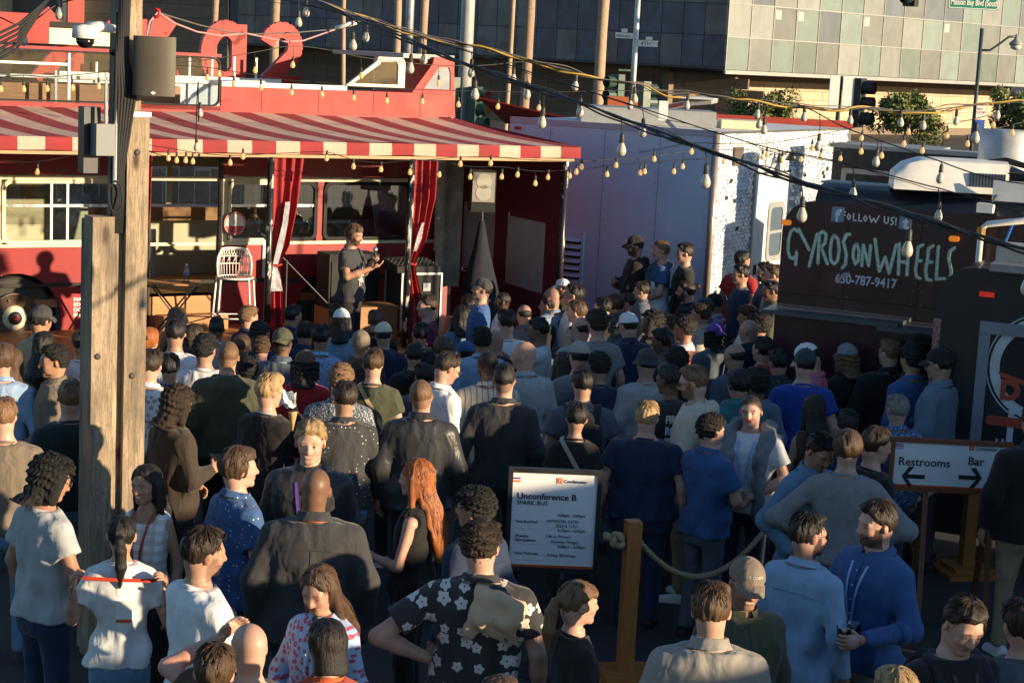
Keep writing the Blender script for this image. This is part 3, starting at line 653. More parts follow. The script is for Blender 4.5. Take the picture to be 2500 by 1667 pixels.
for u in (.62, 1.3, 1.98): MB().b2(u-.004, u+.004, -.0018, -.0003, .52, Hg-.02).build('panel_joint', jm2, gt)
MB().b2(0, GL, -.0022, -.0003, zs1+.10, zs1+.112).build('panel_joint', jm2, gt)
rvb = MB()
for u in (.03, .58, .66, 1.26, 1.34, 1.94, 2.02):
    for z in np.arange(.6, Hg-.1, .12): rvb.box((u, -.002, z), (.011, .005, .011))
tag(rvb.build('rivets', mat('rivet_grey', (.12, .11, .11), .4), gt), kind='stuff')
# rooftop unit
ac = thing('roof_air_conditioner', 'white rooftop air conditioner with slotted end on the trailer', 'air conditioner', G.wld(1.42, .30, Hg+.178), rad(-6))
P = [[]]
b = MB(); L, Wd, Hh_ = 1.0, .52, .29; rings = []
for x in np.linspace(-L/2, L/2, 14):
    f = min(1, ((x+L/2)/.25))**.5 if x < -L/2+.25 else 1.; hh = Hh_*(.55+.45*f)
    rings.append([(x, -Wd/2, .0), (x, -Wd/2+.02, hh*.6), (x, -Wd/2+.07, hh*.92), (x, -Wd/2+.16, hh), (x, Wd/2-.16, hh), (x, Wd/2-.07, hh*.92), (x, Wd/2, 0)])
b.grid(rings); n_ = len(rings[0]); b.add(rings[0], [tuple(range(n_))]); b.add(rings[-1], [tuple(range(n_))])
b.build('cover', mat('unit_white', (.78, .77, .72), .4), ac, 'auto', fix=False)
for k in range(12): MB().b2(.16+.027*k, .17+.027*k, -Wd/2-.004, -Wd/2+.03, .06, .18).build('slot', blackm, ac)
rk = thing('roof_rack', 'black rubble of roof fittings beside the air conditioner', 'rack', G.wld(1.9, .35, Hg+.176), rad(-26)); MB().b2(-.65, 1.2, -.1, .1, .02, .2).build('beam', blackm, rk); MB().tube([(-.5, 0, .2), (0, .05, .3), (.5, 0, .2), (1., 0, .32)], .03, 6).build('hose', blackm, rk)
# plumbing
pp = thing('white_pipe', 'white plastic pipe frame beside the trailer end', 'pipe', G.wld(1.85, -.15, 0), rad(-26)); MB().tube([(0, 0, .5), (0, 0, 2.78), (.05, 0, 2.83), (.9, 0, 2.98)], .028, 8).build('pipe_run', white, pp, True); MB().lathe([(.04, 0), (.04, .1)], (0, 0, 2.7), 10).build('brass_elbow', mat('brass', (.4, .26, .1), .35, metal=.7), pp)
hz = thing('blue_hose', 'bright blue water hose looping over the trailer roof', 'hose', G.wld(2.0, -.1, 0), rad(-26)); MB().tube([(-.05, 0, .6), (-.03, .0, 1.8), (0, 0, 2.5), (.1, .05, 2.85), (.4, .1, 3.02), (1.1, .1, 3.1)], .014, 8).build('hose_run', mat('hose_blue', (.03, .16, .55), .35), hz, True)
# second dark trailer behind, right
G2 = Fr(pd(2375, 560, 16.0), -22); g2 = frthing(G2, 'food_trailer', 'black food trailer with white FOLLOW lettering at the right edge', 'trailer')
pr2 = [(0, .4), (0, 2.6)]+[(.3-.3*math.cos(a), 2.6+.3*math.sin(a)) for a in np.linspace(.2, math.pi/2, 6)]+[(3., 2.9), (3., .4)]
MB().prism(pr2, idf, 0, .5).build('body', gd, g2)
u, z = G2(1800+2120/3.36, 360+735/3.36); text('FOLLOW', .15, u, z, -.004, wt, g2, bold=.004); MB().prism(rrect(u-.2, u-.06, z-.12, z+.03, .01), idf, -.004, 0).build('badge', mat('badge_pale', (.45, .6, .75), .5), g2)
MB().b2(u-.06, u+1.2, -.02, -.001, z+.32, z+.5).build('blind', white, g2)
fc = MB().b2(u-.16, u-.02, -.22, -.08, z+.22, z+.3).build('flood_lamp', white, g2); MB().tube([(u-.05, -.1, z+.3), (u-.02, 0, z+.38)], .01, 5).build('lamp_arm', black, g2)
# black truck front right with round logo
K = Fr(pd(2345, 900, 14.9), -24); kt = frthing(K, 'food_truck', 'black food truck with a white framed panel and round doughnut emblem', 'truck')
kz = lambda x, y: K(x, y, 0)
ub = -.24
pk = [(ub, .3), (ub, 2.25)]+[(ub+.3-.3*math.cos(a), 2.25+.3*math.sin(a)) for a in np.linspace(.2, math.pi/2, 6)]+[(3.4, 2.55), (3.4, .3)]
MB().prism(pk, idf, 0, .8).build('body', mat('truck_black', (.018, .019, .023), .38, coat=.15), kt)
MB().b2(ub-.012, ub+.05, -.012, .0, .9, 2.1).build('reflective_strip', mat('holo_strip', (.55, .36, .36), .15, metal=.7, var=.5, scale=40), kt)
MB().b2(.13, .22, -.03, 0, .3, 2.02).build('door_frame', mat('frame_grey', (.22, .24, .28), .4), kt); MB().b2(.13, 3., -.03, 0, 2.022, 2.12).build('door_frame', mat('frame_grey', (.22, .24, .28), .4), kt)
wf = mat('line_white', (.55, .58, .62), .5)
MB().ring([(.42, .33), (2.4, .33), (2.4, 1.78), (.42, 1.78)], [(.47, .38), (2.35, .38), (2.35, 1.73), (.47, 1.73)], idf, -.005, 0).build('panel_line', wf, kt)
cxk, czk = kz(2560, 905); cxk -= .04
circ = lambda r, n=36: [(cxk+r*math.cos(a), czk+r*math.sin(a)) for a in np.linspace(0, 2*math.pi, n+1)[:-1]]
MB().ring(circ(.46), circ(.45), idf, -.005, 0).build('emblem_line', wf, kt); MB().prism(circ(.43), idf, -.004, 0).build('emblem_disc', wf, kt); MB().prism(circ(.35), idf, -.007, -.0045).build('emblem_ring', blackm, kt); MB().prism(circ(.12), idf, -.009, -.0075).build('emblem_hole', wf, kt)
rdk = mat('emblem_red', (.42, .06, .03), .5)
MB().prism([(cxk-.36, czk-.05), (cxk+.3, czk-.2), (cxk+.3, czk-.26), (cxk-.33, czk-.09)], idf, -.010, -.0078).build('emblem_band', rdk, kt); text('D', .22, cxk-.33, czk-.27, -.011, rdk, kt, bold=.012)
MB().prism(rrect(cxk-.42, cxk+.1, czk-.5, czk-.42, .03), idf, -.011, -.0075).build('emblem_tail', rdk, kt); text('He', .1, cxk-.33, czk-.68, -.006, wf, kt, bold=.004)
MB().b2(.26, .36, -.02, 0, .75, .92).build('vent_box', greyp, kt); MB().b2(.36, .44, -.05, -.006, .76, 1.0).build('lock', greyp, kt)
MB().b2(.1, .22, -.02, 0, 2.32, 2.36).build('marker_light', mat('marker_red2', (.5, .02, .02), .3, emit=(1, .05, .03), es=.15), kt)
MB().b2(.2, 3.3, -.25, .8, 2.56, 2.62).build('roof_sheet', mat('roof_grey', (.20, .21, .23), .5), kt); MB().b2(.2, 3.2, .0, .4, 2.622, 2.75).build('roof_flap', greyp, kt)

# unseen stepped blocker added right of the frame, shaped to shade the right crowd
blocker_ = MB()
for x0, y0, y1, h in ((9., -3., 9.3, 2.88), (7., 10.5, 13.1, 3.0)): blocker_.b2(x0, x0+.4, y0, y1, 0, h)
tag(blocker_.build('shade_blocker', mat('shade_blocker_paint', (.25, .23, .2), .8)), kind='structure')
# ================================================================ glass building across the street
GR = Fr(pd(1772, 100, 100), 43); GLf = Fr(pd(1772, 100, 100), -24)
bld = frthing(GR, 'glass_building', 'pale panelled glass office building with stone base across the street', 'building')
def panelmat(name, c, rough, var=.12):
    M, t, b = nodes(name); co = coords(t, (.4, 1, .25)); n = N(t, 'ShaderNodeTexNoise', Scale=2.2, Detail=5., Distortion=1.2); t.links.new(co, n.inputs[0])
    oi = N(t, 'ShaderNodeObjectInfo'); hv = N(t, 'ShaderNodeHueSaturation'); mr = N(t, 'ShaderNodeMapRange'); mr.inputs[3].default_value = .86; mr.inputs[4].default_value = 1.1
    t.links.new(oi.outputs['Random'], mr.inputs[0]); t.links.new(mr.outputs[0], hv.inputs['Value'])
    t.links.new(ramp(t, n.outputs[0], [(.3, tuple(x*(1-var) for x in c)), (.7, tuple(min(1, x*(1+var)) for x in c))]), hv.inputs['Color'])
    t.links.new(hv.outputs[0], b.inputs['Base Color']); b.inputs['Roughness'].default_value = rough; return M
pm = [panelmat('glass_mint', (.20, .25, .23), .18), panelmat('glass_pale', (.26, .27, .26), .22), panelmat('glass_grey', (.19, .20, .19), .18), panelmat('glass_sage', (.16, .19, .17), .18), panelmat('glass_violet', (.14, .155, .18), .12)]
colx = [1772, 1828, 1883, 1938, 1993, 2047, 2100, 2150, 2199, 2248, 2297, 2343, 2389, 2437, 2482, 2526, 2570]
us = [GR(x, 140)[0] for x in colx]
zb, ph = GR(1772, 171)[1], 1.84
fm = mat('mullion', (.33, .33, .32), .4, metal=.3)
MB().b2(us[0], us[-1]+30, .06, 12, zb-.1, zb+14).build('facade_core', mat('core_dark', (.08, .08, .085), .6), bld)
MB().b2(us[0]-.05, us[-1]+30, -.1, .05, zb-.22, zb-.02).build('soffit_edge', fm, bld)
seq = [[0, 2, 0, 3, 2, 1, 0, 1, 3, 2, 0, 2, 3, 2, 0, 1], [1, 1, 2, 0, 4, 0, 2, 2, 1, 0, 2, 0, 2, 1, 2, 0], [1, 4, 1, 1, 0, 0, 1, 4, 2, 4, 4, 0, 1, 0, 4, 1], [0, 1, 4, 1, 2, 1, 0, 4, 1, 1, 0, 4, 1, 1, 0, 2]]
bl = mat('blind_cream', (.50, .46, .36), .6)
for r in range(4):
    z = zb+ph*r
    for c in range(16):
        a, d = us[c]+.03+.08*(r % 2)*0, us[c+1]-.03
        g_ = MB().b2(a, d, -.0, .05, z+.02, z+ph-.05).build('glass_panel', pm[seq[r][c]], bld)
        if r == 1 and c in (2, 3, 6, 10): MB().b2(a+.1, a+.6, -.012, -.002, z+ph*.62, z+ph*.9).build('blind', bl, g_)
    MB().b2(us[0], us[-1], -.05, .0, z+ph-.045, z+ph+.015).build('transom', fm, bld)
for c in range(17): MB().b2(us[c]-.025, us[c]+.025, -.045, -.002, zb, zb+ph*4).build('mullion', fm, bld)
# stone base, recessed under the overhang
stone = panelmat('travertine', (.58, .42, .29), .7, .1)
def stonewall(fr, par, u0, u1, w, z0, z1, bw, bh, mt):
    me = None
    nz = int((z1-z0)/bh); n = int((u1-u0)/bw)+1
    for j in range(nz):
        for i in range(n):
            o = MB().b2(0, bw-.03, 0, .3, 0, bh-.03).build('stone_block', mt, par) if me is None else link('stone_block', me, par)
            me = o.data; o.location = (u0+i*bw+(bw/2 if j % 2 else 0), w+RNG.uniform(-.01, .01), z0+j*bh)
    MB().b2(u0-.5, u1+1, w+.05, w+.6, 0, z1+.4).build('wall_core', mat('core_stone', (.20, .15, .11), .8), par)
stonewall(GR, bld, us[0]+.6, us[-1]+1, 4.2, .0+.5, zb-.2, 1.62, .53, stone)
MB().b2(us[0], us[-1]+20, -.05, 4.9, zb-.24, zb-.2).build('overhang_ceiling', mat('soffit_dark', (.06, .05, .045), .8), bld)
# left wing in shade, blue glass
bw_ = frthing(GLf, 'glass_building', 'dark blue glass office wing in shade behind the palm trunks', 'building')
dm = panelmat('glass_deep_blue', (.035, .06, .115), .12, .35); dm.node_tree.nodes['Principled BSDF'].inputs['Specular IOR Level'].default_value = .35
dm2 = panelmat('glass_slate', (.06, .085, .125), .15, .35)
zl0 = GLf(1772, 166)[1]; ul = GLf(560, 60)[0]
pit = 1.28; n = int(-ul/pit)
MB().b2(ul, -.06, .06, 10, zl0-.1, zl0+12).build('facade_core', mat('core_dark'  , (.08, .08, .085)), bw_)
for r in range(4):
    for c in range(n):
        o = MB().b2(-pit*(c+1)+.02, -pit*c-.02, 0, .05, zl0+1.75*r+.02, zl0+1.75*(r+1)-.03).build('glass_panel', dm2 if RNG.rand() < .3 else dm, bw_)
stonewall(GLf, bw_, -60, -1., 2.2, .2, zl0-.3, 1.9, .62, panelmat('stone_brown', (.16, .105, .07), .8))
# brown boarded wing at far left; cream piers added in place of strips of sunlight
lw = frthing(GLf, 'boarded_building', 'dark brown boarded building with added cream strips standing for sunlight behind the bus', 'building')
u0_, u1_ = GLf(-60, 40)[0], ul-.1; bm_ = panelmat('board_brown', (.10, .085, .07), .8)
for j in range(12): MB().b2(u0_, u1_, 0, .2, .5+.8*j, 1.28+.8*j).build('board', bm_, lw)
MB().b2(u0_, u1_, .21, 1, .4, 10).build('wall_core', mat('core_dark'  , (.08, .08, .085)), lw)
for xa, wd in ((205, .9), (30, .4)):
    u = GLf(xa, 40)[0]; MB().b2(u-wd, u+.02, -1.6, -.01, .5, 12).build('sun_strip', panelmat('sun_strip_cream%d' % xa, (.60, .50, .32), .7), lw)
# ================================================================ palms, poles, signals
bark = woodmat('palm_bark', (.30, .20, .13), (.48, .34, .24), (3, 3, 2.), .85)
frond = mat('frond_green', (.05, .09, .03), .6)
def palm(x, wpx, Z, lab):
    p = pd(x, 150, Z); r = wpx/2*Z/F
    t_ = thing('palm_tree', lab, 'palm', (p[0], p[1], 0), 0, 'palms along the street')
    pts = [(.12*math.sin(z*.25+x), .05*math.cos(z*.3), z) for z in np.linspace(0, 13, 14)]
    MB().tube(pts, [r*(1.15 if i == 0 else 1.)*(1+.03*math.sin(i*2.3)) for i in range(14)], 12).build('trunk', bark, t_, True)
    for k in range(14):
        a = 2*math.pi*k/14+RNG.uniform(-.2, .2); e = RNG.uniform(.1, .8); b = MB(); row = []
        for q in np.linspace(0, 1, 6): row.append((pts[-1][0]+math.cos(a)*2.2*q, pts[-1][1]+math.sin(a)*2.2*q, 13+2*e*q-2.6*q*q))
        b.grid([[(p_[0]-math.sin(a)*.28*math.sin(math.pi*min(1, i/5+.1)), p_[1]+math.cos(a)*.28*math.sin(math.pi*min(1, i/5+.1)), p_[2]-.1) for i, p_ in enumerate(row)], row, [(p_[0]+math.sin(a)*.28*math.sin(math.pi*min(1, i/5+.1)), p_[1]-math.cos(a)*.28*math.sin(math.pi*min(1, i/5+.1)), p_[2]-.1) for i, p_ in enumerate(row)]])
        b.build('frond', frond, t_, fix=False)
for x, w, Z, lab in ((526, 16, 74, 'palm trunk behind the timber post and red letters'), (676, 22, 70, 'palm trunk rising behind the ring of the red letter'), (838, 11, 80, 'thin palm trunk behind the curved red letter'), (1024, 20, 72, 'palm trunk between the pale lamp pole and the grey pole'), (1238, 11, 66, 'thinnest sunlit palm trunk right of the grey pole'), (1282, 24, 88, 'broad dull brown palm trunk beside the thin one'), (1474, 26, 62, 'broad sunlit palm trunk left of the street name signs'), (962, 18, 92, 'dull palm trunk left of the pale lamp pole')): palm(x, w, Z, lab)
def pole(name, lab, cat, x, wpx, Z, top, m_):
    p = pd(x, 150, Z); t_ = thing(name, lab, cat, (p[0], p[1], 0)); r = wpx/2*Z/F
    MB().tube([(0, 0, 0), (0, 0, top)], [r*1.1, r], 14).build('pole', m_, t_, True); return t_, p
pole('lamp_pole', 'pale lamp pole rising behind the front cab of the bus', 'pole', 996, 19, 60, 12, galv)
gp_, P0 = pole('signal_pole', 'thick grey signal pole behind the nose of the bus', 'pole', 1137, 31, 44, 10, mat('pole_grey', (.36, .36, .35), .5))
sgn = mat('signal_green', (.03, .07, .05), .45); sblk = mat('signal_black', (.015, .016, .016), .5)
def head(par, c, rz, lens=True, body=sgn, s=1.):
    R_ = Matrix.Rotation(rz, 3, 'Z'); c = Vector(c)
    MB().box(c, (.34*s, .22*s, 1.08*s), R_).build('signal_housing', body, par)
    for k, col in enumerate(((.5, .02, .015), (.5, .22, .01), (.02, .30, .12))):
        o = c+R_ @ Vector((0, -.11*s, (.34-.34*k)*s)); d = R_ @ Vector((0, -1, 0))
        MB().tube([o, o+d*.26*s], .145*s, 14, cap=False).build('visor', body, par)
        MB().tube([o+d*.02, o+d*.03], .135*s, 14).build('lens', mat('lens_%d' % k, col, .3), par)
h1 = thing('traffic_signal', 'dark green traffic signal on the thick grey pole by the bus', 'traffic light', (P0[0], P0[1], 0)); head(h1, (-.28, -.1, 2.9), rad(-60)); head(h1, (.28, -.3, 2.7), rad(60))
st_, P1 = pole('street_sign_pole', 'slim pole carrying two white street name blades', 'pole', 1549, 13, 46, 8, galv)
ss = thing('street_sign', 'white street name blade reading 4TH ST', 'sign', (P1[0], P1[1], 0)); s46 = 46/F
tb_ = mat('sign_print', (.03, .03, .04), .6)
MB().b2(6*s46, 54*s46, -.1, -.08, 4.42, 4.58).build('blade', white, ss); MB().b2(24*s46, 40*s46, -.1, -.08, 4.59, 4.67).build('number_tab', white, ss); text('4TH    ST', .14, 12*s46, 4.45, -.104, tb_, ss)
s2 = thing('street_sign', 'white blade with small dark lettering left of the pole', 'sign', (P1[0], P1[1], 0)); MB().b2(-50*s46, -8*s46, -.1, -.08, 4.60, 4.74).build('blade', white, s2); MB().b2(-36*s46, -22*s46, -.1, -.08, 4.75, 4.84).build('number_tab', white, s2); text('MISSION ROCK', .085, -48*s46, 4.63, -.104, tb_, s2, sx=.62)
h2 = thing('traffic_signal', 'dark green traffic signal left of the street name pole', 'traffic light', (P1[0], P1[1], 0)); head(h2, (-.42, -.2, 3.15), rad(-50)); MB().bar((-.4, -.1, 3.8), (0, 0, 3.8), .05, .05).build('bracket', sgn, h2)
head(h2, (.3, .3, 3.0), rad(120))
# near signal with white backs
p = pd(2048, 250, 40); s40 = 40/F; h3 = thing('traffic_signal', 'black traffic signal with red amber and green lenses beside white back boards', 'traffic light', (p[0], p[1], 0))
MB().tube([(0, 0, 0), (0, 0, 3.95)], .05, 10).build('pole', sblk, h3)
for a, d in ((-27, -3), (5, 33)): MB().b2(a*s40, d*s40, -.12, -.06, 3.18 if a < 0 else 3.22, 3.96).build('back_board', white, h3)
head(h3, (.42, .0, 3.38), rad(58), body=sblk, s=1.)
p = pd(2386, 200, 46); s = 46/F; lp = thing('street_lamp', 'dark street lamp with swan neck arm and bell shade at right', 'street lamp', (p[0], p[1], 0)); lpm = mat('lamp_green', (.04, .06, .06), .4)
MB().tube([(0, 0, 0), (0, 0, 5.3)], .05, 10).build('pole', lpm, lp, True); MB().tube([(0, 0, 4.75), (.25, 0, 4.76), (.5, 0, 4.95), (.7, 0, 5.12), (.95, 0, 5.14)], .03, 8).build('arm', lpm, lp, True)
MB().lathe([(.03, .18), (.06, .05), (.17, -.04), (.18, -.1)], (.9, 0, 5.02), 16).build('shade', mat('shade_grey', (.3, .3, .28), .4), lp, True); MB().lathe([(.15, 0), (.13, -.08), (.04, -.12)], (.9, 0, 4.92), 14).build('globe', mat('globe_milk', (.6, .6, .55), .2), lp, True)
pk_ = thing('parking_sign', 'white and red parking sign above a blue panel on the lamp pole', 'sign', (p[0], p[1], 0)); MB().b2(.02, .26, -.09, -.07, 3.05, 3.34).build('panel', white, pk_); MB().b2(.02, .26, -.09, -.07, 2.5, 3.0).build('blue_panel', mat('sign_blue', (.03, .09, .35), .5), pk_); rp = mat('sign_red', (.5, .05, .05), .5); text('NO\nSTOP', .09, .04, 3.24, -.094, rp, pk_)
# green street sign and signal on a mast arm above the frame
p = pd(2376, 0, 42); ma = thing('mast_arm', 'galvanised mast arm over the street', 'mast', (p[0], p[1], 0)); zz = p[2]
MB().tube([(-2.2, 0, zz+.55), (6, 0, zz+.7)], .07, 10).build('arm', galv, ma, True); MB().tube([(6, 0, 0), (6, 0, zz+.9)], .13, 12).build('pole', galv, ma, True)
gs = thing('street_sign', 'green street sign reading Mission Bay Blvd (South)', 'sign', (p[0], p[1], 0)); MB().b2(-.58, .58, -.05, -.02, zz-.22, zz+.4).build('panel', mat('sign_green', (.0, .20, .12), .5), gs); text('Mission Bay Blvd (South)', .19, -.53, zz-.13, -.055, wt, gs, sx=.6, bold=.004); MB().ring(rrect(-.57, .57, zz-.21, zz+.39, .03), rrect(-.555, .555, zz-.195, zz+.375, .03), idf, -.054, -.051).build('border', wt, gs)
h4 = thing('traffic_signal', 'black traffic signal hanging from the mast arm at the top edge', 'traffic light', (p[0], p[1], 0)); head(h4, (-1.45, 0, zz+.26), rad(-40), body=sblk, s=.9)
# ================================================================ round street trees
MT, tT, bT = nodes('leaf_green'); ga = N(tT, 'ShaderNodeNewGeometry'); tT.links.new(ramp(tT, ga.outputs['Random Per Island'], [(.0, (.05, .075, .015)), (.5, (.11, .14, .03)), (1., (.19, .21, .05))]), bT.inputs['Base Color']); bT.inputs['Roughness'].default_value = .55
def leafball(name, parent, c, R3, n, size, mt=MT, seed=0):
    r = np.random.RandomState(seed); b = MB(); K = [(r.normal(0, .45, 3)*R3, r.uniform(.32, .55)) for _ in range(34)]
    K = [(np.array(c)+k*np.minimum(1, .8*np.array(R3)/np.maximum(1e-3, abs(k))), s) for k, s in K]
    for i in range(n):
        k, s = K[r.randint(len(K))]; d = r.normal(0, 1, 3); d /= np.linalg.norm(d); q = k+d*s*min(R3)*r.uniform(.6, 1.1)
        u = r.normal(0, 1, 3); u /= np.linalg.norm(u); v = np.cross(u, d); v /= max(1e-3, np.linalg.norm(v)); a, e = size*r.uniform(.6, 1.3), size*.45
        b.add([q-u*a, q+v*e, q+u*a, q-v*e], [(0, 1, 2, 3)])
    return tag(b.build(name, mt, parent, fix=False), kind='stuff')
for k, (x, y, wpx, Z, lab) in enumerate(((1852, 288, 150, 72, 'round green street tree behind the sequinned truck'), (2212, 282, 150, 66, 'round green street tree right of the traffic signal'), (2510, 275, 140, 66, 'round green street tree cut by the right edge'))):
    p = pd(x, y, Z); r = wpx/2*Z/F*1.12; t_ = thing('street_tree', lab, 'tree', (p[0], p[1], 0), 0, 'round trees along the stone wall'); MB().tube([(0, 0, 0), (.05, 0, p[2]*.6), (0, .05, p[2]+.2)], [.09, .07, .04], 8).build('trunk', bark, t_, True)
    leafball('crown', t_, (0, 0, p[2]), (r*.95, r*.9, r*.72), 9000, .085, seed=k)
# ================================================================ roofs and clutter between the bus and the street
ts = thing('sail_shade', 'red fabric sail shade stretched behind the awning', 'shade', (0, 0, 0)); a, b_, c = pd(1168, 237, 27), pd(1410, 293, 27), pd(1235, 300, 31); MB().add([a, b_, c, a+np.array([0, .02, -.02]), b_+np.array([0, .02, -.02]), c+np.array([0, .02, -.02])], [(0, 1, 2), (3, 5, 4), (0, 3, 4, 1), (1, 4, 5, 2), (2, 5, 3, 0)]).build('sail', mat('sail_red', (.55, .06, .04), .7), ts)
ob = thing('orange_hoarding', 'orange hoarding panel on a roof behind the purple truck', 'hoarding', pd(1515, 290, 33)*np.array([1, 1, 0])); MB().b2(-.25, .3, 0, .4, 0, 3.4).build('panel', mat('hoard_orange', (.42, .10, .03), .7), ob)
ks = thing('kiosk_roof', 'slanted grey and dark red kiosk roof behind the purple truck', 'kiosk', pd(1650, 280, 36)*np.array([1, 1, 0]), rad(-10))
MB().prism([(-.95, 3.05), (.4, 3.38), (.75, 3.38), (.75, 3.3), (.42, 3.26), (-.9, 2.95)], idf, -.8, 1.).build('roof', greyp, ks); MB().b2(.1, .8, -.9, .9, 3.385, 3.42).build('ridge', white, ks); MB().b2(-.9, .9, .1, .9, 0, 2.94).build('kiosk_wall', blackm, ks); MB().prism([(-.95, 3.02), (.35, 3.34), (.35, 3.28), (-.95, 2.95)], idf, -.86, -.81).build('fascia', mat('fascia_red', (.14, .03, .03), .6), ks)
rb = thing('red_beam_roof', 'long red edged roof behind the sequinned truck', 'roof', pd(1900, 300, 34)*np.array([1, 1, 0]), rad(-4)); MB().b2(-1.4, 1.4, 0, .2, 3., 3.14).build('red_edge', mat('edge_red', (.40, .05, .03), .6), rb); MB().b2(-1.4, 1.4, .201, 3, 0, 2.99).build('wall', greyp, rb)
D = Fr(pd(2270, 420, 25), -26); dk = frthing(D, 'parked_truck', 'dark navy truck standing behind the maroon food trailer', 'truck')
MB().b2(-1.4, 3.2, 0, .5, .5, 3.0).build('body', mat('truck_navy', (.012, .014, .022), .3, coat=.3), dk); MB().b2(-1.45, 3.3, -.03, .55, 3.002, 3.06).build('roof_edge', greyp, dk); MB().ring(rrect(-1.25, .2, 1.95, 2.72, .03), rrect(-1.18, .13, 2.02, 2.65, .03), idf, -.03, -.001).build('hatch_frame', greyp, dk)
wtk = thing('white_van_roof', 'pale van roof seen beyond the dark truck', 'van', pd(2330, 350, 32)*np.array([1, 1, 0]), rad(-20)); MB().b2(-3, -.3, 0, 2, .4, 2.75).build('body', greyp, wtk); MB().b2(-.28, 1.4, 0, 2, .4, 2.62).build('cab', white, wtk); MB().b2(-2.9, 1.2, -.02, -.001, 2.1, 2.4).build('window', blueglass, wtk)
tk = thing('steel_flue', 'wide stainless steel exhaust drum on a truck roof at the right edge', 'flue', pd(2462, 330, 23)*np.array([1, 1, 0]))
MB().lathe([(.34, 2.5), (.36, 3.02), (.36, 3.42), (.33, 3.44)], n=28).build('drum', mat('drum_steel', (.50, .50, .48), .45, metal=.25, var=.2), tk, True); MB().b2(-.5, .5, -.5, .5, 0, 2.5).build('plinth', blackm, tk)
sp_ = thing('tilted_panel', 'tilted grey solar panel at the right edge', 'panel', pd(2475, 400, 19.5)*np.array([1, 1, 0]), rad(-26)); MB().box((.1, 0, 2.72), (.5, .04, .75), Matrix.Rotation(rad(18), 3, 'Y')).build('panel', mat('solar', (.12, .14, .19), .2), sp_); MB().tube([(0, .1, 0), (0, .1, 2.6)], .03).build('post', galv, sp_)
df = thing('wooden_fence', 'dark wooden fence behind the bus and truck', 'fence', B.wld(0, 6.5, 0), rad(20))
for k in range(60): MB().b2(-6+.25*k, -5.77+.25*k, 0, .03, 0, 2.0+.03*(k % 3)).build('board', bark, df)
# ================================================================ big timber post on the left
Pq = Fr(pz(262, 1600, 0), 33); po = frthing(Pq, 'timber_post', 'weathered triple timber post with bolts standing among the crowd at left', 'post')
pu = lambda x, y, w=0.: Pq(x, y, w)
def timber(u0, u1, w0, w1, z1, nm='timber'):
    o = MB(); o.b2(u0, u1, w0, w1, 0, z1); return o.build(nm, postw, po)
la, lb = pu(226, 620)[0], pu(279, 620)[0]; ra, rb_ = pu(307, 620)[0], pu(360, 620)[0]; zt, zr = pu(252, 530)[1], pu(330, 285)[1]
timber(la, lb, 0, .16, zt); timber(ra, rb_, 0, .16, zr); timber(lb+.004, ra-.004, .05, .15, 3.3); 
timber(ra-.01, ra+.15, .165, .32, 6.2); timber(la+.03, ra-.02, .165, .3, 2.9)
bo = mat('bolt_iron', (.05, .045, .04), .6, metal=.4)
for x, y in ((335, 372), (322, 917), (238, 870)):
    u, z = pu(x, y); MB().lathe([(.022, .004), (.020, -.006), (.012, -.01)], (u, 0, z), 12, 'Y').build('bolt', bo, po)
MB().b2(ra-.012, rb_+.006, -.01, .162, zr, zr+.03).build('cap_plate', galv, po)
fs = thing('loudspeaker', 'dark brown wall loudspeaker fixed to the timber post', 'speaker', Pq.wld(rb_-.02, -.12, pu(365, 235, -.2)[1]), rad(6))
rows = []
for a in np.linspace(-1.1, 1.1, 13): rows.append([(.135*math.sin(a)/.9, -.07*math.cos(a), z) for z in (0, .012, .36, .372)])
b = MB(); b.grid(rows); b.add([(r[0]) for r in rows]+[(-.11, .14, 0), (.11, .14, 0)], [tuple(range(13))+(14, 13)]); b.add([(r[3]) for r in rows]+[(-.11, .14, .372), (.11, .14, .372)], [tuple(range(13))+(14, 13)])
b.add([rows[0][0], rows[0][3], (-.11, .14, .372), (-.11, .14, 0)], [(0, 1, 2, 3)]); b.add([rows[-1][0], rows[-1][3], (.11, .14, .372), (.11, .14, 0)], [(0, 1, 2, 3)])
b.build('cabinet', mat('speaker_brown', (.085, .07, .05), .6), fs, 'auto'); MB().prism([(-.018, .02), (0, .008), (.018, .02), (.0, .03)], idf, -.076, -.071).build('badge', white, fs)
cc = thing('security_camera', 'white dome security camera on an arm left of the timber post', 'camera', Pq.wld(ra-.02, .1, 0), rad(20)); zc = pu(218, 80)[1]
MB().tube([(0, 0, zc-.16), (-.0, 0, zc+.02), (-.12, 0, zc+.04), (-.2, 0, zc+.02)], [.03, .035, .035, .05], 10).build('arm', white, cc, True); MB().lathe([(.02, .05), (.08, .035), (.085, -.035), (.075, -.04)], (-.22, 0, zc-.0), 20).build('housing', white, cc, True); MB().lathe([(.06, 0), (.055, -.03), (.03, -.055), (.01, -.06)], (-.22, 0, zc-.04), 16).build('dome', mat('dome_black', (.01, .01, .012), .1), cc, True); MB().lathe([(.035, 0), (.03, -.03), (.01, -.04)], (-.04, -.02, zc-.1), 12).build('second_dome', mat('dome_black', (.01, .01, .012), .1), cc, True)
eb = frthing(Pq, 'electrical_box', 'grey electrical boxes with conduit on the left side of the post', 'box'); u, z = pu(268, 380); 
MB().b2(u-.1, u+.02, -.03, .08, z, z+.2).build('grey_box', mat('box_grey', (.16, .17, .18), .5), eb); MB().b2(u-.14, u-.03, .09, .2, z-.12, z+.3).build('dark_box', mat('box_navy', (.02, .022, .03), .4), eb); MB().tube([(u+.03, -.01, z-.18), (u+.03, -.01, z+.33)], .014, 8).build('conduit', galv, eb); MB().tube([(u-.03, .0, z+.2), (u-.03, 0, z+.34)], .012, 8).build('conduit', galv, eb)
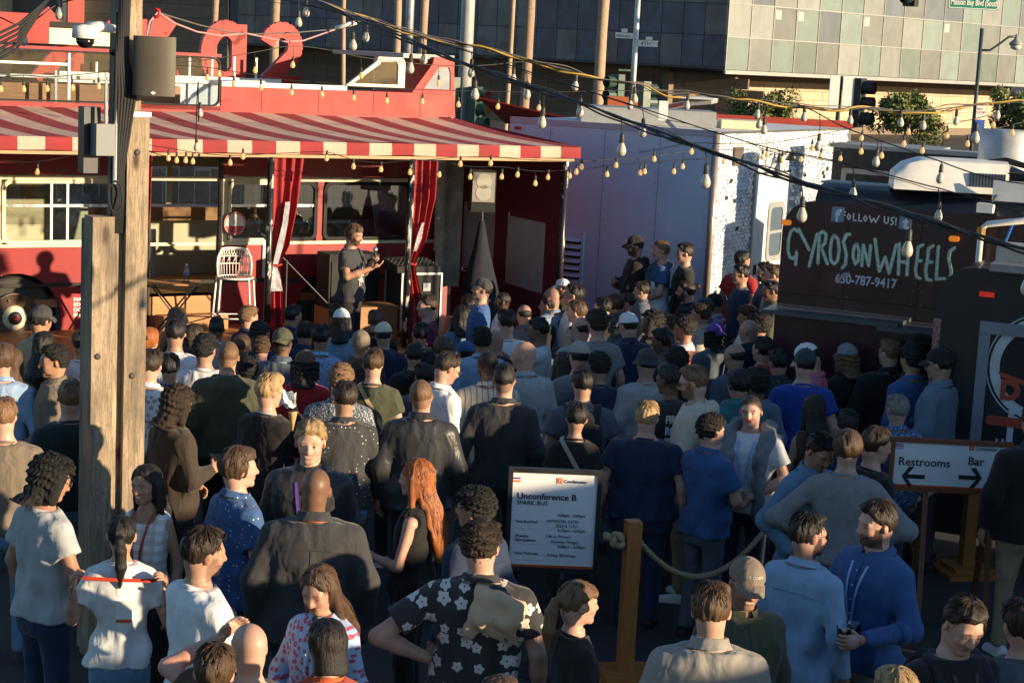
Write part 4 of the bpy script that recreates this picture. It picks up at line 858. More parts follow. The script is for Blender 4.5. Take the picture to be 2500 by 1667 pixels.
cb_ = frthing(Pq, 'cable_bundle', 'black cable bundle and hanging loops on the timber post', 'cable')
for k in range(7):
    x0 = ra-.06+.012*k; MB().tube([(x0, .04-.01*k, z+.9+.2*k), (x0-.03, -.02, z+.62), (x0-.035+.01*k, -.03, z+.4), (x0-.03, .02, z-.1), (x0-.02, .03, z-.5)], .012, 6).build('cable', blackm, cb_, True)
u, z2 = pu(282, 480, -.03); MB().tube([(u+.045*math.cos(a), -.03+.01*math.sin(3*a), z2+.10*math.sin(a)) for a in np.linspace(0, 6.28, 20)[:-1]], .006, 5, closed=True).build('loop', blackm, cb_)
cl_ = thing('overhead_cables', 'black overhead cables running from the post to the top left', 'cable', (0, 0, 0))
for k in range(6):
    pa_, pb_ = pd(-60, 60+14*k+50, 11.0), pd(150-3*k, -30, 11.6); mid = (pa_+pb_)/2-np.array([0, 0, .05+.015*k]); MB().tube([pa_, (pa_*.6+mid*.8)/1.4, mid, (pb_*.6+mid*.8)/1.4, pb_], .009, 6).build('cable', blackm, cl_, True)
# ================================================================ festoon lights
socm = mat('socket_rubber', (.035, .032, .028), .55); wire = mat('wire_black', (.015, .015, .016), .5); ywire = mat('wire_yellow', (.45, .28, .04), .5); gwire = mat('wire_grey', (.12, .11, .10), .6)
MG, tG, bG = nodes('bulb_frosted'); bG.inputs['Base Color'].default_value = (.62, .58, .48, 1); bG.inputs['Roughness'].default_value = .25; bG.inputs['Transmission Weight'].default_value = .25; bG.inputs['Coat Weight'].default_value = .5
MA, tA, bA = nodes('bulb_lit'); bA.inputs['Base Color'].default_value = (.50, .33, .15, 1); bA.inputs['Roughness'].default_value = .15; bA.inputs['Coat Weight'].default_value = .6
tcA = tA.nodes.new('ShaderNodeTexCoord'); sxA = tA.nodes.new('ShaderNodeSeparateXYZ'); tA.links.new(tcA.outputs['Object'], sxA.inputs[0])
tA.links.new(ramp(tA, sxA.outputs['Z'], [(0., 0.), (1., 0.)]), bA.inputs['Emission Strength']); bA.inputs['Emission Color'].default_value = (1, .55, .16, 1)
for l in list(tA.links):
    if l.to_socket == bA.inputs['Emission Strength']: tA.links.remove(l)
bA.inputs['Emission Strength'].default_value = .28
SOC = MB().lathe([(.006, 0), (.012, -.004), (.016, -.02), (.0165, -.05), (.019, -.053), (.019, -.06), (.016, -.064)], n=10).build('bulb_socket', socm, None, True).data
BUL = MB().lathe([(.013, -.060), (.014, -.068), (.022, -.085), (.030, -.108), (.031, -.122), (.027, -.138), (.016, -.149), (.004, -.152)], n=12).build('bulb', MG, None, True).data
BUL2 = BUL.copy(); BUL2.materials.clear(); BUL2.materials.append(MA)
for o in list(COL.objects):
    if o.data in (SOC, BUL): bpy.data.objects.remove(o)
def strand(lab, pts, Z0, Z1, bulbs, lit=False, r=.005, mt=None, extra=(), sub=5):
    x0, x1 = pts[0][0], pts[-1][0]
    Zf = lambda x: 1/((1/Z0)+(1/Z1-1/Z0)*(x-x0)/(x1-x0))
    X = [p[0] for p in pts]; Y = [p[1] for p in pts]
    # smooth (catmull-rom) survey line of the cable
    xs = np.linspace(x0, x1, max(8, int(len(pts)*sub)))
    def yc(x):
        i = int(np.clip(np.searchsorted(X, x)-1, 0, len(X)-2)); f = (x-X[i])/(X[i+1]-X[i])
        a, b, c, d = Y[max(i-1, 0)], Y[i], Y[i+1], Y[min(i+2, len(Y)-1)]
        return b+.5*f*(c-a+f*(2*a-5*b+4*c-d+f*(3*(b-c)+d-a)))
    t_ = thing('string_light', lab, 'string light', tuple(pd(x0, yc(x0), Zf(x0))), 0, 'strings of festoon bulbs over the yard')
    o0 = np.array(t_.location)
    MB().tube([pd(x, yc(x), Zf(x))-o0 for x in xs], r, 6).build('cord', mt or wire, t_, True)
    for (dy, rr, m2, ph) in extra:
        MB().tube([pd(x, yc(x)+dy+4*math.sin(x*.02+ph)+2.5*math.sin(x*.047+ph), Zf(x)*(1+.002*math.sin(x*.03+ph)))-o0 for x in xs], rr, 6).build('cord', m2, t_, True)
    for (x, yb) in bulbs:
        Z = Zf(min(max(x, x0), x1)); pb_ = pd(x, yb, Z)-o0; pt = pd(x, yc(min(max(x, x0), x1)), Z)-o0
        sc_b = .82 if lit else RNG.uniform(.94, 1.02); top = pb_+np.array([0, 0, .152*sc_b]); dz = pt[2]-top[2]
        s_ = link('bulb_socket', SOC, t_); s_.location = tuple(top); s_.scale = (sc_b,)*3; s_.rotation_euler = (RNG.uniform(-.06, .06), RNG.uniform(-.06, .06), 0)
        link('bulb', BUL2 if lit else BUL, s_)
        if dz > .008: MB().tube([(pt-top)/sc_b, (pt-top)/2/sc_b+np.array([.004, 0, 0]), (0, 0, 0)], .004, 5).build('drop_wire', wire, s_)
    return t_
strand('thick black bundled string light sweeping down to the lower right', [(690, -15), (767, 0), (868, 45), (987, 92), (1106, 143), (1200, 177), (1300, 212), (1405, 246), (1515, 288), (1620, 325), (1730, 365), (1800, 390), (1880, 417), (1964, 447), (2090, 481), (2217, 521), (2330, 556), (2420, 583), (2510, 609)], 15.5, 8.8,
  [(728, 67), (860, 124), (1002, 181), (1158, 245), (1324, 314), (1516, 382), (1721, 460), (1955, 543), (2215, 629), (2503, 722)], r=.008, extra=((4, .008, wire, 0), (8, .006, wire, 2), (-3, .004, gwire, 4)))
strand('thin black string light crossing below the yellow cable', [(590, -10), (704, 3), (800, 25), (898, 50), (1064, 101), (1178, 138), (1298, 178), (1426, 220), (1572, 266), (1727, 318), (1904, 367), (1990, 383), (2093, 409), (2300, 461), (2400, 488), (2510, 521)], 16, 12.5,
  [(747, 42), (895, 103), (1033, 158), (1150, 190), (1285, 243), (1416, 286), (1568, 336), (1900, 425), (2081, 486), (2290, 541)], extra=((3, .003, wire, 1),))
strand('string light tied to a yellow cable across the top', [(740, -6), (898, 45), (1017, 82), (1106, 104), (1210, 124), (1298, 148), (1390, 172), (1462, 193), (1569, 205), (1629, 227), (1691, 229), (1795, 243), (1949, 257), (2047, 266), (2098, 263), (2217, 273), (2351, 260), (2470, 246), (2510, 246)], 15.5, 16.5,
  [(1253, 205), (1405, 223), (1547, 253), (1538, 269), (1678, 269), (1849, 292), (1854, 315), (1864, 329), (1962, 298), (2074, 305), (2197, 311), (2252, 318), (2333, 307), (2435, 293)], r=.006, mt=gwire, extra=((3, .009, ywire, 0), (-2, .005, gwire, 2.5), (1, .004, gwire, 5), (5, .004, wire, 1.2)), sub=7)
strand('string light hung low along the red upper deck', [(-10, 190), (57, 184), (115, 189), (176, 184), (240, 178), (285, 172), (400, 160), (506, 165), (570, 175), (636, 186), (711, 197), (785, 202), (863, 212), (944, 216), (1031, 219), (1118, 222), (1216, 224), (1316, 226), (1500, 222), (1690, 224)], 19, 21.5,
  [(1, 226), (57, 226), (115, 225), (176, 223), (240, 219), (506, 198), (570, 213), (636, 222), (711, 234), (785, 238), (863, 247), (944, 254), (1031, 256), (1118, 263), (1216, 268), (1316, 271)], lit=True)
strand('string light above the red upper deck in front of the letters', [(400, 160), (460, 152), (536, 142), (622, 128), (715, 113), (800, 122), (881, 140), (980, 152), (1070, 160), (1180, 160), (1290, 150)], 18.5, 21, [(536, 189), (622, 180), (715, 167), (881, 193), (1070, 211)], lit=True)
strand('string light draped beneath the awning', [(-5, 392), (92, 395), (228, 368), (330, 352), (411, 362), (470, 372), (561, 380), (700, 374), (798, 372), (862, 390), (930, 398), (1000, 392), (1073, 394), (1148, 407), (1225, 408), (1306, 418), (1391, 416), (1440, 412), (1481, 404), (1562, 398), (1645, 392), (1735, 388)], 19.5, 21.5,
  [(92, 428), (228, 390), (411, 394), (431, 399), (454, 399), (470, 402), (561, 405), (593, 390), (798, 394), (862, 414), (930, 421), (1000, 428), (1073, 434), (1148, 439), (1225, 439), (1264, 434), (1306, 455), (1338, 440), (1391, 437), (1407, 427), (1481, 433), (1562, 429), (1645, 426)], lit=True)
strand('second string light under the awning edge reaching the purple truck', [(1020, 392), (1124, 384), (1198, 384), (1300, 391), (1420, 394), (1505, 388), (1574, 386), (1667, 371), (1767, 366), (1861, 368), (1956, 370), (2051, 366)], 20, 22.5,
  [(1124, 408), (1198, 406), (1420, 415), (1505, 411), (1574, 426), (1667, 414), (1767, 402), (1861, 391), (1956, 396), (2051, 394)], lit=True)
strand('lit string light rising in front of the sequinned truck', [(1560, 372), (1596, 366), (1688, 350), (1780, 352), (1871, 350), (1982, 333), (2104, 309), (2218, 302), (2312, 303), (2425, 280), (2510, 258)], 20.5, 20, [(1596, 396), (1688, 378), (1871, 385), (1982, 368), (2104, 345), (2218, 330), (2312, 339), (2425, 313)], lit=True)
strand('lower lit string light above the food trailers', [(1890, 378), (2004, 357), (2102, 346), (2151, 350), (2206, 332), (2252, 346), (2361, 330), (2470, 306), (2510, 297)], 19, 20, [(1909, 399), (2004, 390), (2102, 378), (2151, 388), (2206, 359), (2252, 376), (2361, 359), (2470, 332)], lit=True)
strand('short string light dropping past the dark truck window', [(1949, 257), (2060, 310), (2150, 345), (2290, 392), (2400, 430), (2510, 450)], 15, 12.5, [(1998, 369), (2139, 408), (2295, 449), (2380, 351)])
strand('string light dangling from the awning front by the post', [(486, 200), (490, 240), (484, 300), (478, 350)], 16, 17, [(488, 287), (479, 370)])
strand('cord with two bulbs at the top left corner', [(-10, 40), (57, 62), (146, 8), (300, -20)], 11.5, 12, [(57, 113), (146, 50)])
pc = thing('pink_cable', 'pink and grey cables with a red hook strung from the post', 'cable', (0, 0, 0))
for pts, r, m_ in (([(358, 90), (365, 55), (385, 30), (420, 55), (480, 78), (540, 88), (600, 82), (700, 103), (740, 100), (820, 72), (868, 55)], .007, mat('cable_pink', (.50, .27, .27), .5)), ([(362, 90), (372, 50), (388, 32), (480, 60), (560, 80), (620, 84), (720, 80), (820, 72), (880, 52)], .006, gwire)):
    MB().tube([pd(x, y, 12+4*(x-358)/510) for x, y in pts], r, 6).build('cable', m_, pc, True)
MB().tube([pd(x, y, 12) for x, y in ((377, 22), (388, 26), (390, 36), (384, 42), (376, 41))], .012, 6).build('hook', mat('hook_red', (.5, .03, .02), .4), pc, True)
MB().tube([pd(818, 71, 15.4), pd(845, 62, 15.4), pd(870, 55, 15.4)], .02, 8).build('plug', white, pc, True)
# ================================================================ people: one smooth figure per person, meshed from a distance field
def surfnet(Fd, xs, ys, zs):
    s = Fd < 0; nx, ny, nz = Fd.shape
    C = [(i, j, k) for i in (0, 1) for j in (0, 1) for k in (0, 1)]
    sl = lambda A, i, j, k: A[i:nx-1+i, j:ny-1+j, k:nz-1+k]
    cnt = sum(sl(s, *c).astype(np.int8) for c in C)
    act = np.argwhere((cnt > 0) & (cnt < 8))
    if not len(act): return np.zeros((0, 3)), np.zeros((0, 4), int)
    ix = -np.ones((nx-1, ny-1, nz-1), np.int32); ix[tuple(act.T)] = np.arange(len(act))
    V = np.zeros((len(act), 3)); cn = np.zeros(len(act)); ax = [xs, ys, zs]
    for a in range(3):
        o = [q for q in range(3) if q != a]
        for u in (0, 1):
            for v in (0, 1):
                c0 = act.copy(); c0[:, o[0]] += u; c0[:, o[1]] += v; c1 = c0.copy(); c1[:, a] += 1
                f0 = Fd[tuple(c0.T)]; f1 = Fd[tuple(c1.T)]; mk = (f0 < 0) != (f1 < 0)
                t = np.where(mk, f0/np.where(mk, f0-f1, 1), 0)
                P = np.stack([ax[q][c0[:, q]] for q in range(3)], 1)
                P[:, a] += t*(ax[a][c1[:, a]]-ax[a][c0[:, a]])
                V += P*mk[:, None]; cn += mk
    V /= cn[:, None]; Q = []
    for a in range(3):
        o = [q for q in range(3) if q != a]
        n0 = [nx, ny, nz]; A = [slice(None)]*3; A[a] = slice(0, n0[a]-1); Bs = [slice(None)]*3; Bs[a] = slice(1, n0[a])
        sa_, sb_ = s[tuple(A)], s[tuple(Bs)]
        e = np.argwhere(sa_ != sb_); e = e[(e[:, o[0]] > 0) & (e[:, o[1]] > 0) & (e[:, o[0]] < n0[o[0]]-1) & (e[:, o[1]] < n0[o[1]]-1)]
        if not len(e): continue
        q = []
        for du, dv in ((0, 0), (1, 0), (1, 1), (0, 1)):
            c = e.copy(); c[:, o[0]] -= du; c[:, o[1]] -= dv; q.append(ix[tuple(c.T)])
        q = np.stack(q, 1); fl = sa_[tuple(e.T)] ^ (a == 1)
        q[fl] = q[fl][:, ::-1]; Q.append(q)
    return V, np.concatenate(Q)
class Field:
    def __init__(s, xs, ys, zs): s.g = [np.asarray(q, np.float32) for q in (xs, ys, zs)]; s.F = np.full([len(q) for q in s.g], .3, np.float32)
    def sub(s, lo, hi, pad):
        S_ = []
        for q, a, b in zip(s.g, lo, hi): S_.append(slice(max(0, int(np.searchsorted(q, a-pad))-1), int(np.searchsorted(q, b+pad))+1))
        X = s.g[0][S_[0]][:, None, None]; Y = s.g[1][S_[1]][None, :, None]; Z = s.g[2][S_[2]][None, None, :]
        return tuple(S_), X, Y, Z
    def put(s, fn, lo, hi, k=.02):
        S_, X, Y, Z = s.sub(lo, hi, k+.04); A = s.F[S_]
        if not A.size: return
        d = fn(X, Y, Z)
        if k > 0:
            h = np.clip(.5+.5*(A-d)/k, 0, 1); A[...] = A*(1-h)+d*h-k*h*(1-h)
        else: np.minimum(A, d, out=A)
    def carve(s, fn, lo, hi, k=0.):
        S_, X, Y, Z = s.sub(lo, hi, .06); A = s.F[S_]
        if not A.size: return
        d = -fn(X, Y, Z)
        if k > 0:
            h = np.clip(.5-.5*(A-d)/k, 0, 1); A[...] = A*(1-h)+d*h+k*h*(1-h)
        else: np.maximum(A, d, out=A)
    def cap(s, a, b, r1, r2, k=.02, cut=None):
        a, b = np.array(a, float), np.array(b, float); ba = b-a; L = max(1e-6, ba@ba); R_ = max(r1, r2)
        def fn(X, Y, Z):
            px, py, pz_ = X-a[0], Y-a[1], Z-a[2]; h = np.clip((px*ba[0]+py*ba[1]+pz_*ba[2])/L, 0, 1)
            d = np.sqrt((px-h*ba[0])**2+(py-h*ba[1])**2+(pz_-h*ba[2])**2)-(r1+(r2-r1)*h)
            if cut: n = ba/np.sqrt(L); d = np.maximum(d, (X-b[0])*n[0]+(Y-b[1])*n[1]+(Z-b[2])*n[2])
            return d
        s.put(fn, np.minimum(a, b)-R_, np.maximum(a, b)+R_, k)
    def ell(s, c, r, k=.02, M3=None, carve=False):
        c, r = np.array(c, float), np.array(r, float); m_ = r.max()
        def fn(X, Y, Z):
            x, y, z = X-c[0], Y-c[1], Z-c[2]
            if M3 is not None: x, y, z = (M3[0][0]*x+M3[1][0]*y+M3[2][0]*z, M3[0][1]*x+M3[1][1]*y+M3[2][1]*z, M3[0][2]*x+M3[1][2]*y+M3[2][2]*z)
            q = np.sqrt((x/r[0])**2+(y/r[1])**2+(z/r[2])**2); g = np.sqrt((x/r[0]**2)**2+(y/r[1]**2)**2+(z/r[2]**2)**2)
            return q*(q-1)/np.maximum(g, 1e-4)
        (s.carve if carve else s.put)(fn, c-m_, c+m_, k)
    def loft(s, zs, a, b, cx, cy, k=.02, disp=None, pw=2.3):
        a, b, cx, cy = [np.asarray(q, float) for q in (a, b, cx, cy)]; zs = np.asarray(zs, float)
        def fn(X, Y, Z):
            i = lambda q: np.interp(Z, zs, q).astype(np.float32)
            A, Bq = i(a), i(b); x, y = np.abs(X-i(cx))/A, np.abs(Y-i(cy))/Bq
            d = ((x**pw+y**pw)**(1/pw)-1)*np.minimum(A, Bq)
            if disp is not None: d = d+disp(X, Y, Z)
            return np.maximum(d, np.maximum(zs[0]-Z, Z-zs[-1]))
        s.put(fn, (min(cx-a), min(cy-b), zs[0]), (max(cx+a), max(cy+b), zs[-1]), k)
    def mesh(s): return surfnet(s.F, *s.g)
def npmesh(name, V, Q, mt, col=None, smooth=True):
    me = bpy.data.meshes.new(name); n, f = len(V), len(Q)
    me.vertices.add(n); me.vertices.foreach_set('co', np.asarray(V, np.float32).ravel())
    me.loops.add(f*4); me.loops.foreach_set('vertex_index', np.asarray(Q, np.int32).ravel())
    me.polygons.add(f); me.polygons.foreach_set('loop_start', np.arange(0, f*4, 4, dtype=np.int32)); me.polygons.foreach_set('loop_total', np.full(f, 4, np.int32))
    me.polygons.foreach_set('use_smooth', np.full(f, smooth)); me.materials.append(mt)
    if col is not None:
        at = me.color_attributes.new('tone', 'FLOAT_COLOR', 'POINT'); at.data.foreach_set('color', np.concatenate([col, np.ones((n, 1))], 1).astype(np.float32).ravel())
    me.update(calc_edges=True); return me
def spaced(lo, hi, a, b, fine, coarse):
    L = list(np.arange(a, b+fine*.5, fine)); p = a
    while p > lo: p -= coarse; L.insert(0, p)
    p = L[-1]
    while p < hi: p += coarse; L.append(p)
    return np.array(L)
def quadtube(pts, rs, n=6, sq=(1, 1), nrm=None):
    """open tube of quads, closed by collapsing its last ring"""
    pts = [np.array(p, float) for p in pts]; V, Q = [], []; up = None
    for i, p in enumerate(pts):
        d = pts[min(i+1, len(pts)-1)]-pts[max(i-1, 0)]; d /= np.linalg.norm(d)+1e-9
        u = np.array(nrm, float) if nrm is not None else (up if up is not None else np.array([0, 0, 1.]) if abs(d[2]) < .9 else np.array([0, 1., 0]))
        u = u-d*(u@d); u /= np.linalg.norm(u)+1e-9; up = u; w = np.cross(d, u)
        for k in range(n): a = 2*math.pi*k/n; V.append(p+(w*math.cos(a)*sq[0]+u*math.sin(a)*sq[1])*rs[i])
    for i in range(len(pts)-1):
        for k in range(n): Q.append((i*n+k, i*n+(k+1) % n, (i+1)*n+(k+1) % n, (i+1)*n+k))
    return V, Q
def handgeo(w, f, pn, side, curl=.5):
    """palm plus four unequal bent fingers and a thumb leaving the side of the palm"""
    w, f, pn = np.array(w, float), np.array(f, float), np.array(pn, float); f /= np.linalg.norm(f); pn = pn-f*(pn@f); pn /= np.linalg.norm(pn)+1e-9
    sd = np.cross(f, pn)*side; V, Q = [], []
    def ad(r):
        k = len(V); V.extend(r[0]); Q.extend([tuple(i+k for i in q) for q in r[1]])
    ad(quadtube([w-f*.03, w, w+f*.035, w+f*.07, w+f*.092, w+f*.098], [.028, .030, .041, .044, .040, .01], 10, (1, .42), pn))
    for t, L in ((-.031, .062), (-.0105, .076), (.0105, .080), (.031, .070)):
        b = w+f*.082+sd*t; P = [b-f*.02, b]; d = f.copy(); ang = 0
        for sgm, ca in ((.42, 35), (.33, 50), (.25, 35)):
            ang += math.radians(ca*curl); d = f*math.cos(ang)+pn*math.sin(ang)+sd*t*1.5; P.append(P[-1]+d*L*sgm)
        ad(quadtube(P+[P[-1]+d*.004], [.0095, .0098, .0092, .0084, .0070, .002], 6))
    b = w+f*.022+sd*.026; d = f*.62+sd*.70+pn*.35; d /= np.linalg.norm(d); d2 = f*.85+sd*.25+pn*.5*curl+pn*.15; d2 /= np.linalg.norm(d2)
    ad(quadtube([b-d*.015, b+d*.012, b+d*.036, b+d*.036+d2*.026, b+d*.036+d2*.03], [.014, .0135, .0115, .009, .003], 6))
    return V, Q
ARM = {  # elbow, wrist, palm normal (for the right side; mirrored for the left)
    'down': ((.245, -.05, 1.13), (.25, .03, .885), (-1, 0, 0), .45), 'cross': ((.25, .06, 1.14), (-.05, .205, 1.17), (0, -1, .1), .5), 'pocket': ((.30, -.09, 1.15), (.20, .06, .94), (-1, 0, 0), .3),
    'hips': ((.40, -.10, 1.17), (.20, .02, 1.04), (-1, .2, 0), .4), 'cup': ((.24, .02, 1.12), (.12, .25, 1.15), (-1, .2, 0), .95), 'fold': ((.25, -.01, 1.13), (.06, .20, 1.0), (0, -1, 0), .6),
    'mouth': ((.20, .15, 1.20), (.08, .20, 1.46), (-.6, -.6, 0), .8), 'phone': ((.24, .03, 1.13), (.07, .27, 1.20), (-.7, 0, .7), .7), 'reach': ((.34, .22, 1.34), (.20, .46, 1.43), (0, 0, -1), .25),
    'up': ((.30, -.04, 1.12), (.285, -.13, 1.34), (-.8, -.3, 0), .9), 'talk': ((.25, .05, 1.16), (.13, .27, 1.27), (-.3, .2, 1), .35), 'mic': ((.22, .07, 1.16), (.09, .22, 1.33), (-1, .1, 0), 1.0),
    'chin': ((.17, .17, 1.16), (.05, .17, 1.43), (-.4, -.6, 0), .9), 'brow': ((.33, .18, 1.50), (.10, .17, 1.63), (-.6, -.6, 0), .5), 'cupo': ((.27, .0, 1.12), (.25, .27, 1.10), (-1, .2, 0), .95), 'low': ((.26, .02, 1.14), (.17, .26, .99), (-1, 0, 0), .5)}
SKIN = {'A': (.53, .315, .235), 'B': (.42, .24, .165), 'C': (.36, .20, .125), 'D': (.20, .105, .065), 'E': (.115, .06, .04)}
HAIRC = {'k': (.014, .012, .011), 'd': (.032, .02, .013), 'b': (.075, .042, .023), 'l': (.17, .095, .05), 'y': (.36, .235, .11), 'r': (.33, .105, .03), 'g': (.22, .20, .18)}
CLOTH = {'white': (.74, .74, .74), 'cream': (.66, .58, .44), 'tan': (.52, .36, .20), 'black': (.018, .017, .017), 'char': (.045, .045, .048), 'grey': (.22, .22, .225), 'lgrey': (.40, .41, .42), 'navy': (.022, .034, .075), 'blue': (.045, .11, .27), 'royal': (.02, .06, .30), 'sky': (.33, .46, .66), 'denim': (.13, .24, .36), 'ldenim': (.26, .40, .56), 'teal': (.04, .16, .18), 'red': (.40, .025, .03), 'rust': (.38, .06, .03), 'maroon': (.16, .025, .06), 'pink': (.56, .13, .20), 'green': (.13, .28, .09), 'olive': (.07, .075, .045), 'dkbrown': (.045, .033, .024), 'brown': (.09, .06, .04), 'taupe': (.20, .16, .12), 'khaki': (.33, .25, .16), 'slate': (.09, .11, .14), 'purple': (.12, .05, .30), 'orange': (.60, .10, .02), 'ltblue': (.30, .50, .80), 'bluegrey': (.14, .19, .25), 'dteal': (.025, .045, .05), 'stone': (.34, .31, .27)}
# ---- materials that read the object's own colour
def objcol(name, rough, kind='plain', col2=(.75, .75, .75), sc=30.):
    M, t, b = nodes(name); oi = N(t, 'ShaderNodeObjectInfo'); c = oi.outputs['Color']; co = coords(t)
    nz = N(t, 'ShaderNodeTexNoise', Scale=9., Detail=6., Roughness=.6); t.links.new(co, nz.inputs[0])
    hv = N(t, 'ShaderNodeHueSaturation'); mr = N(t, 'ShaderNodeMapRange'); mr.inputs[3].default_value = .72; mr.inputs[4].default_value = 1.22; t.links.new(nz.outputs[0], mr.inputs[0]); t.links.new(mr.outputs[0], hv.inputs['Value']); t.links.new(c, hv.inputs['Color']); c = hv.outputs[0]
    if kind == 'floral':
        sx_ = t.nodes.new('ShaderNodeSeparateXYZ'); t.links.new(co, sx_.inputs[0]); cb_ = t.nodes.new('ShaderNodeCombineXYZ'); t.links.new(sx_.outputs['X'], cb_.inputs['X']); t.links.new(sx_.outputs['Z'], cb_.inputs['Y'])
        def M_(op, a, b_=None):
            n_ = N(t, 'ShaderNodeMath', operation=op)
            for i_, v_ in enumerate((a, b_)):
                if v_ is None: continue
                if hasattr(v_, 'is_linked'): t.links.new(v_, n_.inputs[i_])
                else: n_.inputs[i_].default_value = v_
            return n_.outputs[0]
        v = N(t, 'ShaderNodeTexVoronoi', Scale=sc); v.voronoi_dimensions = '2D'; v.inputs['Randomness'].default_value = .75; t.links.new(cb_.outputs[0], v.inputs['Vector'])
        df_ = t.nodes.new('ShaderNodeVectorMath'); df_.operation = 'SUBTRACT'; t.links.new(cb_.outputs[0], df_.inputs[0]); t.links.new(v.outputs['Position'], df_.inputs[1]); s2_ = t.nodes.new('ShaderNodeSeparateXYZ'); t.links.new(df_.outputs[0], s2_.inputs[0])
        sr_ = t.nodes.new('ShaderNodeSeparateColor'); t.links.new(v.outputs['Color'], sr_.inputs[0])
        th_ = M_('ADD', M_('ARCTAN2', s2_.outputs['Y'], s2_.outputs['X']), M_('MULTIPLY', sr_.outputs[0], 6.28)); pet = M_('ADD', M_('MULTIPLY', M_('COSINE', M_('MULTIPLY', th_, 5.)), .15), .88)
        ln_ = t.nodes.new('ShaderNodeVectorMath'); ln_.operation = 'LENGTH'; t.links.new(df_.outputs[0], ln_.inputs[0]); rr_ = M_('DIVIDE', M_('MULTIPLY', ln_.outputs['Value'], sc), M_('MULTIPLY', pet, M_('ADD', M_('MULTIPLY', sr_.outputs[1], .16), .24)))
        c = mixc(t, c, col2, M_('LESS_THAN', rr_, 1.)); c = mixc(t, c, oi.outputs['Color'], M_('LESS_THAN', rr_, .16))
    if kind in ('dots', 'speckle'):
        v = N(t, 'ShaderNodeTexVoronoi', Scale=sc); v.inputs['Randomness'].default_value = .35 if kind == 'dots' else 1.
        if kind == 'floral':
            w = N(t, 'ShaderNodeTexNoise', Scale=24., Detail=2.); t.links.new(co, w.inputs[0]); ad = N(t, 'ShaderNodeMix', data_type='VECTOR'); ad.inputs[0].default_value = .06; t.links.new(co, ad.inputs[4]); t.links.new(w.outputs['Color'], ad.inputs[5]); t.links.new(ad.outputs[1], v.inputs['Vector'])
        else: t.links.new(co, v.inputs['Vector'])
        th = {'dots': .13, 'speckle': .33, 'floral': .36}[kind]
        c = mixc(t, c, col2, ramp(t, v.outputs['Distance'], [(th, 1.), (th+.03, 0.)]))
    if kind in ('plaid', 'stripe', 'checks'):
        f = None
        for axn, dr in (('X', 'X'), ('Z', 'Z')) if kind != 'stripe' else (('X', 'X'),):
            w = N(t, 'ShaderNodeTexWave', Scale=sc); w.bands_direction = dr; t.links.new(co, w.inputs[0]); r_ = ramp(t, w.outputs[0], [(.55, 0.), (.62, .5)] if kind != 'stripe' else [(.9, 0.), (.95, .8)]); c = mixc(t, c, col2, r_)
    if kind == 'block':
        sx = t.nodes.new('ShaderNodeSeparateXYZ'); tc = t.nodes.new('ShaderNodeTexCoord'); t.links.new(tc.outputs['Object'], sx.inputs[0]); c = mixc(t, col2, c, ramp(t, sx.outputs['Z'], [(.0, 0.), (1., 0.)])); 
        gt_ = N(t, 'ShaderNodeMath', operation='GREATER_THAN'); gt_.inputs[1].default_value = 1.2; t.links.new(sx.outputs['Z'], gt_.inputs[0]); c = mixc(t, col2, hv.outputs[0], gt_.outputs[0])
    t.links.new(c, b.inputs['Base Color']); b.inputs['Roughness'].default_value = rough; b.inputs['Specular IOR Level'].default_value = .25
    if rough > .6: b.inputs['Sheen Weight'].default_value = .12; b.inputs['Sheen Roughness'].default_value = .5
    n1 = N(t, 'ShaderNodeTexNoise', Scale=7., Detail=2.5, Roughness=.45, Distortion=.5); cz = coords(t, (1.3, 1.3, .7)); t.links.new(cz, n1.inputs[0])
    n2 = N(t, 'ShaderNodeTexNoise', Scale=5.5, Detail=3., Distortion=.9); n2.noise_type = 'RIDGED_MULTIFRACTAL'; t.links.new(coords(t, (1.2, 1.2, .75)), n2.inputs[0]); mm = N(t, 'ShaderNodeMath', operation='MULTIPLY_ADD'); mm.inputs[1].default_value = .16; t.links.new(n2.outputs[0], mm.inputs[0]); t.links.new(n1.outputs[0], mm.inputs[2]); bump(t, b, mm.outputs[0], .05, .6)
    return M
CM = {'plain': objcol('cloth', .85), 'satin': objcol('cloth_satin', .38), 'knit': objcol('cloth_knit', .95, 'speckle', (.3, .3, .31), 260.), 'dots': objcol('cloth_dots', .8, 'dots', (.72, .72, .74), 34.), 'cdots': objcol('cloth_colour_dots', .8, 'dots', (.10, .17, .26), 26.), 'speckle': objcol('cloth_speckle', .85, 'speckle', (.55, .56, .58), 70.), 'bspeckle': objcol('cloth_blue_print', .8, 'speckle', (.05, .12, .42), 60.), 'floral': objcol('cloth_floral', .8, 'floral', (.66, .62, .58), 10.5), 'rfloral': objcol('cloth_rose_floral', .8, 'floral', (.42, .07, .13), 26.), 'pfloral': objcol('cloth_pale_floral', .8, 'floral', (.45, .30, .30), 20.), 'plaid': objcol('cloth_plaid', .85, 'plaid', (.35, .36, .42), 9.), 'checks': objcol('cloth_checks', .85, 'checks', (.48, .40, .34), 5.), 'block': objcol('cloth_colour_block', .85, 'block'), 'stripe': objcol('cloth_stripe', .8, 'stripe', (.10, .10, .12), 7.)}
MS, tS, bS = nodes('skin'); at = N(tS, 'ShaderNodeAttribute', attribute_name='tone'); nS = N(tS, 'ShaderNodeTexNoise', Scale=45., Detail=4.); tS.links.new(coords(tS), nS.inputs[0])
hS = N(tS, 'ShaderNodeHueSaturation'); mS = N(tS, 'ShaderNodeMapRange'); mS.inputs[3].default_value = .86; mS.inputs[4].default_value = 1.12; tS.links.new(nS.outputs[0], mS.inputs[0]); tS.links.new(mS.outputs[0], hS.inputs['Value']); tS.links.new(at.outputs[0], hS.inputs['Color']); tS.links.new(hS.outputs[0], bS.inputs['Base Color'])
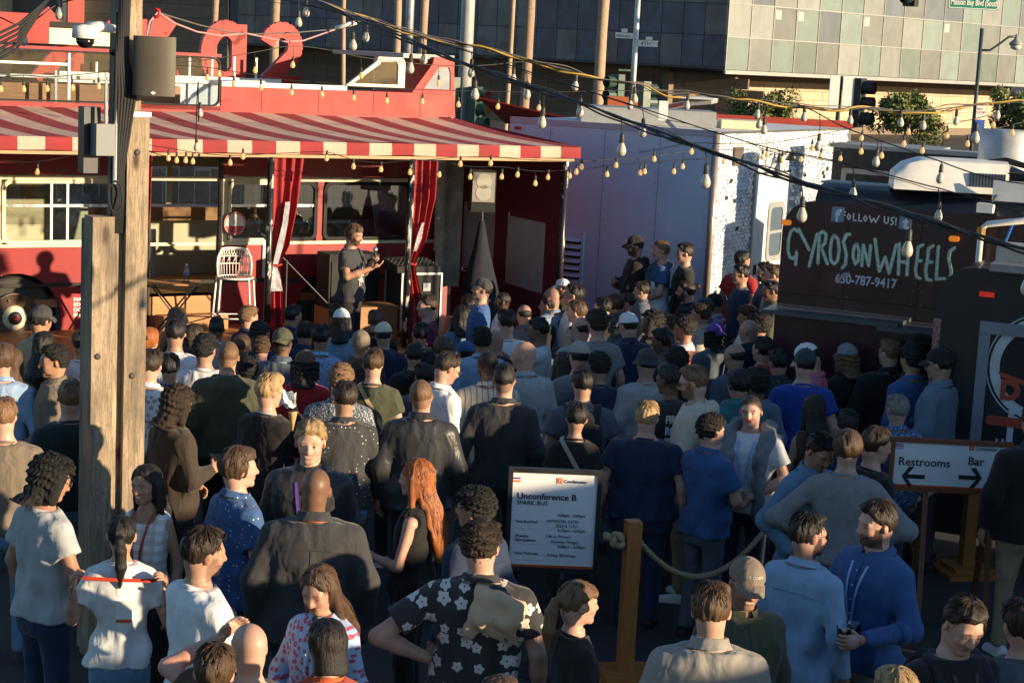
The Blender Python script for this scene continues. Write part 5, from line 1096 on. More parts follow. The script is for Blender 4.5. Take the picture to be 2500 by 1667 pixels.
bS.inputs['Roughness'].default_value = .48; bS.inputs['Specular IOR Level'].default_value = .4; bS.inputs['Subsurface Weight'].default_value = .08; bS.inputs['Subsurface Radius'].default_value = (.012, .005, .003)
def hairmat(name, sc, dist, rough):
    M, t, b = nodes(name); oi = N(t, 'ShaderNodeObjectInfo'); co = coords(t, sc); n = N(t, 'ShaderNodeTexNoise', Scale=1., Detail=5., Roughness=.7, Distortion=.5); t.links.new(co, n.inputs[0])
    hv = N(t, 'ShaderNodeHueSaturation'); mr = N(t, 'ShaderNodeMapRange'); mr.inputs[1].default_value = .25; mr.inputs[2].default_value = .75; mr.inputs[3].default_value = .35; mr.inputs[4].default_value = 1.75; t.links.new(n.outputs[0], mr.inputs[0]); t.links.new(mr.outputs[0], hv.inputs['Value']); t.links.new(oi.outputs['Color'], hv.inputs['Color']); t.links.new(hv.outputs[0], b.inputs['Base Color'])
    b.inputs['Roughness'].default_value = rough; b.inputs['Specular IOR Level'].default_value = .35; bump(t, b, n.outputs[0], dist, .9); return M
HM = hairmat('hair_straight', (170, 170, 22), .006, .42); HC = hairmat('hair_curly', (95, 95, 95), .012, .6)
ACC = objcol('cap_cloth', .8); LENS = mat('dark_lens', (.01, .01, .012), .08); FRM = mat('spectacle_frame', (.03, .022, .016), .3); FRG = mat('wire_frame', (.35, .27, .16), .3, metal=.6)
SHOE = objcol('shoe_leather', .5)
sh = MB(); rows = []
for y, hw, h in ((-.09, .025, .05), (-.08, .036, .085), (-.03, .038, .09), (.03, .04, .07), (.10, .046, .05), (.15, .04, .04), (.17, .018, .025)): rows.append([(hw*math.cos(a)*(1. if abs(a-math.pi/2) < 1.6 else 1), y, max(.0, h*math.sin(a))) for a in np.linspace(0, math.pi, 9)])
sh.grid(rows); sh.add(rows[0], [tuple(range(9))]); sh.add([r[0] for r in rows]+[r[-1] for r in rows][::-1], [tuple(range(14))]); _o = sh.build('shoe', SHOE, None, True); SHOEME = _o.data; bpy.data.objects.remove(_o)
def rotm(yaw, pitch, roll): return np.array((Matrix.Rotation(rad(yaw), 3, 'Z') @ Matrix.Rotation(rad(-pitch), 3, 'X') @ Matrix.Rotation(rad(roll), 3, 'Y')))
HANDS = {}
def hair_field(style, seed, fine, bangs=False):
    """hair in the head's own frame; returns verts, quads or None"""
    r = np.random.RandomState(seed); ph = r.uniform(0, 6.28, 8); g = fine
    long_ = {'long': -.33, 'vlong': -.46, 'midlong': -.17, 'bob': -.07, 'pony': -.22, 'mop': -.09}.get(style, -.05)
    th = {'short': .013, 'swept': .016, 'fade': .004, 'buzz': .0035, 'ring': .006, 'curly': .022, 'bushy': .036, 'medium': .020, 'bob': .020, 'long': .016, 'vlong': .016, 'midlong': .018, 'pony': .010, 'bun': .012, 'mop': .034, 'cap': .008, 'capl': .010}[style]
    w = .14+(.03 if style in ('bushy', 'mop') else 0)
    f = Field(np.arange(-w, w+g, g), np.arange(-.20, .16, g), np.arange(long_-.03, .27, g if long_ > -.1 else g))
    curly = style in ('curly', 'bushy', 'mop')
    if curly:
        fr = 2*math.pi/(.034 if style == 'curly' else .042)
        nz = lambda X, Y, Z: (.0065 if style != 'mop' else .009)*(np.sin(X*fr+ph[0]+2*np.sin(Z*40+ph[5]))*np.sin(Y*fr*1.1+ph[1]+1.5*np.sin(X*35+ph[6]))+.8*np.sin(Z*fr*.9+ph[2]+2*np.sin(Y*30+ph[7])))
    else:
        a1 = .0022 if style in ('fade', 'buzz', 'ring', 'cap') else .0042
        def nz(X, Y, Z):
            p = np.arctan2(X, -(Y+.02)); return a1*(.6*np.sin(7*p+ph[0]+Z*14)+.5*np.sin(17*p+ph[1]-Z*22+X*30)+.5*np.sin(X*90+ph[3]+Z*40)*np.sin(Y*60+ph[4]))*(0.35 if style in ('buzz', 'ring') else 1)
    def cran(e, zc=0.): return lambda X, Y, Z: (np.sqrt((X/(.076+e))**2+((Y+.012)/(.096+e))**2+((Z-.105)/(.088+e))**2)-1)*(.08+e)
    nape = {'short': -.024, 'swept': -.026, 'fade': -.012, 'buzz': -.014, 'ring': -.012, 'curly': -.032, 'bushy': -.04, 'bun': -.02, 'pony': -.01, 'mop': -.09, 'cap': -.024, 'capl': -.03}.get(style, -.03)
    base0 = cran(th); front = .164+r.uniform(-.004, .006); sl_ = (front-nape)/.17
    full = style in ('medium', 'bob', 'long', 'vlong', 'midlong', 'mop', 'capl')
    def base(X, Y, Z):
        if full: return base0(X, Y, Z)
        q = (Z-nape-np.clip(Y+.085, 0, 1)*sl_)*.75; return base0(X, Y, Z)+(th+.002)*(1-np.clip(q/.022, 0, 1))**2*(1 if style not in ('curly', 'bushy') else .5)
    f.put(lambda X, Y, Z: base(X, Y, Z)+nz(X, Y, Z), (-.13, -.17, -.08), (.13, .15, .26), 0)
    if style in ('short', 'swept', 'medium', 'bob', 'curly', 'bun'):
        tz = {'swept': .03, 'short': .012, 'curly': .016}.get(style, .006); sx_ = r.uniform(-.02, .02)
        f.put(lambda X, Y, Z: (np.sqrt(((X-sx_)/.062)**2+((Y-.022)/.062)**2+((Z-.176)/(.018+tz))**2)-1)*.045+nz(X, Y, Z)*1.2, (-.1, -.05, .1), (.1, .13, .25), .02)
    if style == 'fade':
        f.put(lambda X, Y, Z: np.maximum((np.sqrt((X/.07)**2+((Y-.005)/.097)**2+((Z-.15)/.062)**2)-1)*.06+nz(X, Y, Z)*2, .125-Z), (-.1, -.13, .1), (.1, .13, .25), .008)
    # hairline
    if style in ('medium', 'bob', 'long', 'vlong', 'midlong', 'mop', 'capl'):
        zf = .135 if bangs else .160
        f.carve(lambda X, Y, Z: np.maximum(np.maximum(.030-Y, Z-zf+2.2*np.maximum(0, np.abs(X)-.03)**1.2*(0 if bangs else 1)), -.5-Z), (-.2, .0, -.6), (.2, .2, .17), .01)
        if style in ('medium',): f.carve(lambda X, Y, Z: Z-(.0+.25*np.maximum(0, Y+.05)), (-.2, -.2, -.2), (.2, .2, .06), .01)
        if style == 'bob': f.carve(lambda X, Y, Z: Z+.06, (-.2, -.2, -.2), (.2, .2, -.0), .006)
    else:
        f.carve(lambda X, Y, Z: (Z-nape-np.clip((Y+.085), 0, 1)*sl_-.006*np.sin(X*85+ph[0]+Y*60)-.005*np.sin(X*150-Y*110+ph[1]))*.75, (-.2, -.2, -.1), (.2, .2, .2), .008)
        f.carve(lambda X, Y, Z: np.sqrt(((np.abs(X)-.09)/.03)**2+((Y+.004)/.024)**2+((Z-.066)/.036)**2)*.03-.03, (-.15, -.05, .0), (.15, .05, .12), .006)
        if style in ('curly', 'bushy') and r.rand() < .6: f.put(lambda X, Y, Z: (np.sqrt((X/.07)**2+((Y-.07)/.03)**2+((Z-.15)/.03)**2)-1)*.03+nz(X, Y, Z), (-.09, .03, .1), (.09, .11, .2), .01)
    if style == 'ring': f.carve(lambda X, Y, Z: (.118-Z)*.9-.0*X+np.maximum(0, -(Y+.05))*.3, (-.2, -.2, .08), (.2, .2, .3), .01)
    if style in ('cap', 'capl'): f.carve(lambda X, Y, Z: (.125-Z), (-.2, -.2, .1), (.2, .2, .3), 0)
    cur = []
    if style in ('bob',): cur = [((0, -.03, .1), (0, -.045, -.05), .085, .088)]
    for a, b_, r1, r2 in cur: f.cap(a, b_, r1, r2, .02); f.carve(lambda X, Y, Z: np.maximum(.035-Y, Z-.13), (-.2, .02, -.3), (.2, .2, .14), .01); f.carve(lambda X, Y, Z: Z+.06+.05*np.sin(X*40)*.1, (-.2, -.2, -.2), (.2, .2, 0), .006)
    if style in ('long', 'vlong', 'midlong', 'mop'):
        ze = long_+.01; fl = np.array([.07, -.02, -.10, (ze-.1)/2, ze])[::1]
        f.loft(sorted(fl), [.05 if style != 'mop' else .09, .095, .095, .088, .088][:5], [.022, .045, .06, .075, .085], [0]*5, [-.145, -.135, -.095, -.045, -.035], .02, lambda X, Y, Z: nz(X*1., Y, Z)*.8-.0028*np.sin(X*120+ph[2]+np.sin(Z*14)*1.5), 2.)
        for sx in (-1, 1):
            if style != 'mop': f.cap((sx*.082, -.005, .09), (sx*.098, -.0, ze*.55), .022, .024, .02); f.cap((sx*.098, -.0, ze*.55), (sx*.10, .035 if style != 'vlong' else -.02, ze+.03), .022, .012, .02)
            else: f.cap((sx*.09, -.0, .10), (sx*.10, .0, -.03), .034, .03, .03)
        f.carve(lambda X, Y, Z: np.maximum(np.maximum(.045-Y, Z-.12), np.abs(X)-.07), (-.1, .0, -.6), (.1, .2, .13), .008)
    if style == 'pony':
        if bangs: f.ell((0, .066, .138), (.066, .032, .036), .02)
        P = [(0, -.10, .10), (0, -.135, .085), (.004, -.15, .03), (.006, -.155, -.07), (0, -.14, -.2)]
        for i, (ra_, rb_) in enumerate(((.02, .022), (.024, .034), (.034, .034), (.034, .008))): f.cap(P[i], P[i+1], ra_, rb_, .012)
    if style == 'bun': f.cap((0, -.11, .135), (0, -.145, .14), .03, .034, .012)
    V, Q = f.mesh(); V = list(V); Q = list(map(tuple, Q))
    # loose locks along the surface
    if style in ('short', 'swept', 'fade', 'medium', 'bob', 'long', 'vlong', 'midlong', 'curly', 'bushy', 'mop', 'capl', 'pony'):
        n = {'fade': 40, 'pony': 30}.get(style, 50)+(190 if fine < .008 else 0)
        for _ in range(n):
            p = r.uniform(-math.pi, math.pi); frontal = abs(p) > 2.1; t0 = r.uniform(.12, 1.25); t1 = t0+r.uniform(.3, .6)
            lim = {True: .95, False: 1.9 if style not in ('fade',) else 1.05}[frontal]; t1 = min(t1, lim if not (style in ('long', 'bob', 'medium', 'midlong', 'vlong', 'mop', 'capl') and not frontal) else 2.1)
            if style == 'capl': t0, t1 = r.uniform(1.2, 1.5), r.uniform(1.8, 2.2)
            if style == 'capl' and frontal: continue
            if t1-t0 < .15: continue
            P, rs = [], []; lift = r.uniform(.001, .009)*(1.9 if curly else 1); e = th+(.012 if style in ('short', 'swept', 'fade') and t0 < .8 else 0)*max(0, math.cos(t0))
            for i, q in enumerate(np.linspace(0, 1, 5)):
                t_ = t0+(t1-t0)*q; pp = p+(.35*math.sin(q*5+_) if curly else .12*math.sin(q*2+_)); ee = e-.003+lift*q*q
                P.append((math.sin(pp)*math.sin(t_)*(.076+ee), -.012-math.cos(pp)*math.sin(t_)*(.096+ee), .105+math.cos(t_)*(.088+ee))); rs.append([.0010, .0026, .0032, .0026, .0006][i]*(1.4 if curly else 1)*(1 if fine < .008 else 1.25))
            a, b_ = quadtube(P, rs, 3); k = len(V); V += a; Q += [tuple(i+k for i in q) for q in b_]
    if style in ('long', 'vlong') and fine < .008:
        zq, aq, bq, cq = sorted(fl), [.05, .095, .095, .088, .088], [.022, .045, .06, .075, .085], [-.145, -.135, -.095, -.045, -.035]
        for _ in range(150):
            x0 = r.uniform(-.95, .95); z0 = r.uniform(-.05, .09); z1 = max(ze, z0-r.uniform(.12, .34)); P = []; wob = r.uniform(0, 6); out_ = r.uniform(.000, .007)
            for q in np.linspace(0, 1, 6):
                z = z0+(z1-z0)*q; A_, B_, C_ = [float(np.interp(z, zq, w_)) for w_ in (aq, bq, cq)]; xx = x0+.05*math.sin(wob+q*4); P.append((xx*A_, C_-B_*math.sqrt(max(0, 1-xx*xx))-out_*q+.001, z))
            a, b_ = quadtube(P, [.0012, .0030, .0034, .0032, .0024, .0006], 3); k = len(V); V += a; Q += [tuple(i+k for i in q) for q in b_]
    return np.array(V), np.array(Q)
def cap_geo(style, fwd=1):
    """crown of panels, sweatband and curved brim in the head's frame"""
    b = MB(); n = 24; rows = []
    for i, t_ in enumerate(np.linspace(.06, 1.45, 8)):
        rows.append([((.090+.004*math.cos(t_))*math.sin(t_)*math.sin(a)*(1+.006*abs(math.sin(3*a))), -.010+.111*math.sin(t_)*math.cos(a)*(1+.006*abs(math.sin(3*a))), .105+.108*math.cos(t_)+(.012 if math.cos(a)*fwd > .5 and t_ < 1.2 else 0)*math.sin(t_)) for a in np.linspace(0, 2*math.pi, n+1)])
    if style == 'beanie': rows = [[(p[0]*1.03, p[1]*1.03, p[2]-.0) for p in r] for r in rows]; rows.append([(p[0]*1.0, p[1]*1.0, .075-.015*(p[1] < 0)) for p in rows[-1]])
    b.grid(rows); b.add(rows[0][:-1], [tuple(range(n))])
    if style == 'bucket': b.grid([rows[-1], [(p[0]*1.35, p[1]*1.32-.0, p[2]-.045) for p in rows[-1]]])
    if style in ('cap', 'flat'):
        L = .075 if style == 'cap' else .045; B2 = []
        for q in np.linspace(0, 1, 5):
            B2.append([((.088-.012*q)*math.sin(a), fwd*(.096*math.cos(a)+(L*q)*math.cos(a*.75)) if True else 0, .118-.028*q*q-.028*abs(math.sin(a))**2+.003) for a in np.linspace(-1.15, 1.15, 11)])
        b.grid(B2); b.grid([[(x, y, z-.004) for x, y, z in r] for r in B2]); b.add([B2[-1][i] for i in range(11)]+[(x, y, z-.004) for x, y, z in B2[-1]], [(i, i+1, i+12, i+11) for i in range(10)])
    if style == 'cap': b.lathe([(.008, .005), (.007, .010), (.002, .012)], (0, -.010, .209), 8)
    return b
CAPS = {}
def pbox(v): return np.array(v)
SK = {}
def person(x, y, hgt, yaw, hair, hc, skin, top, col, opts, label, group='people watching the talk'):
    """one figure: x, y is the top of the head in the survey; hgt S standing, W shorter, t seated"""
    seed = int(x*7+y*13) % 99991; r = np.random.RandomState(seed); o = {}
    for tk in opts.split():
        k, _, v = tk.partition(':'); o[k] = v
    seated = hgt[0] == 't'; base = float(o.get('floor', 0)); k_h = {'S': 1.76, 'W': 1.64, 't': 1.76}[hgt[0]]
    if len(hgt) > 1: k_h = float(hgt[1:])
    k = k_h/1.765; dz = -.455 if seated else 0.
    ztop = base+(1.765+dz+.005)*k
    if 'Z' in o: P = pd(x, y, float(o['Z'])); P = np.array([P[0], P[1], 0])
    else: P = pz(x, y, ztop)
    if yaw == '*':
        yw = math.degrees(math.atan2(-(-1.75-P[0]), 19.9-P[1]))+r.uniform(-9, 9)
    else: yw = float(yaw)+math.degrees(math.atan2(-P[0], P[1]))   # relative to the line of sight
    hy, hp = float(o.get('h', r.uniform(-8, 8))), float(o.get('p', r.uniform(2, 10))); hr = float(o.get('tilt', r.uniform(-5, 5)))
    root = thing('person', label, 'person', (P[0], P[1], base), rad(yw), group); root.scale = (k,)*3
    big = 'fine' in o; rh, rc = (.0072, .024) if big else ((.0105, .036) if 'face' in o else (.0155, .042)); wd = float(o.get('w', r.uniform(.95, 1.08))); fem = 'f' in o
    if fem: wd *= .86
    bt_ = wd*(1. if 'belly' not in o else 1.12)
    lean = rad(float(o.get('lean', 0))); 
    # skeleton -------------------------------------------------------------
    sx = .183*wd; SH = {s: np.array([s*sx, -.015, 1.405+dz]) for s in (-1, 1)}
    arms = o.get('arm', 'down,down' if not seated else 'fold,fold').split(','); arms = arms*2 if len(arms) == 1 else arms
    EL, WR, PN, CU = {}, {}, {}, {}
    for s, an in zip((-1, 1), arms):
        e, w, p_, c = ARM[an]; j = r.normal(0, .008, 3)
        EL[s] = np.array([s*e[0]*(wd if abs(e[0]) > .2 else 1), e[1], e[2]+dz])+j; WR[s] = np.array([s*w[0]*(wd if abs(w[0]) > .15 else 1), w[1]*(1 if w[1] < .15 else bt_), w[2]+dz+(.03*s if an == 'cross' else 0)])+j; PN[s] = np.array([s*p_[0], p_[1], p_[2]]); CU[s] = c
    hd = np.array([0, -.004+.03*math.sin(rad(hp)), 1.551+dz]); H3 = rotm(hy, hp, hr)
    hs = .97 if fem else 1.0
    toH = lambda v: hd+H3 @ (np.array(v, float)*hs)
    # body -----------------------------------------------------------------
    xs_ = [EL[s][0] for s in (-1, 1)]+[WR[s][0] for s in (-1, 1)]; ys_ = [EL[s][1] for s in (-1, 1)]+[WR[s][1] for s in (-1, 1)]; zs_ = [EL[s][2] for s in (-1, 1)]+[WR[s][2] for s in (-1, 1)]
    G = Field(spaced(min(xs_+[-.25])-.08, max(xs_+[.25])+.08, -.13, .13, rh, rc), spaced(min(ys_+[-.15])-.1, max(ys_+[.15])+.1, -.135, .165, rh, rc), spaced(min(zs_+[1.2+dz])-.08, 1.8+dz, 1.455+dz, 1.79+dz, rh, rc))
    zb_ = np.array([1.16, 1.25, 1.34, 1.405, 1.45, 1.49])+dz
    G.loft(zb_, np.array([.14, .155, .165, .155, .095, .056])*wd, [.095, .105, .10, .082, .064, .055], [0]*6, [.0, .0, -.005, -.015, -.02, -.012], .02)
    nk = .056*(.86 if fem else 1)*(1+.35*(wd-1)); G.cap((0, -.022, 1.43+dz), hd+np.array([0, -.012, .02]), nk*1.05, nk, .03)
    ar = (.84 if fem else 1.)*(.6+.4*wd)
    for s in (-1, 1):
        G.cap(SH[s]+np.array([-s*.016, 0, -.026]), EL[s], .046*ar, .040*ar, .035); G.cap(EL[s], EL[s]+(WR[s]-EL[s])*.4, .041*ar, .040*ar, .02); G.cap(EL[s]+(WR[s]-EL[s])*.4, WR[s], .039*ar, .027*ar, .02)
    for c, rr, kk in (((0, -.012, .105), (.076, .096, .088), .02), ((0, .030, .062), (.062, .066, .084), .025), ((0, .035, .008), (.049, .052, .038), .02), ((0, -.03, .035), (.058, .06, .06), .03)): G.ell(toH(c), np.array(rr)*hs, kk, H3)
    fz = (.9 if fem else 1.)
    G.cap(toH((-.012, .074, -.012)), toH((.012, .074, -.012)), .019, .019, .015)
    G.cap(toH((-.04, .074, .1)), toH((.04, .074, .1)), .013*fz, .013*fz, .02)
    for s in (-1, 1):
        G.ell(toH((s*.0315, .103, .082)), (.0145, .0145, .011), .012, None, True); G.cap(toH((s*.036, .066, .05)), toH((s*.03, .07, .045)), .02, .018, .02)
        G.ell(toH((s*.079, -.010, .068)), (.009, .020, .030), .006, H3 @ rotm(s*-22, 8, 0)); G.ell(toH((s*.031, .077, .082)), (.013, .013, .0125), .004)
    G.cap(toH((0, .088, .094)), toH((0, .110, .052)), .008*fz, .0135*fz, .012); G.cap(toH((-.011, .1, .05)), toH((.011, .1, .05)), .009, .009, .008)
    G.cap(toH((-.019, .087, .021)), toH((.019, .087, .021)), .0085, .0085, .008)
    if 'belly2' in o: pass
    V, Q = G.mesh(); nb = len(V); VV, QQ = [V], [Q]
    for s in (-1, 1):
        if arms[(s+1)//2] == 'pocket': continue
        f_ = (WR[s]-EL[s]); f_ = f_/np.linalg.norm(f_)
        if arms[(s+1)//2] in ('mouth', 'chin', 'brow'): f_ = f_*.6+np.array([-s*.3, .1, .5]); 
        if arms[(s+1)//2] == 'phone': f_ = f_*.6+np.array([-s*.3, .3, .1])
        hv, hq = handgeo(WR[s], f_, PN[s], s, CU[s]*r.uniform(.85, 1.15)); QQ.append(np.array(hq)+sum(len(q) for q in VV)); VV.append(np.array(hv)*1.0)
    V, Q = np.concatenate(VV), np.concatenate(QQ)
    # colours of the skin, lips, brows, eyes, stubble ------------------------
    sk = np.array(SKIN[skin])*r.uniform(.92, 1.08); hcol = np.array(HAIRC[hc]); col_ = np.tile(sk, (len(V), 1))
    L = ((V-hd) @ H3)/hs; lx, ly, lz = L[:, 0], L[:, 1], L[:, 2]; ax_ = np.abs(lx); face = (ly > .045) & (np.arange(len(V)) < nb)
    def blend(mk, c, a=1.): col_[mk] = col_[mk]*(1-a)+np.array(c)*a
    blend(face & (lz > .03) & (lz < .075) & (ax_ > .02), sk*np.array([1.08, .88, .84]), .6); blend((ax_ > .074) & (lz > .03) & (lz < .11) & (ly < .02), sk*np.array([1.05, .82, .78]), .7); blend(face & (ly > .1) & (lz < .07), sk*np.array([1.06, .86, .82]), .6)
    bd = o.get('beard')
    if bd is not None and bd != '':
        dn = {'full': .86, 'stub': .42, 'light': .25}[bd]; bm = (lz < .038-.0*ly) & (lz > -.045) & (ly > -.0) & (ax_ < .075); bm |= (lz < .075) & (lz > .0) & (ly > .012) & (ly < .05) & (ax_ > .048); blend(bm, hcol*1.1, dn)
    blend(face & (ax_ < .021) & (lz > .013) & (lz < .031) & (ly > .08), sk*np.array([.85, .45, .42]), .65)
    if 'smile' in o: blend(face & (ax_ < .018) & (lz > .018) & (lz < .028) & (ly > .085), (.75, .70, .62), .95)
    elif 'open' in o: blend(face & (ax_ < .014) & (lz > .016) & (lz < .027) & (ly > .085), (.10, .03, .03), .9)
    else: blend(face & (ax_ < .019) & (lz > .0195) & (lz < .0235) & (ly > .085), sk*.3, .7)
    blend(face & (ax_ > .014) & (ax_ < .05) & (lz > .099) & (lz < .109) & (ly > .06), hcol*.9+.004, .8 if not fem else .6)
    if 'shut' not in o: blend(face & (np.hypot((ax_-.031)/.0125, (lz-.082)/.0065) < 1), (.55, .52, .48), .75); blend(face & (np.hypot(ax_-.031, lz-.082) < .0062), (.02, .014, .01), 1.)
    else: blend(face & (np.hypot((ax_-.031)/.013, (lz-.078)/.003) < 1), sk*.2, .8)
    blend(face & (np.abs(lz-.089) < .0028) & (ax_ > .02) & (ax_ < .043), sk*.25, .6)
    if hair in ('buzz', 'ring', 'fade', 'bald'):
        hm = (lz+.012-np.clip(ly+.085, 0, 1)*1.0 > 0) & (lz > -.02) & (np.arange(len(V)) < nb); am_ = {'bald': .10, 'ring': .12, 'buzz': .75, 'fade': .6}[hair]; blend(hm, hcol, am_)
    body = link('body', npmesh('body', V, Q, MS, col_), root)
    # hair and headwear -------------------------------------------------------
    hat = o.get('cap') or o.get('beanie') or o.get('bucket') or o.get('flat')
    if hair != 'bald':
        style = hair if not hat else ('capl' if hair in ('long', 'mop', 'medium', 'midlong', 'bushy', 'curly') else 'cap')
        hv, hq = hair_field(style, seed, .0072 if big else (.0100 if 'face' in o else .0118), 'bangs' in o or hair in ('medium', 'bob', 'mop'))
        if hat and hair in ('long', 'midlong', 'mop'):
            h2, q2 = hair_field('midlong' if hair != 'mop' else 'mop', seed, .0095); kp = h2[:, 2] < .11; 
            qk = q2[kp[q2].all(1)]; hq = np.concatenate([hq, qk+len(hv)]); hv = np.concatenate([hv, h2])
        hv = hd+(hv*hs) @ H3.T; ho = link('hair', npmesh('hair', hv, hq, HC if hair in ('curly', 'bushy', 'mop') else HM), root); ho.color = (*(hcol*r.uniform(.85, 1.2)), 1)
    if hat:
        st_, cn_, fw = ('cap', *hat.split(',')) if 'cap' in o else (('beanie', hat, 'f') if 'beanie' in o else (('bucket', hat, 'f') if 'bucket' in o else ('flat', hat, 'f')))
        b = cap_geo(st_, -1 if fw == 'b' else 1); cv = hd+(np.array(b.v)*hs*1.0) @ H3.T; b.v = [tuple(q) for q in cv]
        co_ = b.build({'cap': 'cap', 'beanie': 'beanie', 'bucket': 'bucket_hat', 'flat': 'flat_cap'}[st_], ACC, root, 'auto', fix=True); co_.color = (*CLOTH[cn_], 1)
        if 'badge' in o:
            b2 = MB(); b2.v = []; b2.box((0, .098, .16), (.05, .008, .022)); b2.v = [tuple(q) for q in hd+(np.array(b2.v)*hs) @ H3.T]; q_ = b2.build('cap_badge', wt, co_)
        if 'captxt' in o:
            q_ = text('US OPEN', .021, 0, 0, 0, wt, co_, 'cap_lettering', 'CENTER', bold=.0006); me_ = q_.data; A = np.array([v.co[:] for v in me_.vertices]); A = np.stack([-A[:, 0], .106-A[:, 0]**2*5.5+A[:, 1]*0-.15*(A[:, 2]), A[:, 2]+.160], 1); A = hd+(A*hs) @ H3.T; me_.vertices.foreach_set('co', A.astype(np.float32).ravel())
    if 'mask' in o:
        b = MB(); b.grid([[(.062*math.sin(a)*(1-.18*q), .012+.098*math.cos(a)*(1-.1*q)-.008*q, .055-.075*q) for a in np.linspace(-1.25, 1.25, 11)] for q in np.linspace(0, 1, 6)]); b.tube([(.058, .045, .05), (.084, -.02, .062)], .0015, 4); b.tube([(-.058, .045, .05), (-.084, -.02, .062)], .0015, 4)
        b.v = [tuple(q) for q in hd+(np.array(b.v)*hs) @ H3.T]; b.build('face_mask', ACC, root, True, fix=False).color = (.02, .02, .022, 1)
    gl = o.get('glasses')
    if gl:
        b = MB(); bl_ = MB(); dy = .004
        zz = .085 if gl != 'top' else .175; yy = .104 if gl != 'top' else .075
        for s in (-1, 1):
            b.tube([(s*.032+.021*math.cos(a), yy+.002-.006*abs(math.cos(a)), zz-.004+.016*math.sin(a)) for a in np.linspace(0, 2*math.pi, 15)[:-1]], .0022 if gl != 'wire' else .0014, 5, closed=True)
            b.tube([(s*.053, yy-.004, zz), (s*.076, .05, zz), (s*.083, -.015, zz-.002)], .002, 5)
            if gl in ('sun', 'top'): bl_.add([(s*.032+.0205*math.cos(a), yy+.001-.006*abs(math.cos(a)), zz-.004+.0155*math.sin(a)) for a in np.linspace(0, 2*math.pi, 13)[:-1]], [tuple(range(12))])
        b.tube([(-.011, yy+.004, zz), (.011, yy+.004, zz)], .002, 5)
        for q in (b, bl_): q.v = [tuple(p) for p in hd+(np.array(q.v).reshape(-1, 3)*hs) @ H3.T]
        go = b.build('glasses', FRM if gl != 'wire' else FRG, root, True)
        if bl_.f: bl_.build('lens', LENS, go)
    # top -----------------------------------------------------------------
    kind, pat = (top.split('/')+['plain'])[:2]; cc = np.array(CLOTH[col])*r.uniform(.92, 1.08)
    ease = {'tee': .012, 'shirt': .014, 'long': .015, 'jacket': .026, 'hoodie': .026, 'puffer': .034, 'polo': .013, 'tank': .008, 'coat': .03}[kind]; g = .0125 if big else (.022 if 'face' in o else .026)
    hem = {'tee': .86, 'shirt': .83, 'long': .88, 'jacket': .82, 'hoodie': .85, 'puffer': .86, 'polo': .85, 'tank': .9, 'coat': .72}[kind]+dz; ph = r.uniform(0, 6.28, 8)
    if seated: hem = .50
    sleeve = {'tee': .62, 'polo': .62, 'tank': 0, 'shirt': 2}.get(kind, 2)
    if 'ss' in o: sleeve = .68
    G = Field(np.arange(min(xs_+[-.27])-.12, max(xs_+[.27])+.12, g), np.arange(min(ys_+[-.22])-.1, max(ys_+[.2])+.1, g), np.arange(hem-.03, 1.60+dz, g))
    z_ = np.array([.80, .92, 1.03, 1.13, 1.25, 1.335, 1.395, 1.435, 1.468, 1.495])
    a_ = np.array([.190, .184, .168, .160, .174, .186, .188, .160, .102, .07])*wd; b_ = np.array([.136, .132, .118, .110, .120, .115, .098, .083, .072, .064])
    if fem: a_ = a_*np.array([1.04, 1.04, .97, .92, .96, .98, 1, 1, 1, 1]); b_ = b_*.96
    if 'belly' in o: a_[:4] *= 1.14; b_[:4] *= 1.4; b_[4] *= 1.15
    a_ = a_+ease; b_ = (b_*(.75+.25*wd))+ease; cy = np.array([-.005, -.003, .004, .006, .003, -.004, -.014, -.018, -.016, -.012])
    if 'belly' in o: cy[:4] += .035
    am = {'jacket': .012, 'hoodie': .012, 'puffer': .004, 'long': .012, 'coat': .012}.get(kind, .011)
    am *= 1.45 if big else 1.1
    def fold(X, Y, Z):
        lo = np.clip((1.36+dz-Z)/.3, 0, 1); d = am*lo*(np.sin(X*38+ph[0]+1.2*np.sin(Z*9+ph[1])+Y*20)*.6+np.sin(X*21-Z*17+ph[2]+Y*11)*.5+np.sin(Z*34+ph[3]+X*9+1.5*np.sin(X*12+ph[4]))*.35*lo)
        if kind == 'puffer': d = d+.010*np.abs(np.sin(Z*52))-.006
        return d
    z_ = z_+dz
    if True: z_, a_, b_, cy = z_[:-1], a_[:-1], b_[:-1], cy[:-1]
    if seated: keep = z_ > hem-.06; z_, a_, b_, cy = z_[keep], a_[keep], b_[keep], cy[keep]; 
    G.loft(z_, a_, b_, [0]*len(z_), cy, .0, fold, 2.35)
    for s in (-1, 1):
        e1 = .051*ar+ease*.6
        def fcap(a, b, r1, r2, cut=False, fo=.004):
            G.cap(a, b, r1, r2, .045, cut)
        if sleeve == 2:
            fcap(SH[s]+np.array([-s*.012, 0, -.022]), EL[s], e1, .042*ar+ease*.9, False); fcap(EL[s], WR[s]-(WR[s]-EL[s])*.04, .042*ar+ease*.9, .032*ar+ease*.6, True)
            if 'roll' in o: pass
        elif sleeve: fcap(SH[s]+np.array([-s*.012, 0, -.022]), SH[s]+(EL[s]-SH[s])*sleeve, e1, .060*ar+ease*1.1, True)
        elif kind == 'tank': pass
    if sleeve == 2:
        def wr_(X, Y, Z): return -(.0)
    if kind in ('hoodie',):
        G.ell((0, -.125, 1.43+dz), (.105, .062, .085), .03); G.cap((-.085, -.05, 1.475+dz), (.085, -.05, 1.475+dz), .03, .03, .02)
        for s in (-1, 1): G.cap((s*.085, -.05, 1.475+dz), (s*.03, .075, 1.42+dz), .026, .02, .02)
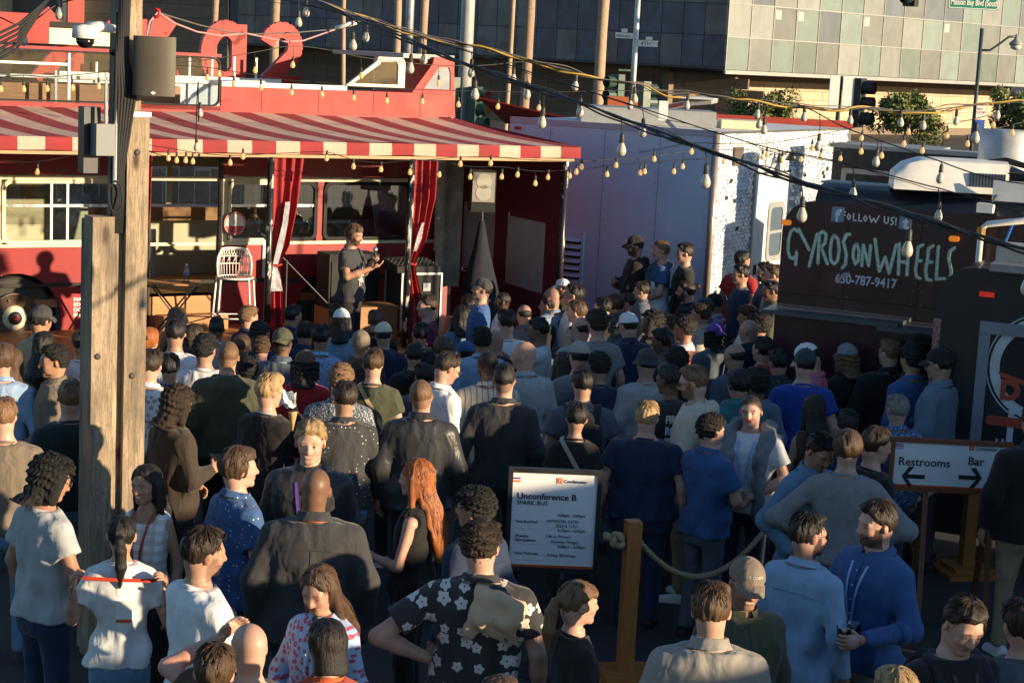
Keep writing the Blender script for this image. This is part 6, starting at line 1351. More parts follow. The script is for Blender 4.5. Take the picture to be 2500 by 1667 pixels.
    if 'scarf' in o:
        P_ = [((.10)*math.sin(a), -.012-.095*math.cos(a), 1.465+dz+.014*math.cos(a)) for a in np.linspace(0, 2*math.pi, 13)]
        for i in range(12): G.cap(P_[i], P_[i+1], .038, .038, .015)
    nr = .064 if not fem else (.062 if kind != 'tank' else .09)
    if kind == 'tank': G.carve(lambda X, Y, Z: np.maximum(np.maximum(.30-np.abs(X)*2.1, -Z+1.36+dz), -1), (-.3, -.2, 1.3+dz), (.3, .2, 1.6+dz), .01)
    G.carve(lambda X, Y, Z: np.sqrt(X**2+((Y+.008-(.004 if kind != 'tank' else .03)))**2)-nr*(1+.0*Z)-.12*np.maximum(0, Z-1.49-dz)*0+np.maximum(0, 1.41+dz-Z)*2.2, (-.12, -.12, 1.36+dz), (.12, .16, 1.62+dz), .006)
    G.carve(lambda X, Y, Z: Z-hem, (-.6, -.5, hem-.05), (.6, .5, hem+.01), 0)
    V, Q = G.mesh(); V = list(V); Q = list(map(tuple, Q))
    def addq(rows_):
        k_ = len(V); n_ = len(rows_[0])
        for R__ in rows_: V.extend(R__)
        for i in range(len(rows_)-1):
            for j in range(n_-1): Q.append((k_+i*n_+j, k_+i*n_+j+1, k_+(i+1)*n_+j+1, k_+(i+1)*n_+j))
    ringp = lambda rr, zz, g0, bk: [(rr*1.04*math.sin(a), -.010+rr*math.cos(a)*(1. if math.cos(a) > 0 else 1.04), zz+dz-bk*math.cos(a)) for a in np.linspace(g0, 2*math.pi-g0, 25)]
    nkc = nk+.004
    if kind in ('tee', 'long', 'hoodie'): addq([ringp(nkc+.020, 1.452, 0, .020), ringp(nkc+.018, 1.468, 0, .019), ringp(nkc+.008, 1.472, 0, .018), ringp(nkc+.003, 1.462, 0, .018)])
    elif kind in ('shirt', 'polo', 'jacket', 'coat', 'puffer'):
        hh = .020 if kind in ('shirt', 'polo') else .034; gp = .34 if 'lany' not in o or kind != 'shirt' else .42
        addq([ringp(nkc+.012, 1.445, gp, .020), ringp(nkc+.009, 1.475, gp*.8, .020), ringp(nkc+.010, 1.480+hh, gp*.6, .018), ringp(nkc+.016, 1.480+hh, gp*.6, .018), ringp(nkc+.030, 1.476, gp*.9, .022), ringp(nkc+.040, 1.464, gp*1.1, .024)])
    V, Q = np.array(V), np.array(Q)
    tn = {'tee': 't_shirt', 'shirt': 'shirt', 'long': 'sweater', 'jacket': 'jacket', 'hoodie': 'hoodie', 'puffer': 'puffer_jacket', 'polo': 'polo_shirt', 'tank': 'tank_top', 'coat': 'coat'}[kind]
    to = link(tn, npmesh(tn, V, Q, CM[pat]), root); to.color = (*cc, 1)
    if kind in ('jacket', 'shirt') and 'open' not in o:
        pass
    # trousers and shoes --------------------------------------------------------
    g = .030 if big else .048; pc_ = np.array(CLOTH[o.get('leg', ['navy', 'black', 'slate', 'char', 'denim', 'khaki'][seed % 6])]); hp_ = {s: np.array([s*.088*bt_, .0, .87+dz]) for s in (-1, 1)}
    if seated: kn = {s: np.array([s*.12, .43, .47]) for s in (-1, 1)}; an_ = {s: np.array([s*.12, .40, .07]) for s in (-1, 1)}
    else:
        st2 = r.uniform(-.03, .05); kn = {s: np.array([s*.105, .02+s*st2*.5, .48]) for s in (-1, 1)}; an_ = {s: np.array([s*.12, -.02+s*st2, .06]) for s in (-1, 1)}
    yy_ = .55 if seated else .2
    G = Field(np.arange(-.32, .33, g), np.arange(-.24, yy_, g), np.arange(-.02, 1.06+dz, g))
    if seated: G.ell((0, .02, .52), (.18*bt_, .15, .13), .02)
    else: G.loft(np.array([.76, .86, .95, 1.03]), np.array([.176, .176, .160, .146])*bt_, np.array([.112, .116, .104, .094])*(1 if 'belly' not in o else 1.2), [0]*4, [-.012, -.014, -.005, .003], .03)
    lg = .8+.2*bt_
    for s in (-1, 1): G.cap(hp_[s], kn[s], .094*lg, .068*lg, .03); G.cap(kn[s], an_[s], .068*lg, .056*lg, .02, True)
    V, Q = G.mesh(); tr_ = link('trousers', npmesh('trousers', V, Q, CM['plain']), root); tr_.color = (*pc_, 1)
    for s in (-1, 1):
        so_ = link('shoe', SHOEME, root); so_.location = (an_[s][0], an_[s][1]+.01, 0); so_.rotation_euler = (0, 0, -s*.15); so_.color = (*CLOTH[o.get('shoe', ['black', 'white', 'char', 'brown'][seed % 4])], 1)
    # lanyard -------------------------------------------------------------------
    fy = lambda z: float(np.interp(z, z_, cy+b_))+.004; by = lambda z: float(np.interp(z, z_, cy-b_))-.004
    if 'lany' in o:
        lc = o['lany']; z0 = 1.475+dz; b = MB(); w2 = .009
        ring_ = [(.078*math.sin(a), -.012-.080*math.cos(a)*(1. if math.cos(a) > 0 else .9), z0+.018*math.cos(a)-.01) for a in np.linspace(-2.2, 2.2, 17)]
        vee = lambda s: [ring_[-1 if s > 0 else 0]]+[(s*(.065-.055*q), fy(z0-.02-.36*q), z0-.03-.36*q) for q in np.linspace(.1, 1, 7)]
        for P_ in (ring_, vee(1), vee(-1)): b.grid([[(p[0], p[1], p[2]-w2) for p in P_], [(p[0]*1.02, p[1]*1.02+.002, p[2]+w2) for p in P_]] if P_ is ring_ else [[(p[0]-w2, p[1]+.003, p[2]) for p in P_], [(p[0]+w2, p[1]+.003, p[2]) for p in P_]])
        lo_ = b.build('lanyard', mat('lanyard_'+lc, CLOTH[lc], .6), root, fix=False); zb2 = z0-.42
        MB().box((0, fy(zb2-.07)+.008, zb2-.06), (.085, .004, .115)).build('name_badge', wt, lo_)
    if 'strap' in o:
        b = MB(); P_ = [(-.09-.0, fy(1.44+dz)-.01, 1.465+dz)]+[(-.10+.27*q, by(1.44+dz-.45*q), 1.475+dz-.45*q) for q in np.linspace(0, 1, 7)]
        b.grid([[(p[0]-.016, p[1], p[2]) for p in P_], [(p[0]+.016, p[1], p[2]+.01) for p in P_]]); b.build('bag_strap', mat('strap_'+o['strap'], CLOTH[o['strap']], .6), root, fix=False)
    def surf(x, z, back):
        A_, B_, c_ = [float(np.interp(z, z_, q)) for q in (a_, b_, cy)]; q = max(0, 1-(abs(x)/A_)**2.35)**(1/2.35); return c_-B_*q-.0015 if back else c_+B_*q+.0015
    if big and kind in ('shirt', 'jacket', 'polo'):
        sm = MB(); sc_ = tuple(q*.55 for q in cc)
        sm.tube([(x, surf(x, 1.335+dz-.6*x*x, True), 1.335+dz-.6*x*x) for x in np.linspace(-.15*wd, .15*wd, 15)], .0022, 4)
        if kind == 'jacket': sm.tube([(0, surf(0, z, True), z) for z in np.linspace(hem+.02, 1.33+dz, 14)], .002, 4)
        link('seam', sm.build('seam', CM['plain'], None).data, root).color = (*sc_, 1)
        for ob_ in list(COL.objects)[::-1][:3]:
            if ob_.name.startswith('seam') and ob_.parent is None: bpy.data.objects.remove(ob_)
        pk_b = MB(); zz_ = np.linspace(hem+.01, 1.43+dz, 16); pk_b.grid([[(x, surf(x, z, False)+.003, z) for z in zz_] for x in (-.015, .015)]); pl_ = pk_b.build('placket', CM[pat], root, fix=False); pl_.color = (*[min(1, q*1.05) for q in cc], 1)
        if kind == 'shirt': 
            for z in np.linspace(hem+.08, 1.38+dz, 7): MB().lathe([(.0055, .0), (.0055, -.003), (.002, -.0035)], (0, -surf(0, z, False)-.0045, z), 8, 'Y').build('button', white, pl_).scale = (1, -1, 1)
    def drape(name, paths, colr, pat_='plain'):
        A = np.array([p for P__ in paths for p in P__[0]]); f = Field(*[np.arange(A[:, i].min()-.1, A[:, i].max()+.1, .013) for i in range(3)])
        for P__, rr in paths:
            for i in range(len(P__)-1): f.cap(P__[i], P__[i+1], rr[i], rr[i+1], .03)
        ph2 = r.uniform(0, 6, 3); X, Y, Z = [q for q in np.meshgrid(*f.g, indexing='ij')]; f.F += (.0055*np.sin((X+.8*Z)*62+ph2[0]+2*Y)+.003*np.sin(X*40-Y*30+Z*25+ph2[1])).astype(np.float32)
        v_, q_ = f.mesh(); oo = link(name, npmesh(name, v_, q_, CM[pat_]), root); oo.color = (*colr, 1); return oo
    if 'sweater' in o: drape('draped_sweater', [([(s*.0, -.13, 1.46), (s*.12, -.10, 1.49), (s*.15, .04, 1.45), (s*.13, fy(1.3)+.01, 1.3), (s*.13, fy(1.1)+.015, 1.1), (s*.14, fy(.95)+.01, .86)], [.05, .06, .06, .055, .05, .045]) for s in (-1, 1)]+[([(-.2, -.06, 1.42), (-.24, -.02, 1.3)], [.05, .04]), ([(.2, -.06, 1.42), (.24, -.02, 1.3)], [.05, .04])], (.17, .19, .21), 'knit')
    if 'slung' in o: drape('slung_sweater', [([(.12, -.12, 1.45), (.14, .0, 1.49), (.08, fy(1.35)+.01, 1.36), (-.06, fy(1.2)+.015, 1.2), (-.15, fy(1.1), 1.08)], [.05, .05, .05, .045, .04])], (.10, .12, .13))
    if 'hoodslung' in o:
        hp1 = []
        for q in np.linspace(0, 1, 7):
            t0_ = (.01+.20*q, -.02, 1.485-.09*q); m0_ = (.02+.19*q, surf(.02+.15*q, 1.43, True)-.02, 1.44-.07*q); m1_ = (-.01+.20*q, surf(-.01+.18*q, 1.33, True)-.03-.015*math.sin(q*9), 1.33-.02*q); e_ = (-.05+.22*q, surf(-.05+.2*q, 1.22, True)-.018, 1.215+.05*q*(1-q)*4-.02*q); hp1.append(([t0_, m0_, m1_, e_], [.02, .026, .026, .014]))
        drape('slung_hood', hp1, (.60, .42, .27))
    if 0: drape('slung_hood', [([(.02, by(1.46)-.02, 1.46), (.13, -.08, 1.49), (.18, .02, 1.45)], [.03, .045, .04]), ([(.10, by(1.44)-.02, 1.44), (.02, by(1.34)-.02, 1.34), (-.03, by(1.28)-.015, 1.28)], [.05, .06, .03]), ([(.17, by(1.42)-.01, 1.42), (.12, by(1.32)-.025, 1.30), (.06, by(1.24)-.02, 1.22)], [.045, .06, .035]), ([(.2, -.08, 1.40), (.19, by(1.3)-.0, 1.29), (.13, by(1.22)-.01, 1.21)], [.035, .04, .03])], (.62, .44, .28))
    if 'roll' in o:
        for s in (-1, 1):
            a_r = EL[s]+(WR[s]-EL[s])*.12; b_r = EL[s]+(WR[s]-EL[s])*.30; v_, q_ = quadtube([a_r, a_r, b_r, b_r], [.045, .064, .062, .04], 14); link('rolled_cuff', npmesh('rolled_cuff', v_, q_, CM[pat]), root).color = (*cc, 1)
    if 'back' in o:
        for t_s, sz, zz_ in (('FIRST', .085, 1.315), ('ROBOTICS', .085, 1.225), ('MARCH 13-15, 2018', .034, 1.17)):
            q_ = text(t_s, sz, -.115, zz_, 0, wt, root, 'shirt_lettering', sx=.72, bold=.004); A = np.array([v.co[:] for v in q_.data.vertices]); A[:, 1] += by(1.25)-.016+A[:, 0]**2*1.6; q_.data.vertices.foreach_set('co', A.astype(np.float32).ravel())
    if 'lanyback' in o:
        w0, w1 = WR[-1]+np.array([.05, -.0, .06]), WR[1]+np.array([-.05, 0, .06]); b = MB(); P_ = [w0*(1-q)+w1*q+np.array([0, min(0, by(1.38)-.03-(w0*(1-q)+w1*q)[1])*math.sin(math.pi*q)**.4, .0]) for q in np.linspace(0, 1, 13)]
        b.grid([[(p[0], p[1], p[2]-.011) for p in P_], [(p[0], p[1]-.002, p[2]+.011) for p in P_]]); lo_ = b.build('lanyard', mat('lanyard_redorange', (.55, .05, .02), .6), root, fix=False)
        MB().box((.03, by(1.22)-.02, 1.215), (.09, .004, .125)).build('name_badge', white, lo_); MB().box((.03, by(1.22)-.0215, 1.16), (.09, .0042, .018)).build('badge_band', mat('band_orange', (.6, .10, .02), .6), lo_)
    if 'pack' in o:
        pk2 = thing('backpack', 'dark backpack worn by '+label.replace('person', 'the person', 1)[:70], 'backpack', (P[0], P[1], base), rad(yw)); pk2.scale = (k,)*3; f = Field(np.arange(-.25, .25, .015), np.arange(-.45, .05, .015), np.arange(.8, 1.6, .015)); y0 = by(1.25)
        f.loft(np.array([.95, 1.0, 1.1, 1.25, 1.38, 1.44])+dz, [.12, .145, .15, .145, .125, .08], [.05, .075, .085, .075, .055, .03], [0]*6, [y0-.05, y0-.065, y0-.07, y0-.06, y0-.045, y0-.03], 0.); f.ell((0, y0-.14, 1.10+dz), (.11, .04, .10), .03); v_, q_ = f.mesh(); link('pack_body', npmesh('pack_body', v_, q_, CM['plain']), pk2).color = (.014, .016, .022, 1)
        for s in (-1, 1):
            P_ = [(s*.10, y0-.02, 1.40+dz), (s*.12, -.06, 1.485+dz), (s*.125, .05, 1.44+dz), (s*.13, fy(1.3+dz)+.012, 1.3+dz), (s*.15, fy(1.15+dz), 1.12+dz), (s*.17, 0., 1.02+dz)]; v_, q_ = quadtube(P_, [.03]*6, 8, (1, .3)); link('strap', npmesh('strap', v_, q_, CM['plain']), pk2).color = (.016, .018, .024, 1)
    if 'print' in o:
        b = MB()
        for _ in range(60):
            px_, pz__ = r.normal(.03, .035), 1.16+abs(r.normal(0, .05))*r.choice([-1, 1]); b.box((px_, fy(pz__+dz)+.004-px_**2*1.2, pz__+dz), (r.uniform(.004, .014), .004, r.uniform(.01, .04)), Matrix.Rotation(r.uniform(-.6, .6), 3, 'Y'))
        tag(b.build('shirt_print', wt, root), kind='stuff')
    def wl(v): q = Matrix.Rotation(rad(yw), 3, 'Z') @ Vector(v); return np.array([P[0]+q.x*k, P[1]+q.y*k, base+q.z*k])
    HANDS[label] = {'L': (wl(WR[-1]), wl(WR[-1]+(WR[-1]-EL[-1])*.3)), 'R': (wl(WR[1]), wl(WR[1]+(WR[1]-EL[1])*.3)), 'yaw': yw, 'wl': wl, 'by': by, 'fy': fy, 'root': root, 'k': k, 'dz': dz}
    return root
# ================================================================ the people, front rows to foreground: x, y of the head top, height, facing, hair, hair colour, skin, top, colour, extras, label
CROWD = r"""
98,743,S,*,curly,k,C,tee,tan,cap:char,f leg:navy|person in dark cap and tan T-shirt standing by the bus wheel
107,803,W,*,long,k,B,long,brown,f|person with long straight black hair behind the tan T-shirt
203,800,W,*,short,d,B,tee,white,|person in white T-shirt mostly hidden by the timber post
132,839,S,90,curly,k,C,puffer,taupe,face p:4 h:14 arm:fold mask leg:black|person in black face mask and brown puffer vest left of the post
6,833,S,-15,medium,b,A,shirt,sky,|person in pale blue shirt cut by the left edge
28,843,W,-20,midlong,b,A,jacket,brown,f|person with wavy brown hair and brown jacket near the left edge
11,965,S,-10,short,l,A,tee,taupe,w:1.12|person with short reddish hair and grey shirt at the left edge
170,922,S,12,short,l,A,tee,dteal,w:1.08 leg:denim|person with sandy hair and dark teal T-shirt left of the post
363,794,W,-30,medium,r,A,jacket,navy,f|person with smooth red brown hair right of the timber post
436,744,t,*,long,l,A,tee,char,f|seated person with straight light brown hair near the folding table
429,774,S1.78,-8,short,k,B,tee,white,|person with short black hair and white T-shirt behind the bar stool
474,784,t1.84,*,midlong,d,A,shirt,royal,f|person with curly dark hair and bright blue top below the stool
366,848,S,-25,short,d,A,shirt/pfloral,white,w:1.1 leg:black|person in white paisley shirt close to the timber post
415,859,W,0,short,k,B,shirt/plaid,navy,|person in navy plaid with black hair right of the paisley shirt
502,811,S,-20,curly,k,B,tee,white,w:1.15 leg:navy|person with black curls in bright white T-shirt
427,939,S1.72,-60,mop,d,B,jacket,dkbrown,face p:14 arm:fold,cup leg:black|person with shaggy black hair in brown fleece holding a clear cup
530,770,t,-12,fade,k,C,shirt/checks,lgrey,glasses:wire|seated person in checked collar with faded black hair
609,744,t,*,curly,l,A,jacket,navy,|seated person with tight blond brown curls near the curtain
633,780,t,*,curly,d,B,jacket,navy,|seated person with wet looking dark curls left of the olive cap
589,808,t1.9,-15,buzz,b,A,shirt,bluegrey,|seated person with shaven brown hair in grey blue shirt
640,819,S1.5,*,curly,b,A,tee,navy,|person with light brown frizz beside the olive cap
602,868,W1.5,5,bushy,k,C,tee,green,f|person in green T-shirt with dark bushy hair
715,740,t,*,short,k,B,jacket,navy,lany:purple|seated person with purple lanyard at the foot of the curtain
744,781,t,*,short,k,B,jacket,navy,|seated person in navy with plain black hair right of the olive cap
785,788,t1.88,*,short,k,C,shirt/bspeckle,sky,|seated person in blue and white printed shirt
822,737,t,10,short,d,B,jacket,black,|seated person just behind the white cap with dark hair
836,750,t1.85,*,long,k,C,tee,ldenim,f cap:white,f h:-4|person in white cap with long black hair and pale blue tee
691,799,S1.71,-14,buzz,k,D,jacket,slate,cap:olive,b lany:ltblue w:1.1|person in backward olive cap and slate blazer with sky lanyard
746,852,S1.66,-10,mop,k,B,jacket,red,cap:brown,f|person in brown cap and bright red jacket
557,826,S1.8,-6,buzz,l,A,hoodie,olive,w:1.12 leg:black|person with cropped ginger brown hair in black hoodie
657,909,S,-40,swept,y,A,long,black,face glasses:sun lany:sky arm:cup,mouth beard:light h:-16 leg:black|person with tousled blond hair eating ice cream in black sweater
832,884,S,-8,curly,l,A,shirt/speckle,slate,w:1.12|person with sandy curls in grey speckled shirt
842,926,S,8,short,d,B,shirt/dots,char,ss w:1.1|person with dark hair in black shirt with tiny white dots
882,804,S1.6,*,bald,b,C,hoodie,brown,beanie:taupe|person in grey brown beanie and brown hooded jacket
913,846,S,-4,short,b,A,tee,olive,w:.98 strap:tan|person with prominent ears and olive T-shirt with tan strap
919,754,t,8,short,b,A,jacket,black,|seated person with neat dark hair left of the dotted white cap
938,785,t1.8,4,short,k,B,hoodie,navy,cap:cream,f|person in cream cap with dark vents and navy hooded jacket
1044,716,t1.88,*,short,d,A,tee,maroon,|person in plum T-shirt sitting below the right curtain
1025,784,t1.75,*,short,k,B,tee,black,|seated person with crew cut and black tee behind plum T-shirt
1174,667,S1.70,92,buzz,k,A,tee,blue,Z:19.3 flat:char glasses:wire beard:stub lany:rust face p:-10 h:8|person in dark flat cap and glasses with orange lanyard looking up
1227,709,S1.50,90,buzz,k,E,tee,white,beard:full face p:0|person with short black beard and white T-shirt facing left
1127,741,t1.8,20,midlong,k,B,jacket,denim,f arm:fold,chin|person with shoulder length black hair in denim jacket
1146,716,t1.86,30,short,k,B,tee,ldenim,|seated person in pale tee in front of the flat cap
1238,752,t1.95,22,short,d,A,tee,white,lany:purple w:1.1|person in white T-shirt with purple lanyard and hand on the shoulder
1280,739,t,30,ring,k,B,jacket,slate,|seated balding person in dark grey jacket beside the purple lanyard
1178,795,S1.66,12,curly,k,C,shirt,ldenim,w:1.1|person with round black curls in pale blue shirt
1213,799,S1.6,25,bald,b,B,tee,black,|bald person in black tee half hidden by black curls
1138,831,t1.68,30,short,k,B,jacket,navy,cap:blue,f|seated person in dark blue cap in the middle of the crowd
1081,816,t1.8,18,medium,b,A,tee,navy,f|person with rounded brown hair behind the seated rows
1012,835,S1.55,14,short,k,B,hoodie,black,|person with thick black hair in black hood left of centre
1083,854,S,-55,short,d,A,shirt,white,face p:26 h:-8 glasses:wire beard:light|person in white shirt looking down to the right
1036,883,S1.55,18,short,k,B,jacket,slate,|person with smooth black hair and orange collar
1195,850,S,14,buzz,k,D,shirt/stripe,cream,glasses:wire beard:full h:12 w:1.15 leg:taupe|person with shaved hair and beard in cream pinstripe shirt
1283,826,S1.80,24,bald,r,A,shirt/cdots,lgrey,face h:48 beard:light p:6 w:1.1|bald sunlit person in pale shirt with coloured dots looking left
1032,918,S1.80,-2,buzz,l,A,jacket/satin,char,w:1.12 leg:black|person with ginger buzz cut in glossy black bomber jacket
1234,882,S1.82,-3,fade,k,A,shirt,char,w:1.1 leg:black|person with sharp faded haircut in plain black overshirt
1351,697,t1.9,50,bald,b,B,shirt/plaid,denim,|seated bald person in blue plaid shirt by the purple truck
1376,679,S1.46,60,short,k,B,jacket,black,cap:white,f|person in white trucker cap at the foot of the truck
1398,688,t1.98,90,short,k,B,tee,white,glasses:wire face p:-6|person with short black hair and round glasses in white tee
1340,718,t1.76,80,short,k,B,hoodie,black,face|person in black hoodie with straight nose facing left
1410,730,t1.86,75,short,b,A,hoodie,grey,face|person with brown bowl cut in grey sweatshirt facing left
1319,772,S1.66,82,short,k,D,tee,white,face smile arm:reach,down|smiling person in white T-shirt reaching to a friend
1421,767,S1.72,28,ring,k,A,hoodie,lgrey,glasses:sun h:20|balding person with sunglasses in pale grey hoodie
1461,751,S1.84,22,curly,d,A,tee,grey,|tall person with brown curls in plain grey T-shirt
1472,722,t1.8,55,short,k,A,jacket,black,|seated person with dark hair left of the navy jackets
1506,714,t1.8,40,medium,b,A,jacket,slate,glasses:top|person with glasses pushed up on brown hair
1538,712,t1.68,80,short,d,A,jacket,slate,face|person in dark slate jacket facing left below the truck men
1568,685,S1.52,92,short,d,A,jacket,slate,glasses:wire face|person in glasses and zipped slate jacket facing left
1554,573,S1.86,92,short,d,B,hoodie,black,Z:23.2 cap:black,f badge glasses:sun beard:full face arm:cross h:8 leg:black|person in black cap and sunglasses leaning on the purple truck
1617,577,S1.83,94,short,l,A,tee/block,blue,slung Z:23.0 face arm:fold h:6 leg:navy|person in blue and white T-shirt leaning on the purple truck
1675,574,S1.84,96,short,d,A,long,black,Z:22.8 face arm:down,cup h:6 w:1.1 leg:black|person in black sweater holding a white paper cup
1676,682,t1.9,86,bun,d,A,shirt,black,beard:full face|bearded person with hair in a bun and black shirt
1538,761,S1.72,30,short,d,A,jacket,navy,cap:white,f h:8 w:1.1|person in white cap and navy jacket in the right crowd
1506,761,S1.55,80,medium,b,A,jacket,char,glasses:sun beard:full face|bearded person in sunglasses beside the white cap
1587,756,t1.9,88,mop,k,D,jacket,black,beard:stub face p:-8|person with bushy black hair and stubble looking up left
1415,831,S1.74,16,short,k,A,tee,grey,cap:stone,f|person in stone grey cap with sunlit peak and grey tee
1376,854,S1.6,20,midlong,d,B,jacket,black,f|person with loose dark brown hair left of the grey cap
1464,856,S1.7,14,curly,k,B,tee,navy,|person with rounded black curls in navy T-shirt
1425,895,S1.74,10,short,k,B,tee,slate,pack w:1.14|person with black hair wearing a dark backpack
1580,848,S1.74,20,short,k,B,long,lgrey,bucket:char w:1.1|person in dark bucket hat and pale grey sweater
1623,797,t1.95,75,short,k,D,tee,slate,face|person with sleek black hair facing left near the middle
1638,767,t1.75,60,curly,b,A,tee,slate,|seated person with light brown curls in the right crowd
1674,769,t1.85,86,bushy,k,B,tee,white,face|person with frizzy dark hair and white T-shirt facing left
1653,846,S1.66,40,bushy,k,D,jacket,black,|person with a huge dark round mane of curls
1638,885,S,38,fade,k,D,tee,char,back h:18 face|person in black T-shirt printed FIRST ROBOTIC
1702,887,S1.84,78,short,l,A,hoodie,cream,glasses:sun beard:full face p:14 h:6 arm:low,low leg:khaki|bearded person in cream hoodie and sunglasses looking down
1832,775,S1.68,50,bald,k,A,jacket,navy,glasses:wire h:14|bald person in glasses and navy jacket by the food trailer
1749,784,S1.66,34,mop,k,B,hoodie,slate,cap:purple,b w:1.1|person in purple patterned backward cap and slate hoodie
1864,818,S1.70,46,short,k,B,hoodie,red,face|person with black hair and vivid red hood
1796,832,S1.74,40,ring,k,B,hoodie,slate,|person with thinning black hair in dark hoodie
1713,737,t1.8,84,curly,d,B,jacket,stone,face|seated person in stone jacket with dark curls facing left
1747,714,t,66,short,k,B,shirt/plaid,sky,cap:black,f|seated person in black cap and pale plaid shirt
1725,726,t,64,short,k,B,jacket,slate,cap:dteal,f|seated person in grey green cap facing left
1834,723,t1.58,60,short,k,B,jacket,navy,cap:navy,f badge|seated person in navy cap with small white emblem
1827,743,t1.8,82,curly,b,B,tee,white,face|seated person in white sleeves with brown curls
1853,760,t1.95,56,bushy,k,B,jacket,black,|person with big rounded black hair by the trailer
1815,600,S1.80,-40,short,k,B,tee,red,Z:22.6 leg:char|person in red T-shirt standing by the sequin wall
1812,625,S1.74,100,short,k,B,tee,navy,Z:21.6 face arm:down,fold leg:navy|person in navy T-shirt in front of the red T-shirt
1872,626,S1.76,94,short,d,A,shirt,slate,Z:21.8 face beard:full arm:fold,cup|bearded person in grey blue shirt holding beer by the trailer
1893,623,S1.80,96,short,b,A,tee,grey,Z:21.2 face|person in grey half hidden behind the trailer corner
1887,669,S1.68,100,short,k,D,jacket,olive,Z:20.6 face arm:cross|person in olive jacket half behind the trailer corner
1806,896,S1.74,28,medium,k,B,jacket,teal,scarf|person with straight dark hair in black scarf and teal shirt
1851,898,S1.66,36,bushy,k,D,hoodie,bluegrey,|person with dark hair in grey blue hood behind the scarf
1904,849,S1.67,30,short,k,B,puffer,dteal,glasses:wire|person in dark ribbed puffer jacket and glasses
1966,848,S1.81,10,short,k,A,tee,royal,cap:dteal,f w:1.1|person in royal blue T-shirt and green cap
1991,833,S1.76,78,short,k,B,polo,pink,cap:white,f p:34 face lany:ltblue arm:phone leg:navy|person in white cap and pink polo looking at a phone
2072,836,S1.72,46,mop,l,A,jacket,black,cap:grey,f|person in grey cap over light brown curls
2132,833,S1.69,76,short,k,C,tee,black,beard:stub face|person with short black beard between cap and red hair
2176,824,S1.80,26,short,l,A,puffer,black,w:1.2 h:22 leg:black|tall red blond person in black quilted vest
2240,784,S1.86,80,bushy,k,D,jacket,black,Z:15.6 glasses:wire face p:-6|person in glasses standing by the dark trailer end
2232,835,S1.85,40,curly,k,B,shirt,blue,leg:denim|person with dark curls in mid blue shirt
2300,848,S1.87,72,short,k,B,jacket,bluegrey,cap:black,f face arm:fold,cup w:1.12 leg:char|person in black cap and blue grey jacket beside the black truck
2193,959,S1.66,30,short,g,A,shirt/speckle,blue,glasses:wire|person with spiky grey blond hair in blue print shirt
2070,995,S1.60,6,short,k,B,tee,navy,|person with cropped dark hair low beside the pink polo
2074,1044,S1.80,-4,medium,b,A,long/knit,grey,arm:hips w:1.06 leg:slate|person with brown hair in grey fleece with hands on hips
2138,1037,S1.76,-52,short,d,A,tee,black,face p:10 h:-8|person in black tee beside the restrooms sign
1991,957,W1.66,14,vlong,k,B,tank,brown,f leg:black|person with very long black hair and tied shoulder straps
1838,958,S1.72,166,buzz,d,A,tee,white,fine sweater open lany:ltblue arm:fold p:6 w:1.12 leg:navy h:6|person in white T-shirt with grey sweater over the shoulders
1993,1044,S1.74,-132,short,k,C,jacket,denim,fine p:32 glasses:wire beard:light arm:pocket h:-8 leg:black|person in denim jacket and glasses looking down
1738,1006,S1.66,-42,curly,k,A,shirt,blue,fine ss arm:cross h:-10 p:4 w:1.04 leg:slate|person with dark quiff in blue short sleeve shirt arms folded
1583,975,S1.68,-8,short,y,A,tee,navy,fine belly w:1.26 glasses:sun p:4 leg:navy|heavy person with sandy hair in navy T-shirt
1408,975,W1.68,2,short,k,B,tee,black,f strap:stone leg:black|person with short black hair and pale bag strap
2147,1214,S1.80,132,short,d,A,shirt,blue,fine beard:full lany:ltblue arm:cupo,talk roll h:-8 p:8 w:1.18 leg:stone shoe:white|bearded person in blue shirt holding a cup of beer
1977,1246,S1.74,-34,short,k,B,shirt,ldenim,fine glasses:sun beard:full h:-22 w:1.08 leg:navy|person in pale denim shirt and sunglasses seen from behind
1823,1354,S1.74,-150,short,k,C,jacket,olive,fine cap:taupe,f smile beard:light p:12 h:-12 captxt|smiling person in taupe cap and olive jacket
1743,1416,S1.80,2,short,b,A,jacket,stone,fine w:1.12|person with brown hair in grey tan jacket near the rope post
2195,1621,S1.72,20,medium,y,A,tee,black,fine|person with blond hair cut by the bottom edge
2344,1440,S1.80,-142,short,d,A,tee,black,fine p:26 pack lany:black w:1.08|person in black T-shirt with backpack looking down
2535,985,S1.84,24,short,k,B,jacket,black,leg:khaki shoe:white w:1.15|person in black jacket and khaki trousers at the right edge
2505,1455,S1.74,20,short,d,A,tee,slate,fine|person in slate tee cut by the right edge
1414,1405,W1.66,-72,pony,l,A,tee,black,fine f p:4 arm:fold,low leg:black bangs|person with fringe and ponytail in black tee facing right
1180,1265,S1.82,-6,curly,d,A,shirt/floral,char,fine ss w:1.2 arm:hips,down h:-12 leg:slate hoodslung|person in black floral shirt with tan hood over the shoulder
1164,1182,S1.74,48,curly,k,B,shirt,navy,fine glasses:wire h:18 p:2 leg:navy|person with dark wavy hair and glasses beside the talks board
1020,1111,W1.72,74,vlong,r,A,tank,black,fine f glasses:top arm:cup,down p:4 leg:black|person with very long red hair in black sleeveless top
770,1132,S1.82,-4,bald,k,D,jacket,char,fine w:1.2 belly lany:rust leg:black|bald broad person in black jacket with red lanyard
760,1020,S1.86,172,swept,y,A,jacket/satin,char,fine smile lany:purple p:8 h:4 w:1.06 leg:black|smiling person with swept blond hair facing the camera
585,1084,S1.78,-62,medium,b,A,shirt/dots,blue,fine smile lany:purple p:2 h:-10 ss arm:down,fold leg:navy|person with brown hair and purple lanyard in dotted blue shirt
